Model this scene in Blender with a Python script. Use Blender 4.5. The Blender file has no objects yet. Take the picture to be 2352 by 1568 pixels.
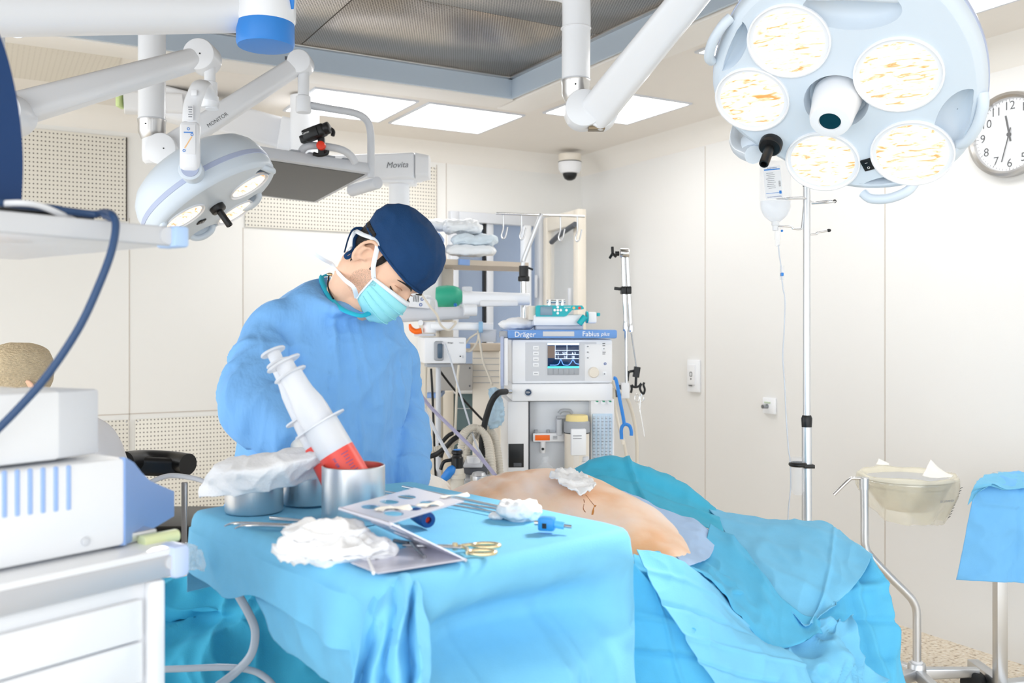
import bpy, bmesh, math, random
from mathutils import Vector, Matrix, noise
from mathutils.geometry import delaunay_2d_cdt
random.seed(7)
PI = math.pi
V = Vector
SC = bpy.context.scene
COL = SC.collection
FPX, CX, HY, CAMH = 2140.0, 1176.0, 755.0, 1.42
TH = math.radians(29.7)
CAMM = Matrix.Rotation(-TH, 4, 'Z')          # camera-aligned ground axes (x right, y away, z up) -> room axes
IDM = Matrix.Identity(4)

def at(px, py, d):
    return V(((px-CX)/FPX*d, d, CAMH-(py-HY)/FPX*d))
def onz(px, py, z):
    d = (CAMH-z)*FPX/(py-HY)
    return V(((px-CX)/FPX*d, d, z))
def onroom(px, py, axis, val):
    """the point of a room plane X=val or Y=val seen along a line of sight, in room axes"""
    r = CAMM @ V(((px-CX)/FPX, 1, -(py-HY)/FPX))
    t = val/r[axis]
    return V((0, 0, CAMH))+r*t
def hit(px, py, p0, n):
    o = V((0, 0, CAMH)); r = at(px, py, 1)-o
    return o+r*((p0-o).dot(n)/r.dot(n))
def px2m(p, d): return p*d/FPX
def basis(o, x, z):
    """matrix with origin o, x axis along x, z axis near z"""
    x = V(x).normalized(); z = V(z); y = z.cross(x).normalized(); z = x.cross(y)
    return Matrix(((x.x, y.x, z.x, o[0]), (x.y, y.y, z.y, o[1]), (x.z, y.z, z.z, o[2]), (0, 0, 0, 1)))
def zbasis(o, z, xh=(1, 0, 0)):
    z = V(z).normalized(); x = V(xh)
    if abs(x.normalized().dot(z)) > .95: x = V((0, 1, 0))
    y = z.cross(x).normalized(); x = y.cross(z)
    return Matrix(((x.x, y.x, z.x, o[0]), (x.y, y.y, z.y, o[1]), (x.z, y.z, z.z, o[2]), (0, 0, 0, 1)))
def yawm(o, deg): return Matrix.Translation(V(o)) @ Matrix.Rotation(math.radians(deg), 4, 'Z')
def lerp(a, b, t): return a+(b-a)*t
def catmull(pts, n, closed=False):
    """n points along a smooth curve through pts (tuples or vectors of any size)"""
    pts = [tuple(p) for p in pts]; m = len(pts); out = []
    if m == 2 and not closed:
        return [V([lerp(a, b, i/(n-1)) for a, b in zip(*pts)]) for i in range(n)]
    segs = m if closed else m-1
    for i in range(n):
        u = i/(n if closed else n-1)*segs
        k = min(int(u), segs-1); t = u-k
        def g(j): return pts[j % m] if closed else pts[max(0, min(m-1, j))]
        a, b, c, d = g(k-1), g(k), g(k+1), g(k+2)
        out.append(V([.5*(2*q+(r-p)*t+(2*p-5*q+4*r-s)*t*t+(3*q-p-3*r+s)*t**3) for p, q, r, s in zip(a, b, c, d)]))
    return out

class MB:
    """collects shapes in a frame M and links them as one mesh object"""
    def __init__(s, M=None):
        s.M = CAMM if M is None else M; s.v = []; s.f = []
    def add(s, vs, fs, L=None):
        T = s.M @ L if L is not None else s.M; b = len(s.v)
        s.v += [T @ V(v) for v in vs]; s.f += [tuple(b+i for i in f) for f in fs]
        return s
    def box(s, c, size, L=None, bev=0, seg=2):
        bm = bmesh.new(); bmesh.ops.create_cube(bm, size=1)
        for v in bm.verts: v.co = V((v.co.x*size[0]+c[0], v.co.y*size[1]+c[1], v.co.z*size[2]+c[2]))
        if bev: bmesh.ops.bevel(bm, geom=bm.edges[:], offset=min(bev, min(size)*.49), segments=seg, profile=.5, affect='EDGES')
        bm.verts.index_update()
        s.add([v.co.copy() for v in bm.verts], [[v.index for v in f.verts] for f in bm.faces], L); bm.free(); return s
    def pbox(s, x0, y0, x1, y1, d, dep, bev=0):
        """box whose front face covers the given outline at distance d, going dep back"""
        a = at(x0, y0, d); b = at(x1, y1, d)
        return s.box(((a.x+b.x)/2, d+dep/2, (a.z+b.z)/2), (abs(b.x-a.x), dep, abs(a.z-b.z)), None, bev)
    def lathe(s, prof, L=None, n=32, arc=2*PI, cap=True):
        vs, fs = [], []; full = arc > 6.28; m = n if full else n+1
        for r, z in prof:
            for i in range(m):
                a = arc*i/n; vs.append((r*math.cos(a), r*math.sin(a), z))
        for k in range(len(prof)-1):
            for i in range(n):
                j = (i+1) % m
                fs.append((k*m+i, k*m+j, (k+1)*m+j, (k+1)*m+i))
        if full and cap:
            if prof[0][0] > 1e-6: fs.append(tuple(range(m))[::-1])
            if prof[-1][0] > 1e-6: fs.append(tuple(range((len(prof)-1)*m, len(prof)*m)))
        return s.add(vs, fs, L)
    def cyl(s, p0, p1, r0, r1=None, n=24, bev=0):
        p0, p1 = V(p0), V(p1); r1 = r0 if r1 is None else r1; h = (p1-p0).length
        pr = [(r0, 0), (r1, h)] if not bev else [(r0-bev, 0), (r0-bev*.3, bev*.3), (r0, bev), (r1, h-bev), (r1-bev*.3, h-bev*.3), (r1-bev, h)]
        return s.lathe(pr, zbasis(p0, p1-p0), n)
    def tube(s, pts, r, n=10, res=0, closed=False, flat=1.0, up=None):
        pts = [V(p) for p in pts]
        if res: pts = catmull(pts, res, closed)
        m = len(pts); rs = r if isinstance(r, (list, tuple)) else None
        vs, fs = [], []; pn = None
        for i, p in enumerate(pts):
            t = (pts[(i+1) % m]-pts[i-1]) if closed else (pts[min(i+1, m-1)]-pts[max(i-1, 0)])
            t = t.normalized() if t.length > 1e-9 else V((0, 0, 1))
            if pn is None:
                a = V(up) if up else (V((0, 0, 1)) if abs(t.z) < .9 else V((1, 0, 0)))
                pn = (a-t*a.dot(t)).normalized()
            else:
                pn = pn-t*pn.dot(t); pn = pn.normalized() if pn.length > 1e-6 else V((1, 0, 0))
            b = t.cross(pn)
            if rs:
                u = i/(m-1)*(len(rs)-1); k = min(int(u), len(rs)-2); rr = lerp(rs[k], rs[k+1], u-k)
            else: rr = r
            for j in range(n):
                a = 2*PI*j/n; vs.append(p+pn*(rr*math.cos(a)*flat)+b*(rr*math.sin(a)))
        for i in range(m if closed else m-1):
            for j in range(n):
                q = (i+1) % m; fs.append((i*n+j, i*n+(j+1) % n, q*n+(j+1) % n, q*n+j))
        if not closed:
            fs.append(tuple(range(n))[::-1]); fs.append(tuple(range((m-1)*n, m*n)))
        return s.add(vs, fs)
    def ell(s, c, r, L=None, n=20, m=12):
        c = V(c); vs = [c+V((0, 0, -r[2]))]; fs = []
        for k in range(1, m):
            a = -PI/2+PI*k/m
            for i in range(n):
                b = 2*PI*i/n; vs.append(c+V((r[0]*math.cos(a)*math.cos(b), r[1]*math.cos(a)*math.sin(b), r[2]*math.sin(a))))
        vs.append(c+V((0, 0, r[2])))
        for i in range(n):
            fs.append((0, 1+(i+1) % n, 1+i)); e = 1+(m-2)*n; fs.append((len(vs)-1, e+i, e+(i+1) % n))
            for k in range(m-2):
                a = 1+k*n; fs.append((a+i, a+(i+1) % n, a+n+(i+1) % n, a+n+i))
        return s.add(vs, fs, L)
    def torus(s, c, ax, R, r, n=32, m=10, a0=0, a1=2*PI, xh=(1, 0, 0)):
        B = zbasis(c, ax, xh); full = a1-a0 > 6.28
        pts = [B @ V((R*math.cos(a0+(a1-a0)*i/n), R*math.sin(a0+(a1-a0)*i/n), 0)) for i in range(n if full else n+1)]
        return s.tube(pts, r, m, closed=full)
    def prism(s, poly, h, L=None):
        """2-D polygon in local xy, extruded along local z by h"""
        n = len(poly); vs = [(p[0], p[1], 0) for p in poly]+[(p[0], p[1], h) for p in poly]
        fs = [tuple(range(n))[::-1], tuple(range(n, 2*n))]+[(i, (i+1) % n, n+(i+1) % n, n+i) for i in range(n)]
        return s.add(vs, fs, L)
    def holed(s, outer, holes, L=None, t=0):
        """flat plate with holes (2-D outlines in local xy); with t > 0 a plate of that thickness"""
        pts, edges, b = [], [], 0
        for lp in [outer]+holes:
            n = len(lp); pts += [V((p[0], p[1])) for p in lp]; edges += [(b+i, b+(i+1) % n) for i in range(n)]; b += n
        vo, eo, fo, *_ = delaunay_2d_cdt(pts, edges, [], 0, 1e-7)
        def inside(q, lp):
            c = False; n = len(lp)
            for i in range(n):
                x0, y0 = lp[i][:2]; x1, y1 = lp[(i+1) % n][:2]
                if (y0 > q[1]) != (y1 > q[1]) and q[0] < (x1-x0)*(q[1]-y0)/(y1-y0)+x0: c = not c
            return c
        fs = []
        for f in fo:
            q = sum((vo[i] for i in f), V((0, 0)))/len(f)
            if inside(q, outer) and not any(inside(q, h) for h in holes): fs.append(tuple(f))
        if t:
            n = len(vo); vs = [(p[0], p[1], 0) for p in vo]+[(p[0], p[1], t) for p in vo]
            b = 0; side = []
            for lp in [outer]+holes:
                k = len(lp); side += [(b+i, b+(i+1) % k, n+b+(i+1) % k, n+b+i) for i in range(k)]; b += k
            return s.add(vs, [f[::-1] for f in fs]+[tuple(n+i for i in f) for f in fs]+side, L)
        return s.add([(p[0], p[1], 0) for p in vo], fs, L)
    def beam(s, p0, p1, w, h, w1=None, h1=None, r=.3, xh=(0, 1, 0), n=5, cap=0):
        """straight arm of rounded rectangular section; w runs along xh"""
        w1 = w1 or w; h1 = h1 or h; B = zbasis(p0, V(p1)-V(p0), xh); Ln = (V(p1)-V(p0)).length; rows = []
        for t, k in ((0, .86), (.004, .96), (.012, 1), (1-.012, 1), (1-.004, .96), (1, .86)):
            a, b = lerp(w, w1, t)*k, lerp(h, h1, t)*k; q = min(a, b)*r
            rows.append([V((x, y, t*Ln)) for x, y in rrect(-a/2, -b/2, a/2, b/2, q, n)])
        s.grid(rows, True, B); m = len(rows[0]); b0 = len(s.v)-6*m
        s.f += [tuple(range(b0, b0+m))[::-1], tuple(range(b0+5*m, b0+6*m))]; return s
    def grid(s, rows, cu=False, L=None):
        n = len(rows[0]); vs = [p for r in rows for p in r]; fs = []
        for i in range(len(rows)-1):
            for j in range(n if cu else n-1):
                k = (j+1) % n; fs.append((i*n+j, i*n+k, (i+1)*n+k, (i+1)*n+j))
        return s.add(vs, fs, L)
    def build(s, name, mat, parent=None, smooth=True, ang=38, solid=0, sub=0, remesh=0, smo=0, disp=None, off=-1):
        me = bpy.data.meshes.new(name); o = bpy.data.objects.new(name, me)
        inv = wm(parent).inverted() if parent else IDM
        me.from_pydata([inv @ v for v in s.v], [], s.f); me.update()
        bm = bmesh.new(); bm.from_mesh(me); bmesh.ops.recalc_face_normals(bm, faces=bm.faces); bm.to_mesh(me); bm.free()
        COL.objects.link(o); o.parent = parent
        if remesh or disp:
            if remesh:
                q = o.modifiers.new('r', 'REMESH'); q.mode = 'VOXEL'; q.voxel_size = remesh
                if smo: q = o.modifiers.new('s', 'SMOOTH'); q.factor = .5; q.iterations = smo
            if sub: q = o.modifiers.new('u', 'SUBSURF'); q.levels = q.render_levels = sub
            dg = bpy.context.evaluated_depsgraph_get(); dg.update()
            nm = bpy.data.meshes.new_from_object(o.evaluated_get(dg)); o.modifiers.clear(); o.data = nm; me = nm; nm.name = name
            if disp:
                wmx = wm(parent) if parent else IDM; cw = CAMM.inverted() @ wmx; iw = cw.inverted().to_3x3()
                nrm = [v.normal.copy() for v in me.vertices]
                for v, nn in zip(me.vertices, nrm):
                    r = disp(cw @ v.co, (cw.to_3x3() @ nn).normalized())
                    if isinstance(r, Vector): v.co += iw @ r
                    else: v.co += nn*r
                me.update()
        elif sub: q = o.modifiers.new('u', 'SUBSURF'); q.levels = q.render_levels = sub
        if solid: q = o.modifiers.new('t', 'SOLIDIFY'); q.thickness = solid; q.offset = off
        for p in me.polygons: p.use_smooth = smooth
        if smooth and ang < 180 and not remesh and not disp: sharp(me, ang)
        me.materials.append(mat)
        return o
def sharp(me, ang):
    bm = bmesh.new(); bm.from_mesh(me); c = math.radians(ang)
    for e in bm.edges:
        if len(e.link_faces) == 2 and e.calc_face_angle(0) > c: e.smooth = False
    bm.to_mesh(me); bm.free()
def wm(o):
    m = IDM.copy()
    while o is not None: m = o.matrix_basis @ m; o = o.parent
    return m
def tag(o, label, cat, group=None, kind=None):
    o['label'] = label; o['category'] = cat
    if group: o['group'] = group
    if kind: o['kind'] = kind
    return o
def thing(name, label, cat, loc, group=None):
    o = bpy.data.objects.new(name, None); COL.objects.link(o); o.empty_display_size = .05
    o.location = CAMM @ V(loc); return tag(o, label, cat, group)
def copy_tree(o, parent=None):
    c = o.copy(); COL.objects.link(c); c.parent = parent
    for ch in list(o.children): copy_tree(ch, c)
    return c
def struct(name, mb, mat, **k):
    o = mb.build(name, mat, None, **k); o['kind'] = 'structure'; return o
def lettering(body, size, L, mat, parent, M=None, shear=0, align='CENTER', name='lettering', space=1.0):
    """flat letters in the local xy plane of L, facing local +z"""
    cu = bpy.data.curves.new(name, 'FONT'); cu.body = body; cu.size = size; cu.align_x = align; cu.align_y = 'CENTER'
    cu.extrude = .0002; cu.shear = shear; cu.space_character = space; cu.materials.append(mat); cu.resolution_u = 3
    f = bpy.data.objects.new(name, cu); COL.objects.link(f); me = bpy.data.meshes.new_from_object(f.evaluated_get(bpy.context.evaluated_depsgraph_get()))
    bpy.data.objects.remove(f); bpy.data.curves.remove(cu); me.name = name
    o = bpy.data.objects.new(name, me); COL.objects.link(o); o.parent = parent
    o.matrix_basis = (wm(parent).inverted() if parent else IDM) @ (CAMM if M is None else M) @ L
    return o
FACE = Matrix(((1, 0, 0, 0), (0, 0, -1, 0), (0, 1, 0, 0), (0, 0, 0, 1)))   # letters upright, facing the local -y side
def face(o, yaw=0): return Matrix.Translation(V(o)) @ Matrix.Rotation(math.radians(yaw), 4, 'Z') @ FACE
def rrect(x0, y0, x1, y1, r, n=5):
    p = []
    for cx, cy, a in ((x1-r, y1-r, 0), (x0+r, y1-r, 90), (x0+r, y0+r, 180), (x1-r, y0+r, 270)):
        for i in range(n+1):
            t = math.radians(a+90*i/n); p.append((cx+r*math.cos(t), cy+r*math.sin(t)))
    return p
def circ(cx, cy, rx, ry=None, n=24): return [(cx+rx*math.cos(2*PI*i/n), cy+(ry or rx)*math.sin(2*PI*i/n)) for i in range(n)]

# ---------------------------------------------------------------- materials
def lin(c):
    if isinstance(c, str): c = [int(c[i:i+2], 16)/255 for i in (0, 2, 4)]
    return tuple(x/12.92 if x <= .04045 else ((x+.055)/1.055)**2.4 for x in c)+(1,)
MATS = {}
def mat(name, col, rough=.5, metal=0, spec=.5, trans=0, alpha=1, ior=1.45, emit=None, es=0, nz=None, bump=0, bs=60, bstretch=None, var=0, vs=6, coat=0, sss=0, sheen=0):
    """nz/bump: fine relief, var: slight colour mottling"""
    m = bpy.data.materials.new(name); m.use_nodes = True; nt = m.node_tree; b = nt.nodes['Principled BSDF']; b.inputs['Base Color'].default_value = lin(col)
    b.inputs['Roughness'].default_value = rough; b.inputs['Metallic'].default_value = metal; b.inputs['Specular IOR Level'].default_value = spec
    b.inputs['Transmission Weight'].default_value = trans; b.inputs['Alpha'].default_value = alpha; b.inputs['IOR'].default_value = ior
    b.inputs['Coat Weight'].default_value = coat
    if sss:
        b.inputs['Subsurface Weight'].default_value = sss; b.inputs['Subsurface Radius'].default_value = (.012, .005, .003); b.inputs['Subsurface Scale'].default_value = 1
    if sheen: b.inputs['Sheen Weight'].default_value = sheen
    if emit is not None: b.inputs['Emission Color'].default_value = lin(emit); b.inputs['Emission Strength'].default_value = es
    N = nt.nodes.new; K = nt.links.new
    if bump or var:
        tc = N('ShaderNodeTexCoord'); mp = N('ShaderNodeMapping'); K(tc.outputs['Object'], mp.inputs[0])
        if bstretch: mp.inputs['Scale'].default_value = bstretch
        if bump:
            t = N('ShaderNodeTexNoise'); t.inputs['Scale'].default_value = bs; t.inputs['Detail'].default_value = 4; K(mp.outputs[0], t.inputs[0])
            bn = N('ShaderNodeBump'); bn.inputs['Strength'].default_value = bump; bn.inputs['Distance'].default_value = .03 if bs < 40 else .01; K(t.outputs['Fac'], bn.inputs['Height']); K(bn.outputs[0], b.inputs['Normal'])
        if var:
            t = N('ShaderNodeTexNoise'); t.inputs['Scale'].default_value = vs; t.inputs['Detail'].default_value = 5; K(mp.outputs[0], t.inputs[0])
            mx = N('ShaderNodeMix'); mx.data_type = 'RGBA'; c = lin(col)
            mx.inputs['A'].default_value = tuple(max(0, x*(1-var)) for x in c[:3])+(1,); mx.inputs['B'].default_value = tuple(min(1, x*(1+var)) for x in c[:3])+(1,)
            K(t.outputs['Fac'], mx.inputs['Factor']); K(mx.outputs['Result'], b.inputs['Base Color'])
    MATS[name] = m; return m
def dotted(name, col, hole, axes, pitch, rad, rough=.5, metal=0, stag=False):
    """sheet with round perforations in rows; axes: which two object axes the rows follow"""
    m = mat(name, col, rough, metal); nt = m.node_tree; N = nt.nodes.new; K = nt.links.new; b = nt.nodes['Principled BSDF']
    tc = N('ShaderNodeTexCoord'); sp = N('ShaderNodeSeparateXYZ'); K(tc.outputs['Object'], sp.inputs[0])
    def mth(op, a, bb=None):
        q = N('ShaderNodeMath'); q.operation = op
        for i, x in enumerate((a, bb)):
            if x is None: continue
            if isinstance(x, (int, float)): q.inputs[i].default_value = x
            else: K(x, q.inputs[i])
        return q.outputs[0]
    u = mth('DIVIDE', sp.outputs[axes[0]], pitch[0]); w = mth('DIVIDE', sp.outputs[axes[1]], pitch[1])
    if stag: u = mth('ADD', u, mth('MULTIPLY', mth('MODULO', mth('FLOOR', w), 2), .5))
    fu = mth('MULTIPLY', mth('SUBTRACT', mth('FRACT', u), .5), pitch[0]); fw = mth('MULTIPLY', mth('SUBTRACT', mth('FRACT', w), .5), pitch[1])
    r = mth('SQRT', mth('ADD', mth('MULTIPLY', fu, fu), mth('MULTIPLY', fw, fw)))
    k = mth('LESS_THAN', r, rad)
    mx = N('ShaderNodeMix'); mx.data_type = 'RGBA'; mx.inputs['A'].default_value = lin(col); mx.inputs['B'].default_value = lin(hole); K(k, mx.inputs['Factor']); K(mx.outputs['Result'], b.inputs['Base Color'])  # dots coloured for the shade inside the holes, nothing is cut
    if metal:
        q = mth('SUBTRACT', 1, k); K(mth('MULTIPLY', q, metal), b.inputs['Metallic'])
    return m
M_wall = mat('wall_board', 'E9E8E5', .45, bump=.04, bs=240)
M_wallr = mat('wall_board_side', 'E9E8E6', .45, bump=.04, bs=240)
M_ceil = mat('ceiling_board', 'E9E3DB', .55, var=.03, vs=3)
M_cove = mat('cove_plaster', 'EEEAE4', .5)
M_seam = mat('panel_seam', 'C9C1B8', .6)
M_seamd = mat('dark_gap', '4a443e', .7)
M_perf = dotted('perforated_board', 'E6E2D8', '7f7a72', (0, 2), (.0195, .0235), .0042)
M_perfc = dotted('perforated_ceiling_board', 'DCD5C8', 'c9c1b3', (0, 1), (.022, .022), .004)
M_steelperf = dotted('perforated_steel', 'B7AEA4', '4d463f', (0, 1), (.012, .012), .0042, .22, .85, True)
M_steelperf.node_tree.nodes['Principled BSDF'].inputs['Roughness'].default_value = .24
M_trayside = mat('pale_blue_paint', 'BCC9D6', .4)
M_alu = mat('brushed_aluminium', 'C6C4C2', .28, 1, bump=.02, bs=300, bstretch=(1, 1, .05))
M_steel = mat('brushed_steel', 'D8DADD', .36, 1, bump=.03, bs=200, bstretch=(1, 1, .04))
M_steelp = mat('polished_steel', 'D5D6D8', .12, 1)
M_steeld = mat('darker_steel', '9A9CA0', .25, 1)
M_white = mat('white_enamel', 'F1F3F7', .3, coat=.2)
M_white2 = mat('white_plastic', 'ECEDF0', .4)
M_lampbody = mat('lamp_enamel', 'D6E1EC', .38, coat=.15)
M_cream = mat('cream_plastic', 'E9E1D4', .45)
M_grey = mat('grey_plastic', 'A9ADB4', .5)
M_lgrey = mat('light_grey_plastic', 'D3D6DC', .45)
M_dgrey = mat('dark_grey_plastic', '55585e', .5)
M_black = mat('black_plastic', '111214', .35)
M_rubber = mat('black_rubber', '191b1e', .55)
M_blueband = mat('grey_blue_trim', 'B4BFDB', .4)
M_bluecap = mat('bright_blue_cap', '2F86DC', .4)
M_blue = mat('blue_plastic', '5C93DC', .4)
M_steelblue = mat('slate_blue_paint', '88A9DF', .4)
M_navy = mat('navy_cloth', '0A3A68', .85, bump=.25, bs=420, var=.12, vs=14)
M_navypl = mat('navy_plastic', '06386e', .4)
M_gown = mat('blue_gown', '7AB4EE', .85, bump=.5, bs=13, bstretch=(1, 1, .3), var=.05, vs=40)
M_collar = mat('turquoise_binding', '25BBD8', .7)
M_drape = mat('turquoise_drape', '58B8E3', .8, bump=.12, bs=420, var=.07, vs=30)
M_drape2 = mat('light_turquoise_drape', '76C3EB', .8, bump=.12, bs=420, var=.06, vs=30)
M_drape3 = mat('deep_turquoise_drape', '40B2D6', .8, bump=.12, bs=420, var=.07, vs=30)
M_peri = mat('periwinkle_drape', 'AECBF0', .85, bump=.12, bs=420, var=.05, vs=30)
M_skin = mat('skin', 'F0C3A6', .5, sss=.15, bump=.05, bs=300, var=.05, vs=20)
M_skin2 = mat('pale_skin', 'F7C6A8', .5, sss=.15, bump=.04, bs=200, var=.06, vs=5)
M_hair = mat('black_hair', '17120f', .55, bump=.6, bs=90, bstretch=(1, 1, 4))
M_stub = mat('stubble', '9a8580', .7)
M_mask = mat('aqua_mask', '9EE6EE', .75, bump=.1, bs=500)
M_maskw = mat('white_mask_strip', 'EEF3F8', .8)
M_glove = mat('latex_glove', 'F3EEE6', .5, bump=.2, bs=60)
M_gauze = mat('white_gauze', 'F6F7FA', .95, bump=.25, bs=180)
M_paper = mat('white_paper', 'F2EFE8', .9)
M_red = mat('red_fluid', 'EE544A', .35, emit='000000', es=0)
M_syr = mat('clear_polypropylene', 'F8FAFF', .28, alpha=.7, ior=1.4)
M_clear = mat('clear_plastic', 'F4F8FF', .08, alpha=.22, spec=.7)
M_glass = mat('window_glass', 'C9D6E4', .03, alpha=.16, spec=.8)
M_bag = mat('cloudy_plastic_bag', 'FFF8DE', .2, alpha=.42, spec=.7)
M_wrap = mat('crinkled_clear_wrap', 'E4EFF8', .2, alpha=.75, bump=.3, bs=40)
M_gold = mat('gold_plated', 'EEDCB4', .25, 1)
M_orange = mat('orange_plastic', 'FF7214', .4)
M_redknob = mat('red_plastic', 'F03A1E', .4)
M_teal = mat('teal_plastic', '12B3BE', .4)
M_green = mat('green_rubber', '3BBE9B', .4, alpha=.9)
M_ink = mat('dark_ink', '2b2d33', .6)
M_inkg = mat('grey_ink', '8d9097', .6)
M_inkb = mat('blue_ink', '3a5fa8', .6)
M_whiteink = mat('white_ink', 'FFFFFF', .6)
M_hose = mat('corrugated_hose', 'D6D0C4', .5)
M_tubing = mat('clear_tubing', 'D8DEE8', .2, alpha=.8)
M_cord = mat('cream_cord', 'DDD5C6', .5)
M_hairnet = mat('blond_hair_under_net', 'DCC7A4', .85, bump=.8, bs=120, bstretch=(1, 1, 2.5), var=.22, vs=110)
M_gownw = mat('sheer_white_gown', 'F4F2F2', .8, alpha=.92)
M_floor = None
# ---------------------------------------------------------------- the room
XW, YW, ZC = 3.83, 5.68, 2.65
def rbox(name, mt, x0, x1, y0, y1, z0, z1, **k):
    return struct(name, MB(IDM).box(((x0+x1)/2, (y0+y1)/2, (z0+z1)/2), (x1-x0, y1-y0, z1-z0)), mt, **k)
m = mat('speckled_vinyl', 'E6D5BB', .35); nt = m.node_tree; N = nt.nodes.new; K = nt.links.new; b = nt.nodes['Principled BSDF']
tc = N('ShaderNodeTexCoord'); t1 = N('ShaderNodeTexNoise'); t1.inputs['Scale'].default_value = 60; t1.inputs['Detail'].default_value = 5; K(tc.outputs['Object'], t1.inputs[0])
cr = N('ShaderNodeValToRGB'); e = cr.color_ramp.elements
e[0].position = .3; e[0].color = lin('8f7558'); e[1].position = .44; e[1].color = lin('DDCDB4'); q = e.new(.62); q.color = lin('EAE0D0'); q = e.new(.75); q.color = lin('F2ECE2')
K(t1.outputs['Fac'], cr.inputs[0]); K(cr.outputs[0], b.inputs['Base Color'])
M_floor = m
rbox('floor', M_floor, -2.6, XW, -1.6, YW, -.06, 0)
# walls
WX0, WX1, WZ0, WZ1 = 2.745, 3.50, .9, 2.215
w = MB(IDM)
for x0, x1, z0, z1 in ((-2.6, WX0, 0, 2.75), (WX1, XW+.12, 0, 2.75), (WX0, WX1, 0, WZ0), (WX0, WX1, WZ1, 2.75)):
    w.box(((x0+x1)/2, YW+.06, (z0+z1)/2), (x1-x0, .12, z1-z0))
struct('wall_back', w, M_wall)
rbox('wall_right', M_wallr, XW, XW+.12, -1.6, YW, 0, 2.75)
# ceiling with the recess of the clean-air outlet
TX0, TX1, TY0, TY1 = -1.3, 2.45, 1.3, 4.29
w = MB(IDM)
for x0, x1, y0, y1 in ((-2.6, TX0, -1.6, YW), (TX1, XW, -1.6, YW), (TX0, TX1, -1.6, TY0), (TX0, TX1, TY1, YW)):
    w.box(((x0+x1)/2, (y0+y1)/2, ZC+.05), (x1-x0, y1-y0, .1))
struct('ceiling', w, M_ceil)
# perforated ceiling boards at the far left
w = MB(IDM).box((-.75, 4.83, ZC-.004), (2.6, .62, .008)); struct('ceiling_panel', w, M_perfc)
w = MB(IDM)
for x0, x1, y0, y1 in ((TX0, TX1-.012, TY1-.012, TY1+.002), (TX1-.012, TX1+.002, TY0, TY1+.002)):
    w.box(((x0+x1)/2, (y0+y1)/2, ZC+.045), (x1-x0, y1-y0, .115))
struct('trim_1', w, M_trayside)
w = MB(IDM).box((TX1+.12, 1.5, ZC-.009), (.2, 6.0, .022), None, .006).box((-.1, TY1+.1, ZC-.01), (2*TX1+.22, .19, .02), None, .006)
struct('trim_2', w, M_cove)
# coves along the back and right walls
def cove(name, mtx):
    prof = [(0, -.115), (.012, -.1), (.03, -.06), (.06, -.028), (.1, -.01), (.125, 0)]
    vs = [(p[0], y, p[1]) for y in (0, 9) for p in prof]; n = len(prof)
    vs += [(0, 0, 0), (0, 9, 0)]
    fs = [(i, i+1, n+i+1, n+i) for i in range(n-1)]+[tuple(range(n))+(2*n,), tuple(range(n, 2*n))+(2*n+1,)]
    struct(name, MB(IDM).add(vs, fs, mtx), M_cove)
cove('trim_3', Matrix.Translation((XW, YW, ZC)) @ Matrix.Rotation(PI, 4, 'Z') @ Matrix.Diagonal((1, .8, 1, 1)))
cove('trim_4', Matrix.Translation((-2.6, YW, ZC)) @ Matrix.Rotation(-PI/2, 4, 'Z') @ Matrix.Diagonal((1, .714, 1, 1)))
# board joints
for i, (px, z0, z1) in enumerate(((297, .9, 2.05), (558, .9, 2.03), (1025, .3, 2.55), (1003, 2.0, 2.52))):
    p = onroom(px, 700, 1, YW)
    struct('trim_%d' % (5+i), MB(IDM).box((p.x, YW-.001, (z0+z1)/2), (.005, .002, z1-z0)), M_seam)
for i, (px, z0, z1) in enumerate(((1620, 0, 2.53), (2033, 0, 2.53))):
    p = onroom(px, 900, 0, XW)
    struct('trim_%d' % (9+i), MB(IDM).box((XW-.001, p.y, (z0+z1)/2), (.002, .005, z1-z0)), M_seam)
p = onroom(300, 955, 1, YW)
struct('trim_11', MB(IDM).box((.6, YW-.001, p.z+.012), (3.2, .002, .006)), M_seam)
# plain perforated boards on the back wall, purpose not known
def perf(x0, x1, z0, z1, label, gap=True):
    c = ((x0+x1)/2, YW-.0085, (z0+z1)/2)
    t = bpy.data.objects.new('perforated_panel', None); COL.objects.link(t); t.location = (c[0], YW, z0)
    tag(t, label, 'vent panel', 'perforated panels on the back wall')
    MB(IDM).box(c, (x1-x0, .012, z1-z0), None, .002).build('perforated_sheet', M_perf, t)
    for x in (x0+.012, x1-.012):
        for z in (z0+.012, z1-.012): MB(IDM).cyl((x, YW-.0145, z), (x, YW-.016, z), .004, n=10).build('screw', M_grey, t)
    if gap:
        MB(IDM).box((x1+.004, YW-.0065, (z0+z1)/2), (.006, .008, z1-z0)).build('edge_joint', M_seamd, t)
perf(-.9, .715, 2.03, 2.505, 'white perforated panel above the left trolley beside dark blue monitor')
perf(1.385, 2.65, 2.035, 2.5, 'white perforated panel behind the ceiling pendant column', False)
perf(-.4, .73, .3, .905, 'white perforated low panel behind the seated nurse', False)
perf(.765, 2.2, .3, .905, 'white perforated low panel behind black chair and surgeon', False)
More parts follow.
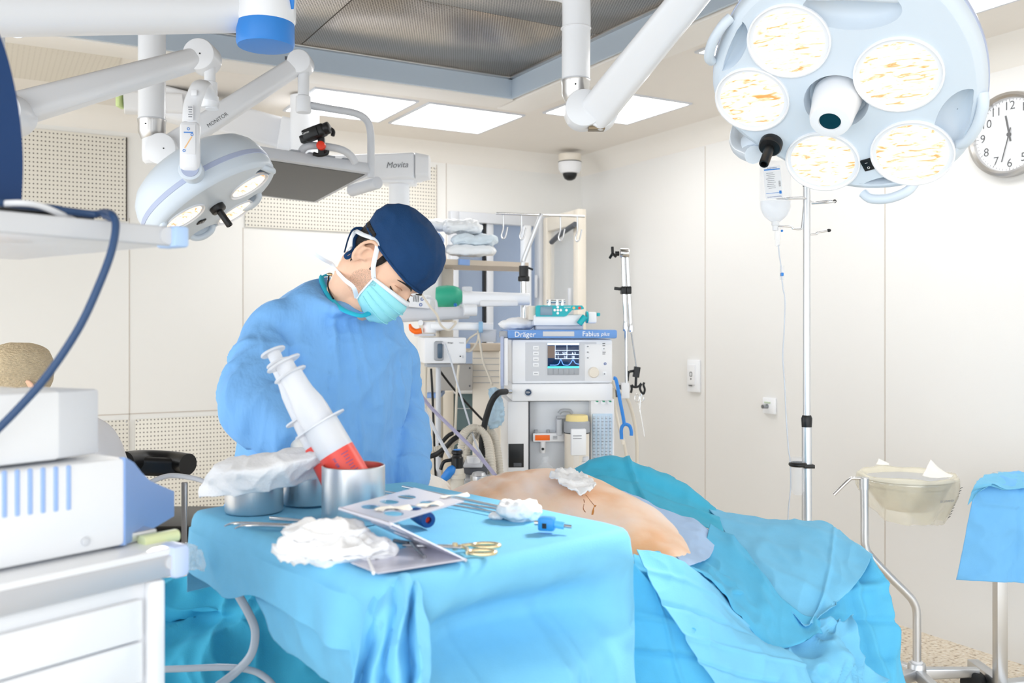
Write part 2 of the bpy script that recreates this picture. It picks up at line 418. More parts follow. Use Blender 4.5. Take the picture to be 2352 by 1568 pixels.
# window with one sash swung into the room
z0, z1 = WZ0, WZ1
w = MB(IDM)
for x in (WX0+.03, WX1-.03): w.box((x, YW-.005, (z0+z1)/2), (.06, .07, z1-z0), None, .006)
for z, h in ((z0+.03, .06), (z1-.035, .07)): w.box(((WX0+WX1)/2, YW-.005, z), (WX1-WX0-.12, .07, h), None, .006)
wo = struct('window_1', w, M_lgrey)
xa = onroom(1206, 600, 1, YW).x; xb = onroom(1116, 600, 1, YW).x
MB(IDM).box((xa, YW-.01, (z0+z1)/2), (.06, .06, z1-z0-.13), None, .006).build('window_mullion', M_white, wo)
MB(IDM).box((xb-.012, YW+.005, (z0+z1)/2), (.014, .03, z1-z0-.13)).build('window_gasket', M_black, wo)
MB(IDM).box((xb+.025, YW+.0, (z0+z1)/2), (.05, .04, z1-z0-.13), None, .005).build('window_sash', M_lgrey, wo)
MB(IDM).box(((WX0+WX1)/2, YW+.022, (z0+z1)/2), (WX1-WX0-.1, .006, z1-z0-.12)).build('window_pane', M_glass, wo)
MB(IDM).box((WX1-.09, YW-.045, 1.72), (.018, .02, .16), None, .006).build('window_handle', M_lgrey, wo)
# the room beyond the glass
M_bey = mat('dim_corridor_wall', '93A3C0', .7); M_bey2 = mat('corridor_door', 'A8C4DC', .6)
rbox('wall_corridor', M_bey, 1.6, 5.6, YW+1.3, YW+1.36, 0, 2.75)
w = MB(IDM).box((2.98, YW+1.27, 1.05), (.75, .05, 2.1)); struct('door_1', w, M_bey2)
rbox('ceiling_corridor', M_ceil, 1.6, 5.6, YW+.12, YW+1.36, 2.7, 2.75)
rbox('floor_corridor', M_floor, 1.6, 5.6, YW+.12, YW+1.36, -.05, 0)
# open sash: hinge near the wall, free stile toward the camera
hp = CAMM.inverted() @ onroom(1256, 700, 1, YW-.05); fp = at(1337, 700, 6.1)
dx = V((fp.x-hp.x, fp.y-hp.y, 0)); L = dx.length; B = basis((hp.x, hp.y, 0), dx, (0, 0, 1)); zt = 2.205; zb = .92
w = MB(CAMM @ B)
for x, wd in ((.035, .07), (L-.035, .075)): w.box((x, 0, (zt+zb)/2), (wd, .06, zt-zb), None, .006)
for z in (zt-.05, zb+.05): w.box((L/2, 0, z), (L-.1, .055, .1), None, .006)
sa = struct('window_2', w, M_cream)
MB(CAMM @ B).box((L/2, 0, (zt+zb)/2), (L-.13, .008, zt-zb-.18)).build('window_pane', M_glass, sa)
B2 = B @ Matrix.Translation((L-.03, -.05, 2.1))
MB(CAMM @ B).box((L-.1, -.04, 1.62), (.022, .03, .14), None, .008).build('window_handle', M_lgrey, sa)
MB(CAMM @ B).tube([(L*.3, -.04, 2.02), (L*.6, -.05, 2.06), (L+.02, -.06, 2.1)], .018, 12, 12).build('door_closer', M_dgrey, sa)

# ceiling lights
M_diff = mat('light_diffuser', 'FFFFFF', .5, emit='FFFFFF', es=6.5)
def clight(x0, x1, y0, y1, label):
    t = bpy.data.objects.new('ceiling_light', None); COL.objects.link(t); t.location = ((x0+x1)/2, (y0+y1)/2, ZC)
    tag(t, label, 'ceiling light', 'square ceiling light panels')
    a = rrect(x0, y0, x1, y1, .004); c = rrect(x0+.014, y0+.014, x1-.014, y1-.014, .003)
    MB(IDM).holed(a, [c], Matrix.Translation((0, 0, ZC-.008)), .012).build('frame', M_lgrey, t)
    MB(IDM).box(((x0+x1)/2, (y0+y1)/2, ZC-.0025), (x1-x0-.03, y1-y0-.03, .005)).build('diffuser', M_diff, t)
clight(1.475, 2.055, 4.61, 5.19, 'lit square ceiling panel behind the bent monitor tube')
clight(2.11, 2.72, 4.61, 5.19, 'lit square ceiling panel fully in view between two others')
clight(2.77, 3.37, 3.92, 4.51, 'lit square ceiling panel behind the joint of the arm marked CAMERA')
clight(2.75, 3.37, 2.60, 3.19, 'lit square ceiling panel showing only a tip left of the big surgical lamp')
clight(2.77, 3.36, 1.82, 2.45, 'lit square ceiling panel above the wall clock behind big lamp')
# clean-air outlet in the ceiling recess
t = bpy.data.objects.new('air_outlet', None); COL.objects.link(t); t.location = (1.0, 3.0, ZC+.1)
tag(t, 'perforated stainless steel clean-air outlet recessed in the ceiling', 'air outlet')
ys = [TY0, 1.95, 2.72, 3.45, TY1]; xs = [TX0, .05, 1.3, TX1]
for i in range(3):
    for j in range(4):
        MB(IDM).box(((xs[i]+xs[i+1])/2, (ys[j]+ys[j+1])/2, ZC+.1), (xs[i+1]-xs[i]-.004, ys[j+1]-ys[j]-.004, .01), None, .002).build('perforated_plate', M_steelperf, t)
w = MB(IDM).box(((TX0+TX1)/2, (TY0+TY1)/2, ZC+.116), (TX1-TX0, TY1-TY0, .02))
w.build('backing', M_steeld, t)
w = MB(IDM)
w.box((TX1-.018, (TY0+TY1)/2, ZC+.093), (.036, TY1-TY0, .014), None, .003).box(((TX0+TX1)/2, TY1-.018, ZC+.093), (TX1-TX0, .036, .014), None, .003)
w.build('edge_strip', M_alu, t)

# CCTV dome
c = at(1309, 372, 6.42); z0 = ZC-.012
t = thing('security_camera', 'small white dome security camera with dark lens in the ceiling corner', 'security camera', (c.x, c.y, ZC))
MB().lathe([(.078, .0), (.078, -.03), (.074, -.05)], Matrix.Translation((c.x, c.y, ZC-.03)), 32).build('mount', M_cream, t)
MB().lathe([(.079, .0), (.081, -.012), (.078, -.05), (.062, -.075), (.05, -.078)], Matrix.Translation((c.x, c.y, ZC-.082)), 32).build('housing', M_white2, t)
MB().torus((c.x, c.y, ZC-.082), (0, 0, 1), .078, .003, 32, 6).build('seal', M_black, t)
MB().lathe([(.05, 0), (.048, -.02), (.036, -.042), (.018, -.052), (0, -.054)], Matrix.Translation((c.x, c.y, ZC-.155)), 28).build('dome', M_black, t)

# wall clock
ci = CAMM.inverted() @ onroom(2318, 310, 0, XW)
R = .192; o = onroom(2325, 310, 0, XW); t = bpy.data.objects.new('wall_clock', None); COL.objects.link(t); t.location = o
tag(t, 'round silver-rimmed wall clock with black numerals on the right wall', 'clock')
B = Matrix(((0, 0, -1, o.x), (-1, 0, 0, o.y), (0, 1, 0, o.z), (0, 0, 0, 1)))      # x along the wall to the right, y up, z out of the wall
R = .178
MB(IDM).lathe([(R, .001), (R+.004, .02), (R, .042), (R-.012, .046), (R-.022, .036), (R-.024, .018)], B, 64, cap=False).build('rim', M_alu, t)
MB(IDM).lathe([(0, .018), (R-.02, .018), (R-.02, .016), (0, .016)], B, 64).build('dial', M_white, t)
MB(IDM).lathe([(0, .034), (R-.022, .034), (R-.022, .032), (0, .032)], B, 64).build('glass', mat('clock_glass', 'FFFFFF', .05, alpha=.06), t)
for h in range(1, 13):
    a = PI/2-h*PI/6
    lettering(str(h), .052, B @ Matrix.Translation((math.cos(a)*.122, math.sin(a)*.122, .0195)), M_ink, t, IDM, name='numeral')
mk = MB(IDM)
for i in range(60):
    a = i*PI/30; r0 = R-.034 if i % 5 else R-.038
    mk.box(((r0+R-.026)/2, 0, .0185), (R-.026-r0, .0014 if i % 5 else .0022, .001), B @ Matrix.Rotation(a, 4, 'Z'))
mk.build('minute_marks', M_ink, t)
def hand(ang, l, w_, z): MB(IDM).box(((l-.03)/2, 0, z), (l+.03, w_, .002), B @ Matrix.Rotation(math.radians(ang), 4, 'Z'), .0008).build('clock_hand', M_ink, t)
hand(90+11, .085, .008, .022); hand(90+164, .118, .0055, .025)
MB(IDM).lathe([(.009, .02), (.009, .028), (0, .028)], B, 20).build('hand_hub', M_ink, t)

# switches on the right wall
def wallbox(px0, py0, px1, py1, name, label, cat):
    a = onroom(px0, (py0+py1)/2, 0, XW); c = onroom(px1, (py0+py1)/2, 0, XW); zt = onroom((px0+px1)/2, py0, 0, XW).z; zb = onroom((px0+px1)/2, py1, 0, XW).z
    t = bpy.data.objects.new(name, None); COL.objects.link(t); t.location = (XW, (a.y+c.y)/2, (zt+zb)/2); tag(t, label, cat)
    W = abs(a.y-c.y); Hh = zt-zb
    B = Matrix(((0, 0, -1, XW), (-1, 0, 0, (a.y+c.y)/2), (0, 1, 0, (zt+zb)/2), (0, 0, 0, 1)))
    return t, B, W, Hh
t, B, W, Hh = wallbox(1584, 826, 1610, 900, 'door_switch', 'tall white switch plate on the right wall', 'switch')
MB(IDM).box((0, 0, .011), (W, Hh, .022), B, .005).build('plate', M_white, t)
MB(IDM).box((-W*.06, Hh*.04, .026), (W*.62, Hh*.62, .008), B, .003).build('cover', M_white2, t)
MB(IDM).holed(rrect(-W*.16, -Hh*.02, W*.06, Hh*.13, .006), [rrect(-W*.12, -Hh*.0, W*.02, Hh*.11, .004)], B @ Matrix.Translation((0, 0, .0302)), .001).build('pictogram', M_ink, t)
MB(IDM).box((-W*.1, -Hh*.3, .0305), (W*.3, .006, .001), B).cyl(B @ V((-W*.05, -Hh*.09, .03)), B @ V((-W*.05, -Hh*.09, .0315)), .005).build('marking', M_ink, t)
t, B, W, Hh = wallbox(1756, 913, 1784, 950, 'wall_socket', 'small square white wall socket with a plug left of the drip pole', 'socket')
MB(IDM).box((0, 0, .008), (W, Hh, .016), B, .004).build('plate', M_white, t)
MB(IDM).box((-W*.08, Hh*.2, .0175), (W*.5, Hh*.1, .004), B, .001).build('label_strip', mat('pale_green_label', 'BFCDB4', .6), t)
MB(IDM).cyl(B @ V((-W*.12, -Hh*.04, .016)), B @ V((-W*.12, -Hh*.04, .05)), .013, .011).build('plug', M_steeld, t)
# ---------------------------------------------------------------- surgical lights, ceiling arms
M_lens = mat('lamp_glass', '9a7a58', .1, emit='FFF3DC', es=1.15)
nt = M_lens.node_tree; N = nt.nodes.new; K = nt.links.new; b = nt.nodes['Principled BSDF']
tc = N('ShaderNodeTexCoord'); ns = N('ShaderNodeTexNoise'); ns.inputs['Scale'].default_value = 22; ns.inputs['Detail'].default_value = 6; ns.inputs['Distortion'].default_value = 1.2
mp = N('ShaderNodeMapping'); mp.inputs['Scale'].default_value = (1, 1, 6); K(tc.outputs['Object'], mp.inputs[0]); K(mp.outputs[0], ns.inputs[0])
cr = N('ShaderNodeValToRGB'); e = cr.color_ramp.elements; e[0].position = .30; e[0].color = lin('D98A3C'); e[1].position = .44; e[1].color = lin('FFF4E2'); q = e.new(.38); q.color = lin('EFBE92')  # amber streaks painted into the glow stand in for lens reflections
K(ns.outputs['Fac'], cr.inputs[0]); K(cr.outputs[0], b.inputs['Emission Color'])
M_amber = mat('amber_reflector', 'F4C27C', .15, emit='F5B868', es=.9, var=.2, vs=30)
nA = V((-.38, -.57, -.72)).normalized(); pA = at(1940, 215, 2.2); LA = zbasis(pA, nA, (1, 0, 0)); LAi = LA.inverted()
def la(px, py): q = LAi @ hit(px, py, pA, nA); return (q.x, q.y)
LOUT = [la(*p) for p in ((1632, 165), (1640, 235), (1692, 310), (1790, 372), (1880, 416), (1965, 439), (2060, 438), (2135, 415), (2205, 372), (2250, 300), (2267, 220), (2260, 130), (2228, 50), (2170, -25), (2080, -78), (1960, -95), (1830, -70), (1720, -8), (1660, 75))]
LLENS = [(la(1811, 95), .096), (la(2063, 172), .098), (la(1727, 229), .092), (la(1889, 371), .092), (la(2095, 352), .096)]
LGRIP = [(la(1955, 22), .105, .05), (la(1672, 105), .075, .042), (la(2203, 275), .085, .048), (la(2035, 428), .075, .03)]
LHAND = la(1772, 328); LCAM = la(1920, 235); LSW = la(1993, 377)
HANG = math.atan2(LHAND[1], LHAND[0])
def outline(k, n=72): return [V((p.x*k, p.y*k)) for p in catmull(LOUT, n, True)]
def head(t, L, LOUT=LOUT, LLENS=LLENS, LGRIP=LGRIP, LHAND=LHAND, LCAM=LCAM, LSW=LSW, HANG=HANG, zk=1.0):
    """lamp head in frame L: local z is the way it shines; parts go under t"""
    M = CAMM @ L
    def outline(k, n=72): return [V((p.x*k, p.y*k)) for p in catmull(LOUT, n, True)]
    holes = [circ(p[0], p[1], r, n=40) for p, r in LLENS]+([circ(LCAM[0], LCAM[1], .075, n=30)] if LCAM else [])
    gh = []
    for i, (p, a, b) in enumerate(LGRIP):
        ang = math.atan2(p[1], p[0])+PI/2; ring = []
        for x, y in circ(0, 0, a, b, 30): ring.append((p[0]+x*math.cos(ang)-y*math.sin(ang), p[1]+x*math.sin(ang)+y*math.cos(ang)))
        # keep the grip recess inside the face
        rr = []
        for x, y in ring:
            th = math.atan2(y, x); rad = math.hypot(x, y); lim = min(outline(.925), key=lambda q: abs((math.atan2(q.y, q.x)-th+PI) % (2*PI)-PI)).length-.004
            k = min(1, lim/rad); rr.append((x*k, y*k))
        gh.append((ring, rr, p, ang, a, b))
    face_ = MB(M).holed([tuple(p) for p in outline(.93)], holes+[g[1] for g in gh])
    rows = [[V((p.x, p.y, z*zk)) for p in outline(k)] for k, z in ((.93, 0), (.965, -.004), (.988, -.014), (1, -.034), (1, -.052), (.985, -.075), (.94, -.1), (.85, -.122), (.68, -.142), (.45, -.155), (.2, -.16), (.02, -.16))]
    face_.grid(rows, True); m = 72
    face_.f.append(tuple(range(len(face_.v)-m, len(face_.v))))
    for ring, rr, p, ang, a, b in gh:      # hollow grips
        c = V((sum(q[0] for q in rr)/30, sum(q[1] for q in rr)/30))
        face_.grid([[V((lerp(c.x, x, k), lerp(c.y, y, k), z)) for x, y in rr] for k, z in ((1, 0), (.97, -.006), (.9, -.02), (.7, -.034), (.3, -.04), (.02, -.04))], True)
    cp = circ(LCAM[0], LCAM[1], .075, n=30) if LCAM else []
    if LCAM: face_.grid([[V((lerp(LCAM[0], x, k), lerp(LCAM[1], y, k), z)) for x, y in cp] for k, z in ((1, 0), (.97, -.01), (.9, -.035), (.5, -.05), (.02, -.05))], True)
    face_.build('housing', M_lampbody, t, ang=50)
    rb = MB(M)
    o1, o2, o3, o4 = outline(1.003), outline(1.006), outline(1.006), outline(1.001)
    rb.grid([[V((p.x, p.y, z*zk)) for p in o] for o, z in ((outline(.99), -.036), (o2, -.038), (o3, -.05), (outline(.99), -.053))], True)
    rb.build('edge_band', M_blueband, t)
    for p, r in LLENS:
        T = Matrix.Translation((p[0], p[1], 0))
        q = MB(M).lathe([(r*1.0, 0), (r*.995, .005), (r*.96, .006), (r*.945, .001), (r*.93, -.01)], T, 40).build('lens_ring', M_white, t)
        MB(M).lathe([(r*.95, -.004), (r*.85, .0), (r*.6, .003), (r*.3, .005), (0, .005)], T, 40).build('lens', M_lens, t)
    for ring, rr, p, ang, a, b in gh:
        d = V((p[0], p[1])).normalized(); tn = V((math.cos(ang), math.sin(ang))); c = V(p)+d*b*.5 if i == 3 else V((sum(q[0] for q in rr)/30, sum(q[1] for q in rr)/30))
        pts = [V((*(c-tn*a*.86), -.012)), V((*(c-tn*a*.6+d*.01), .004)), V((*(c+d*.016), .010)), V((*(c+tn*a*.6+d*.01), .004)), V((*(c+tn*a*.86), -.012))]
        MB(M).tube(pts, .0125, 12, 20).build('grip', M_lampbody, t)
    if LCAM:
        # middle camera
        T = Matrix.Translation((LCAM[0], LCAM[1], -.03)) @ Matrix.Rotation(math.radians(4), 4, 'X')
        cm = MB(M).lathe([(.058, 0), (.056, .03), (.052, .055), (.05, .085), (.046, .098), (.036, .1), (.026, .1), (.024, .094)], T, 36).build('camera_barrel', M_white, t)
        MB(M).lathe([(.025, .096), (.015, .09), (0, .088)], T, 28).build('camera_glass', mat('dark_teal_glass', '0c3440', .05), cm)
    # sterile handle
    T = Matrix.Translation((LHAND[0], LHAND[1], 0))
    hd = MB(M).lathe([(.029, 0), (.029, .018), (.026, .022), (.012, .024)], T, 28).build('handle_socket', M_black, t)
    MB(M).lathe([(.0125, .022), (.0125, .085), (.011, .088), (.008, .088), (.008, .07)], T, 24).build('handle', M_black, t)
    T = Matrix.Translation((LSW[0], LSW[1], 0)) @ Matrix.Rotation(-.9, 4, 'Z')
    sw = MB(M).box((0, 0, .002), (.034, .026, .006), T, .002).build('switch', M_black, t)
    lettering('O', .009, T @ Matrix.Translation((.007, 0, .0056)), M_whiteink, sw, M, name='switch_mark'); lettering('I', .009, T @ Matrix.Translation((-.008, 0, .0056)), M_whiteink, sw, M, name='switch_mark')
    # pivot of the yoke
    er = V((math.cos(HANG), math.sin(HANG), 0)); rim = max(outline(1), key=lambda q: q.x*er.x+q.y*er.y).length*1.0
    rim = min(outline(1), key=lambda q: abs(math.atan2(q.y, q.x)-HANG)).length
    k0 = er*(rim-.03)+V((0, 0, -.05*zk)); k1 = er*(rim+.05)+V((0, 0, -.05*zk))
    MB(M).cyl(k0, k1, .04, .04, 32, .006).build('pivot', M_lampbody, t)
    MB(M).cyl(k1-er*.002, k1+er*.004, .029, n=28).build('pivot_cap', M_blueband, t)
    return L @ k1, L @ er, L
tA = thing('surgical_light', 'large five-lens surgical light tilted toward the table below the arm marked CAMERA', 'surgical light', pA)
kA, eA, _ = head(tA, LA)
q0 = kA+V((-.01, .05, .02)); 
MB().tube([kA-eA*.03+V((0, .03, .02)), kA+V((.0, .14, .06)), kA+V((.1, .26, .3)), at(1690, -75, 2.62)], .024, 14, 24).build('yoke', M_lampbody, tA)
# second lamp
pB = at(497, 474, 3.45); nB = V((.57, .0, -.82)).normalized()
LB = zbasis(pB, nB, (1, 0, 0)); LBi = LB.inverted()
def lb_(px, py): q = LBi @ hit(px, py, pB, nB); return (q.x, q.y)
v = (V((0, 0, CAMH))-pB).normalized(); q = LBi.to_3x3() @ v; HB = math.atan2(q.y, q.x)
g3 = [(.215*math.cos(HB+a), .215*math.sin(HB+a)) for a in (-1.35, 1.05, 2.7, -2.6)]
tB = thing('surgical_light', 'tilted surgical light seen from its edge, hanging below the arm at upper left', 'surgical light', pB)
kB, eB, _ = head(tB, LB, [(.262*math.cos(HB+2*PI*k/16), .262*math.sin(HB+2*PI*k/16)) for k in range(16)], [(lb_(572, 427), .082), (lb_(424, 499), .082), (lb_(540, 488), .082)], [((x, y), .06, .03) for x, y in g3], (.0, .0), None, lb_(462, 508), HB, 1.35)
kk = at(447, 412, 3.45-.33)
dk = kB-kk
yk = [kB-eB*.015, kB+V((0, 0, .03))]
b1 = kB+V((0, -.012, .0))
L = basis((b1.x, b1.y, b1.z+.075), (1, .1, 0), (0, 0, 1))
w = MB(CAMM @ L).box((0, .02, 0), (.066, .045, .17), None, .018, 3).build('yoke_box', M_white, tB)
MB(CAMM @ L).box((0, -.004, .02), (.046, .002, .1), None, .001).build('label', M_white2, w)
lettering('MARTIN', .011, L @ face((0, -.0056, .05)), M_inkb, w, name='lettering') if False else None
MB(CAMM @ L).beam((-.012, -.0052, -.01), (.012, -.0052, .03), .001, .004).build('label_mark', mat('pale_orange_ink', 'F4C58E', .6), w)
for dx, dz in ((0, .055), (.012, .036), (-.014, -.018)):
    MB(CAMM @ L).torus((dx, -.0055, dz), (0, 1, 0), .004, .0012, 14, 6).build('label_ring', M_blue, w)
MB(CAMM @ L).box((0, -.0055, .043), (.03, .0008, .004)).build('label_line', M_blue, w)
top = at(487, 232, 3.42)
ya = [b1+V((0, .02, .12)), b1+V((.0, .022, .17)), b1+V((.003, .03, .225)), V((b1.x+.02, b1.y+.06, top.z+.0)), V((lerp(b1.x, top.x, .7), lerp(b1.y, top.y, .7), top.z+.022)), top+V((0, 0, .0)), top+V((0, 0, -.03))]
MB().tube(ya, [.03, .03, .03, .029, .028, .026, .024], 16, 36, flat=.55, up=(0, 1, 0)).build('yoke', M_white, tB)
lb = MB(CAMM @ basis(b1+V((.0, -.0, .185)), (1, .08, 0), (0, 0, 1))).box((.005, -.002, 0), (.022, .003, .05), None, .001).build('label', M_white2, tB)
for i in range(5):
    MB(CAMM @ basis(b1+V((.0, -.0, .185)), (1, .08, 0), (0, 0, 1))).box((.006, -.0038, .018-.008*i), (.014-.002*(i % 3), .001, .003)).build('label_line', M_inkg, lb)
MB(CAMM @ basis(b1+V((.006, .012, .255)), (1, .08, 0), (0, 0, 1))).box((.008, -.002, 0), (.02, .004, .02), None, .003).build('label', M_white, tB)

# --- spring arms and their columns
def column(t, px, ytop, yring, d, r, tube=True):
    if tube:
        c = at(px, 0, d); MB().cyl((c.x, d, at(px, yring, d).z), (c.x, d, min(at(px, ytop, d).z, 2.74)), r, n=36).build('column', M_white, t)
    c = at(px, yring, d); e = r/.049
    MB().lathe([(r*1.03, .012*e), (r*1.03, 0), (r*1.0, -.004), (r*1.0, -.035*e), (r*.78, -.062*e), (r*.7, -.066*e)], Matrix.Translation(c), 36).build('collar', M_alu, t)
    MB().torus(c+V((0, 0, .012)), (0, 0, 1), r*1.01, .0025, 36, 6).build('collar_ring', M_lgrey, t)
    MB().cyl(c+V((-.005, -r*.9, -.014)), c+V((-.005, -r*1.05, -.014)), .003, n=10).build('collar_screw', M_black, t)
# arm carrying the second lamp
a0, a1 = at(2, 262, 2.93), at(462, 132, 3.42)
t = thing('support_arm', 'white spring arm crossing in front of the ceiling column at upper left', 'lamp arm', a0)
MB().beam(a0, a1, .085, .105, .075, .075, .35).build('arm', M_white, t)
MB().beam(lerp(a0, a1, .3)+V((0, -.04, -.052)), lerp(a0, a1, .8)+V((0, -.035, -.04)), .012, .014, r=.45).build('lower_cover', M_white2, t)
MB().cyl(a1+V((.005, -.05, 0)), a1+V((.005, .05, 0)), .058, n=36, bev=.006).build('joint', M_white, t)
MB().cyl(a1+V((.012, -.0505, 0)), a1+V((.012, -.0515, 0)), .003, n=10).build('joint_screw', M_black, t)
MB().cyl(a0+V((.03, -.055, 0)), a0+V((.03, .055, 0)), .062, n=36, bev=.006).build('joint', M_white, t)
MB().box(lerp(a0, a1, .955)+V((0, 0, .037)), (.035, .03, .012)).build('slot', M_dgrey, t)
d_ = at(482, 150, 3.42)
MB().lathe([(.02, 0), (.02, -.06), (.027, -.064), (.027, -.11), (.031, -.115), (.031, -.15), (.028, -.155)], Matrix.Translation((d_.x, 3.42, at(482, 150, 3.42).z)), 28).build('spindle', M_white, t)
MB().cyl(a0+V((-.02, 0, .05)), a0+V((-.02, 0, .8)), .03).build('column', M_white, t)
# arm marked MONITOR
t = thing('support_arm', 'white ceiling column and spring arm marked MONITOR carrying the flat screen', 'monitor arm', at(348, 290, 3.7))
column(t, 349, -58, 282, 3.7, .052)
e0 = at(352, 345, 3.7); m0, m1 = at(378, 346, 3.68), at(688, 146, 3.95)
MB().lathe([(.04, .075), (.042, .06), (.043, -.02), (.04, -.045), (.028, -.055)], Matrix.Translation((e0.x, 3.7, e0.z)), 28).build('elbow', M_white, t)
MB().cyl(m0+V((.0, -.05, 0)), m0+V((0, .05, 0)), .062, n=36, bev=.006).build('joint', M_white, t)
MB().beam(e0+V((.0, 0, -.008)), m0, .075, .09, r=.4).build('elbow_link', M_white, t)
MB().cyl(m0+V((.015, -.0505, 0)), m0+V((.015, -.0515, 0)), .003, n=10).build('joint_screw', M_black, t)
MB().box(e0+V((.06, -.03, -.06)), (.05, .02, .012), Matrix.Identity(4)).build('slot', M_steeld, t)
MB().beam(m0, m1, .07, .09, .06, .075, .3).build('arm', M_white, t)
MB().cyl(m1+V((.005, -.045, 0)), m1+V((.005, .045, 0)), .05, n=36, bev=.006).build('joint', M_white, t)
MB().box(lerp(m0, m1, .955)+V((-.02, 0, .036)), (.03, .03, .012), Matrix.Identity(4)).build('slot', M_dgrey, t)
ang = math.atan2(m1.z-m0.z, m1.x-m0.x); pl = at(502, 277, 3.74)
fm = basis(pl+V((0, -.012, 0)), V((m1.x-m0.x, m1.y-m0.y, m1.z-m0.z)), (0, 0, 1)) @ FACE
lettering('MONITOR', .021, fm, M_ink, t)
s_ = at(697, 160, 3.95)
MB().lathe([(.024, 0), (.024, -.11), (.031, -.115), (.033, -.175), (.03, -.182)], Matrix.Translation(s_), 28).build('spindle', M_white, t)
# monitor
t = thing('monitor', 'flat grey-framed monitor tilted face down under the arm marked MONITOR', 'monitor', at(740, 420, 4.2))
P1 = at(856, 398, 4.2); P2 = at(600, 360, 3.84); P3 = at(755, 470, 4.62)
ex = (P1-P2).normalized(); ey = (P3-P1); ey = (ey-ex*ey.dot(ex)); hh = ey.length; ey.normalize(); ez = ex.cross(ey)
W_ = (P1-P2).length
B = Matrix(((ex.x, ey.x, ez.x, P2.x), (ex.y, ey.y, ez.y, P2.y), (ex.z, ey.z, ez.z, P2.z), (0, 0, 0, 1)))
sg = 1 if ez.z > 0 else -1
MB(CAMM @ B).box((W_/2, hh/2, sg*.024), (W_, hh, .048), None, .006).build('casing', M_lgrey, t)
M_screen = mat('dark_screen', '2b2a26', .08, spec=.4)
MB(CAMM @ B).box((W_/2, hh/2, -sg*.0005), (W_-.05, hh-.05, .003)).build('screen', M_screen, t)
for i in range(4):
    MB(CAMM @ B).box((W_*.3+.085*i, .035, sg*.051), (.045, .07, .008), None, .003).build('vent', M_grey, t)
hb = [at(690, 366, 4.0), at(694, 345, 4.0), at(710, 335, 4.0), at(745, 336, 4.02), at(785, 344, 4.05), at(806, 358, 4.08), at(816, 374, 4.1)]
MB().tube(hb, .0165, 14, 30).build('handle', M_lgrey, t)
tb = [at(703, 240, 3.95), at(760, 250, 4.0), at(815, 260, 4.1), at(842, 276, 4.16), at(851, 305, 4.19), at(852, 350, 4.2), at(852, 408, 4.21)]
MB().tube(tb, .0165, 14, 48).build('bracket_tube', M_lgrey, t)
h0 = at(868, 419, 4.25)
MB().cyl(h0, h0+V((-.15, .17, -.012)), .029, n=28, bev=.006).build('tilt_hinge', M_lgrey, t)
# camcorder on the monitor handle
cc = at(724, 305, 3.97); t = thing('camcorder', 'small black camcorder clamped with a red knob on the monitor handle', 'camcorder', at(735, 340, 4.0))
B = Matrix.Translation(cc) @ Matrix.Rotation(math.radians(-18), 4, 'Y') @ Matrix.Rotation(math.radians(-12), 4, 'Z')
MB(CAMM @ B).box((0, 0, 0), (.1, .055, .055), None, .014, 3).build('body', M_black, t)
MB(CAMM @ B).box((-.012, -.028, .0), (.07, .012, .045), None, .005).build('side_screen', M_black, t)
MB(CAMM @ B).cyl((.045, 0, 0), (.068, 0, 0), .026, n=24, bev=.003).build('lens_barrel', M_black, t)
MB(CAMM @ B).box((-.055, 0, -.008), (.03, .04, .034), None, .006).build('battery', M_black, t)
MB(CAMM @ B).tube([(.05, .02, .012), (.066, .035, -.01), (.06, .03, -.03)], .009, 10, 10).build('hand_strap', M_rubber, t)
lettering('Canon', .013, B @ face((-.03, -.0345, .006)), M_whiteink, t)
k = at(737, 335, 3.97)
MB().beam(k+V((-.002, .02, .04)), k+V((0, .02, -.035)), .03, .03, r=.3).build('clamp', M_black, t)
MB().tube([k+V((-.035, .015, -.03)), k+V((-.01, .015, -.036)), k+V((.02, .015, -.03)), k+V((.025, .015, -.016))], .009, 10, 12).build('clamp_jaw', M_black, t)
MB().cyl(k+V((.002, -.02, 0)), k+V((.002, .012, 0)), .0185, n=24, bev=.004).build('clamp_knob', M_redknob, t)
# arm marked CAMERA
t = thing('support_arm', 'white ceiling tube and spring arm marked CAMERA leading up to the big light', 'lamp arm', at(1322, 190, 3.2))
column(t, 1323, 60, 192, 3.2, .049, False)
MB().tube([at(1323, 194, 3.2), at(1323, 120, 3.2), at(1324, 30, 3.2), at(1320, -10, 3.2), at(1296, -28, 3.21), at(1240, -36, 3.22), at(1120, -52, 3.25), at(980, -60, 3.3)], .049, 28, 60).build('column', M_white, t)
MB().torus(at(1323, 66, 3.2), (0, 0, 1), .0495, .003, 36, 8).build('seam_ring', M_white2, t)
c = at(980, -60, 3.3); MB().cyl((c.x, c.y, c.z-.05), (c.x, c.y, 2.74), .055).build('ceiling_stub', M_white, t)
e0 = at(1328, 250, 3.2); j0 = at(1342, 254, 3.17); j1 = at(1640, -75, 2.66)
MB().lathe([(.036, .07), (.041, .05), (.041, -.04), (.036, -.055), (.025, -.06)], Matrix.Translation((e0.x, 3.2, e0.z)), 28).build('elbow', M_white, t)
MB().cyl(j0+V((-.004, -.05, 0)), j0+V((-.004, .05, 0)), .063, n=40, bev=.005).build('joint', M_white, t)
MB().cyl(j0+V((-.002, -.0505, 0)), j0+V((-.002, -.0515, 0)), .003, n=10).build('joint_screw', M_black, t)
MB().beam(j0+V((.03, 0, -.02)), j1, .085, .12, .08, .1, .3).build('arm', M_white, t)
MB().cyl(j0+V((.055, .045, -.008)), j0+V((.055, -.042, -.008)), .058, n=36, bev=.008).build('arm_end', M_white, t)
MB().box(j0+V((.04, -.012, -.064)), (.055, .045, .012), None, .002).build('slot', mat('bronze_slot', '8a7a62', .4, .6), t)
MB().cyl(j1+V((0, 0, -.06)), j1+V((0, 0, .06)), .05, n=28).build('end_joint', M_white, t)
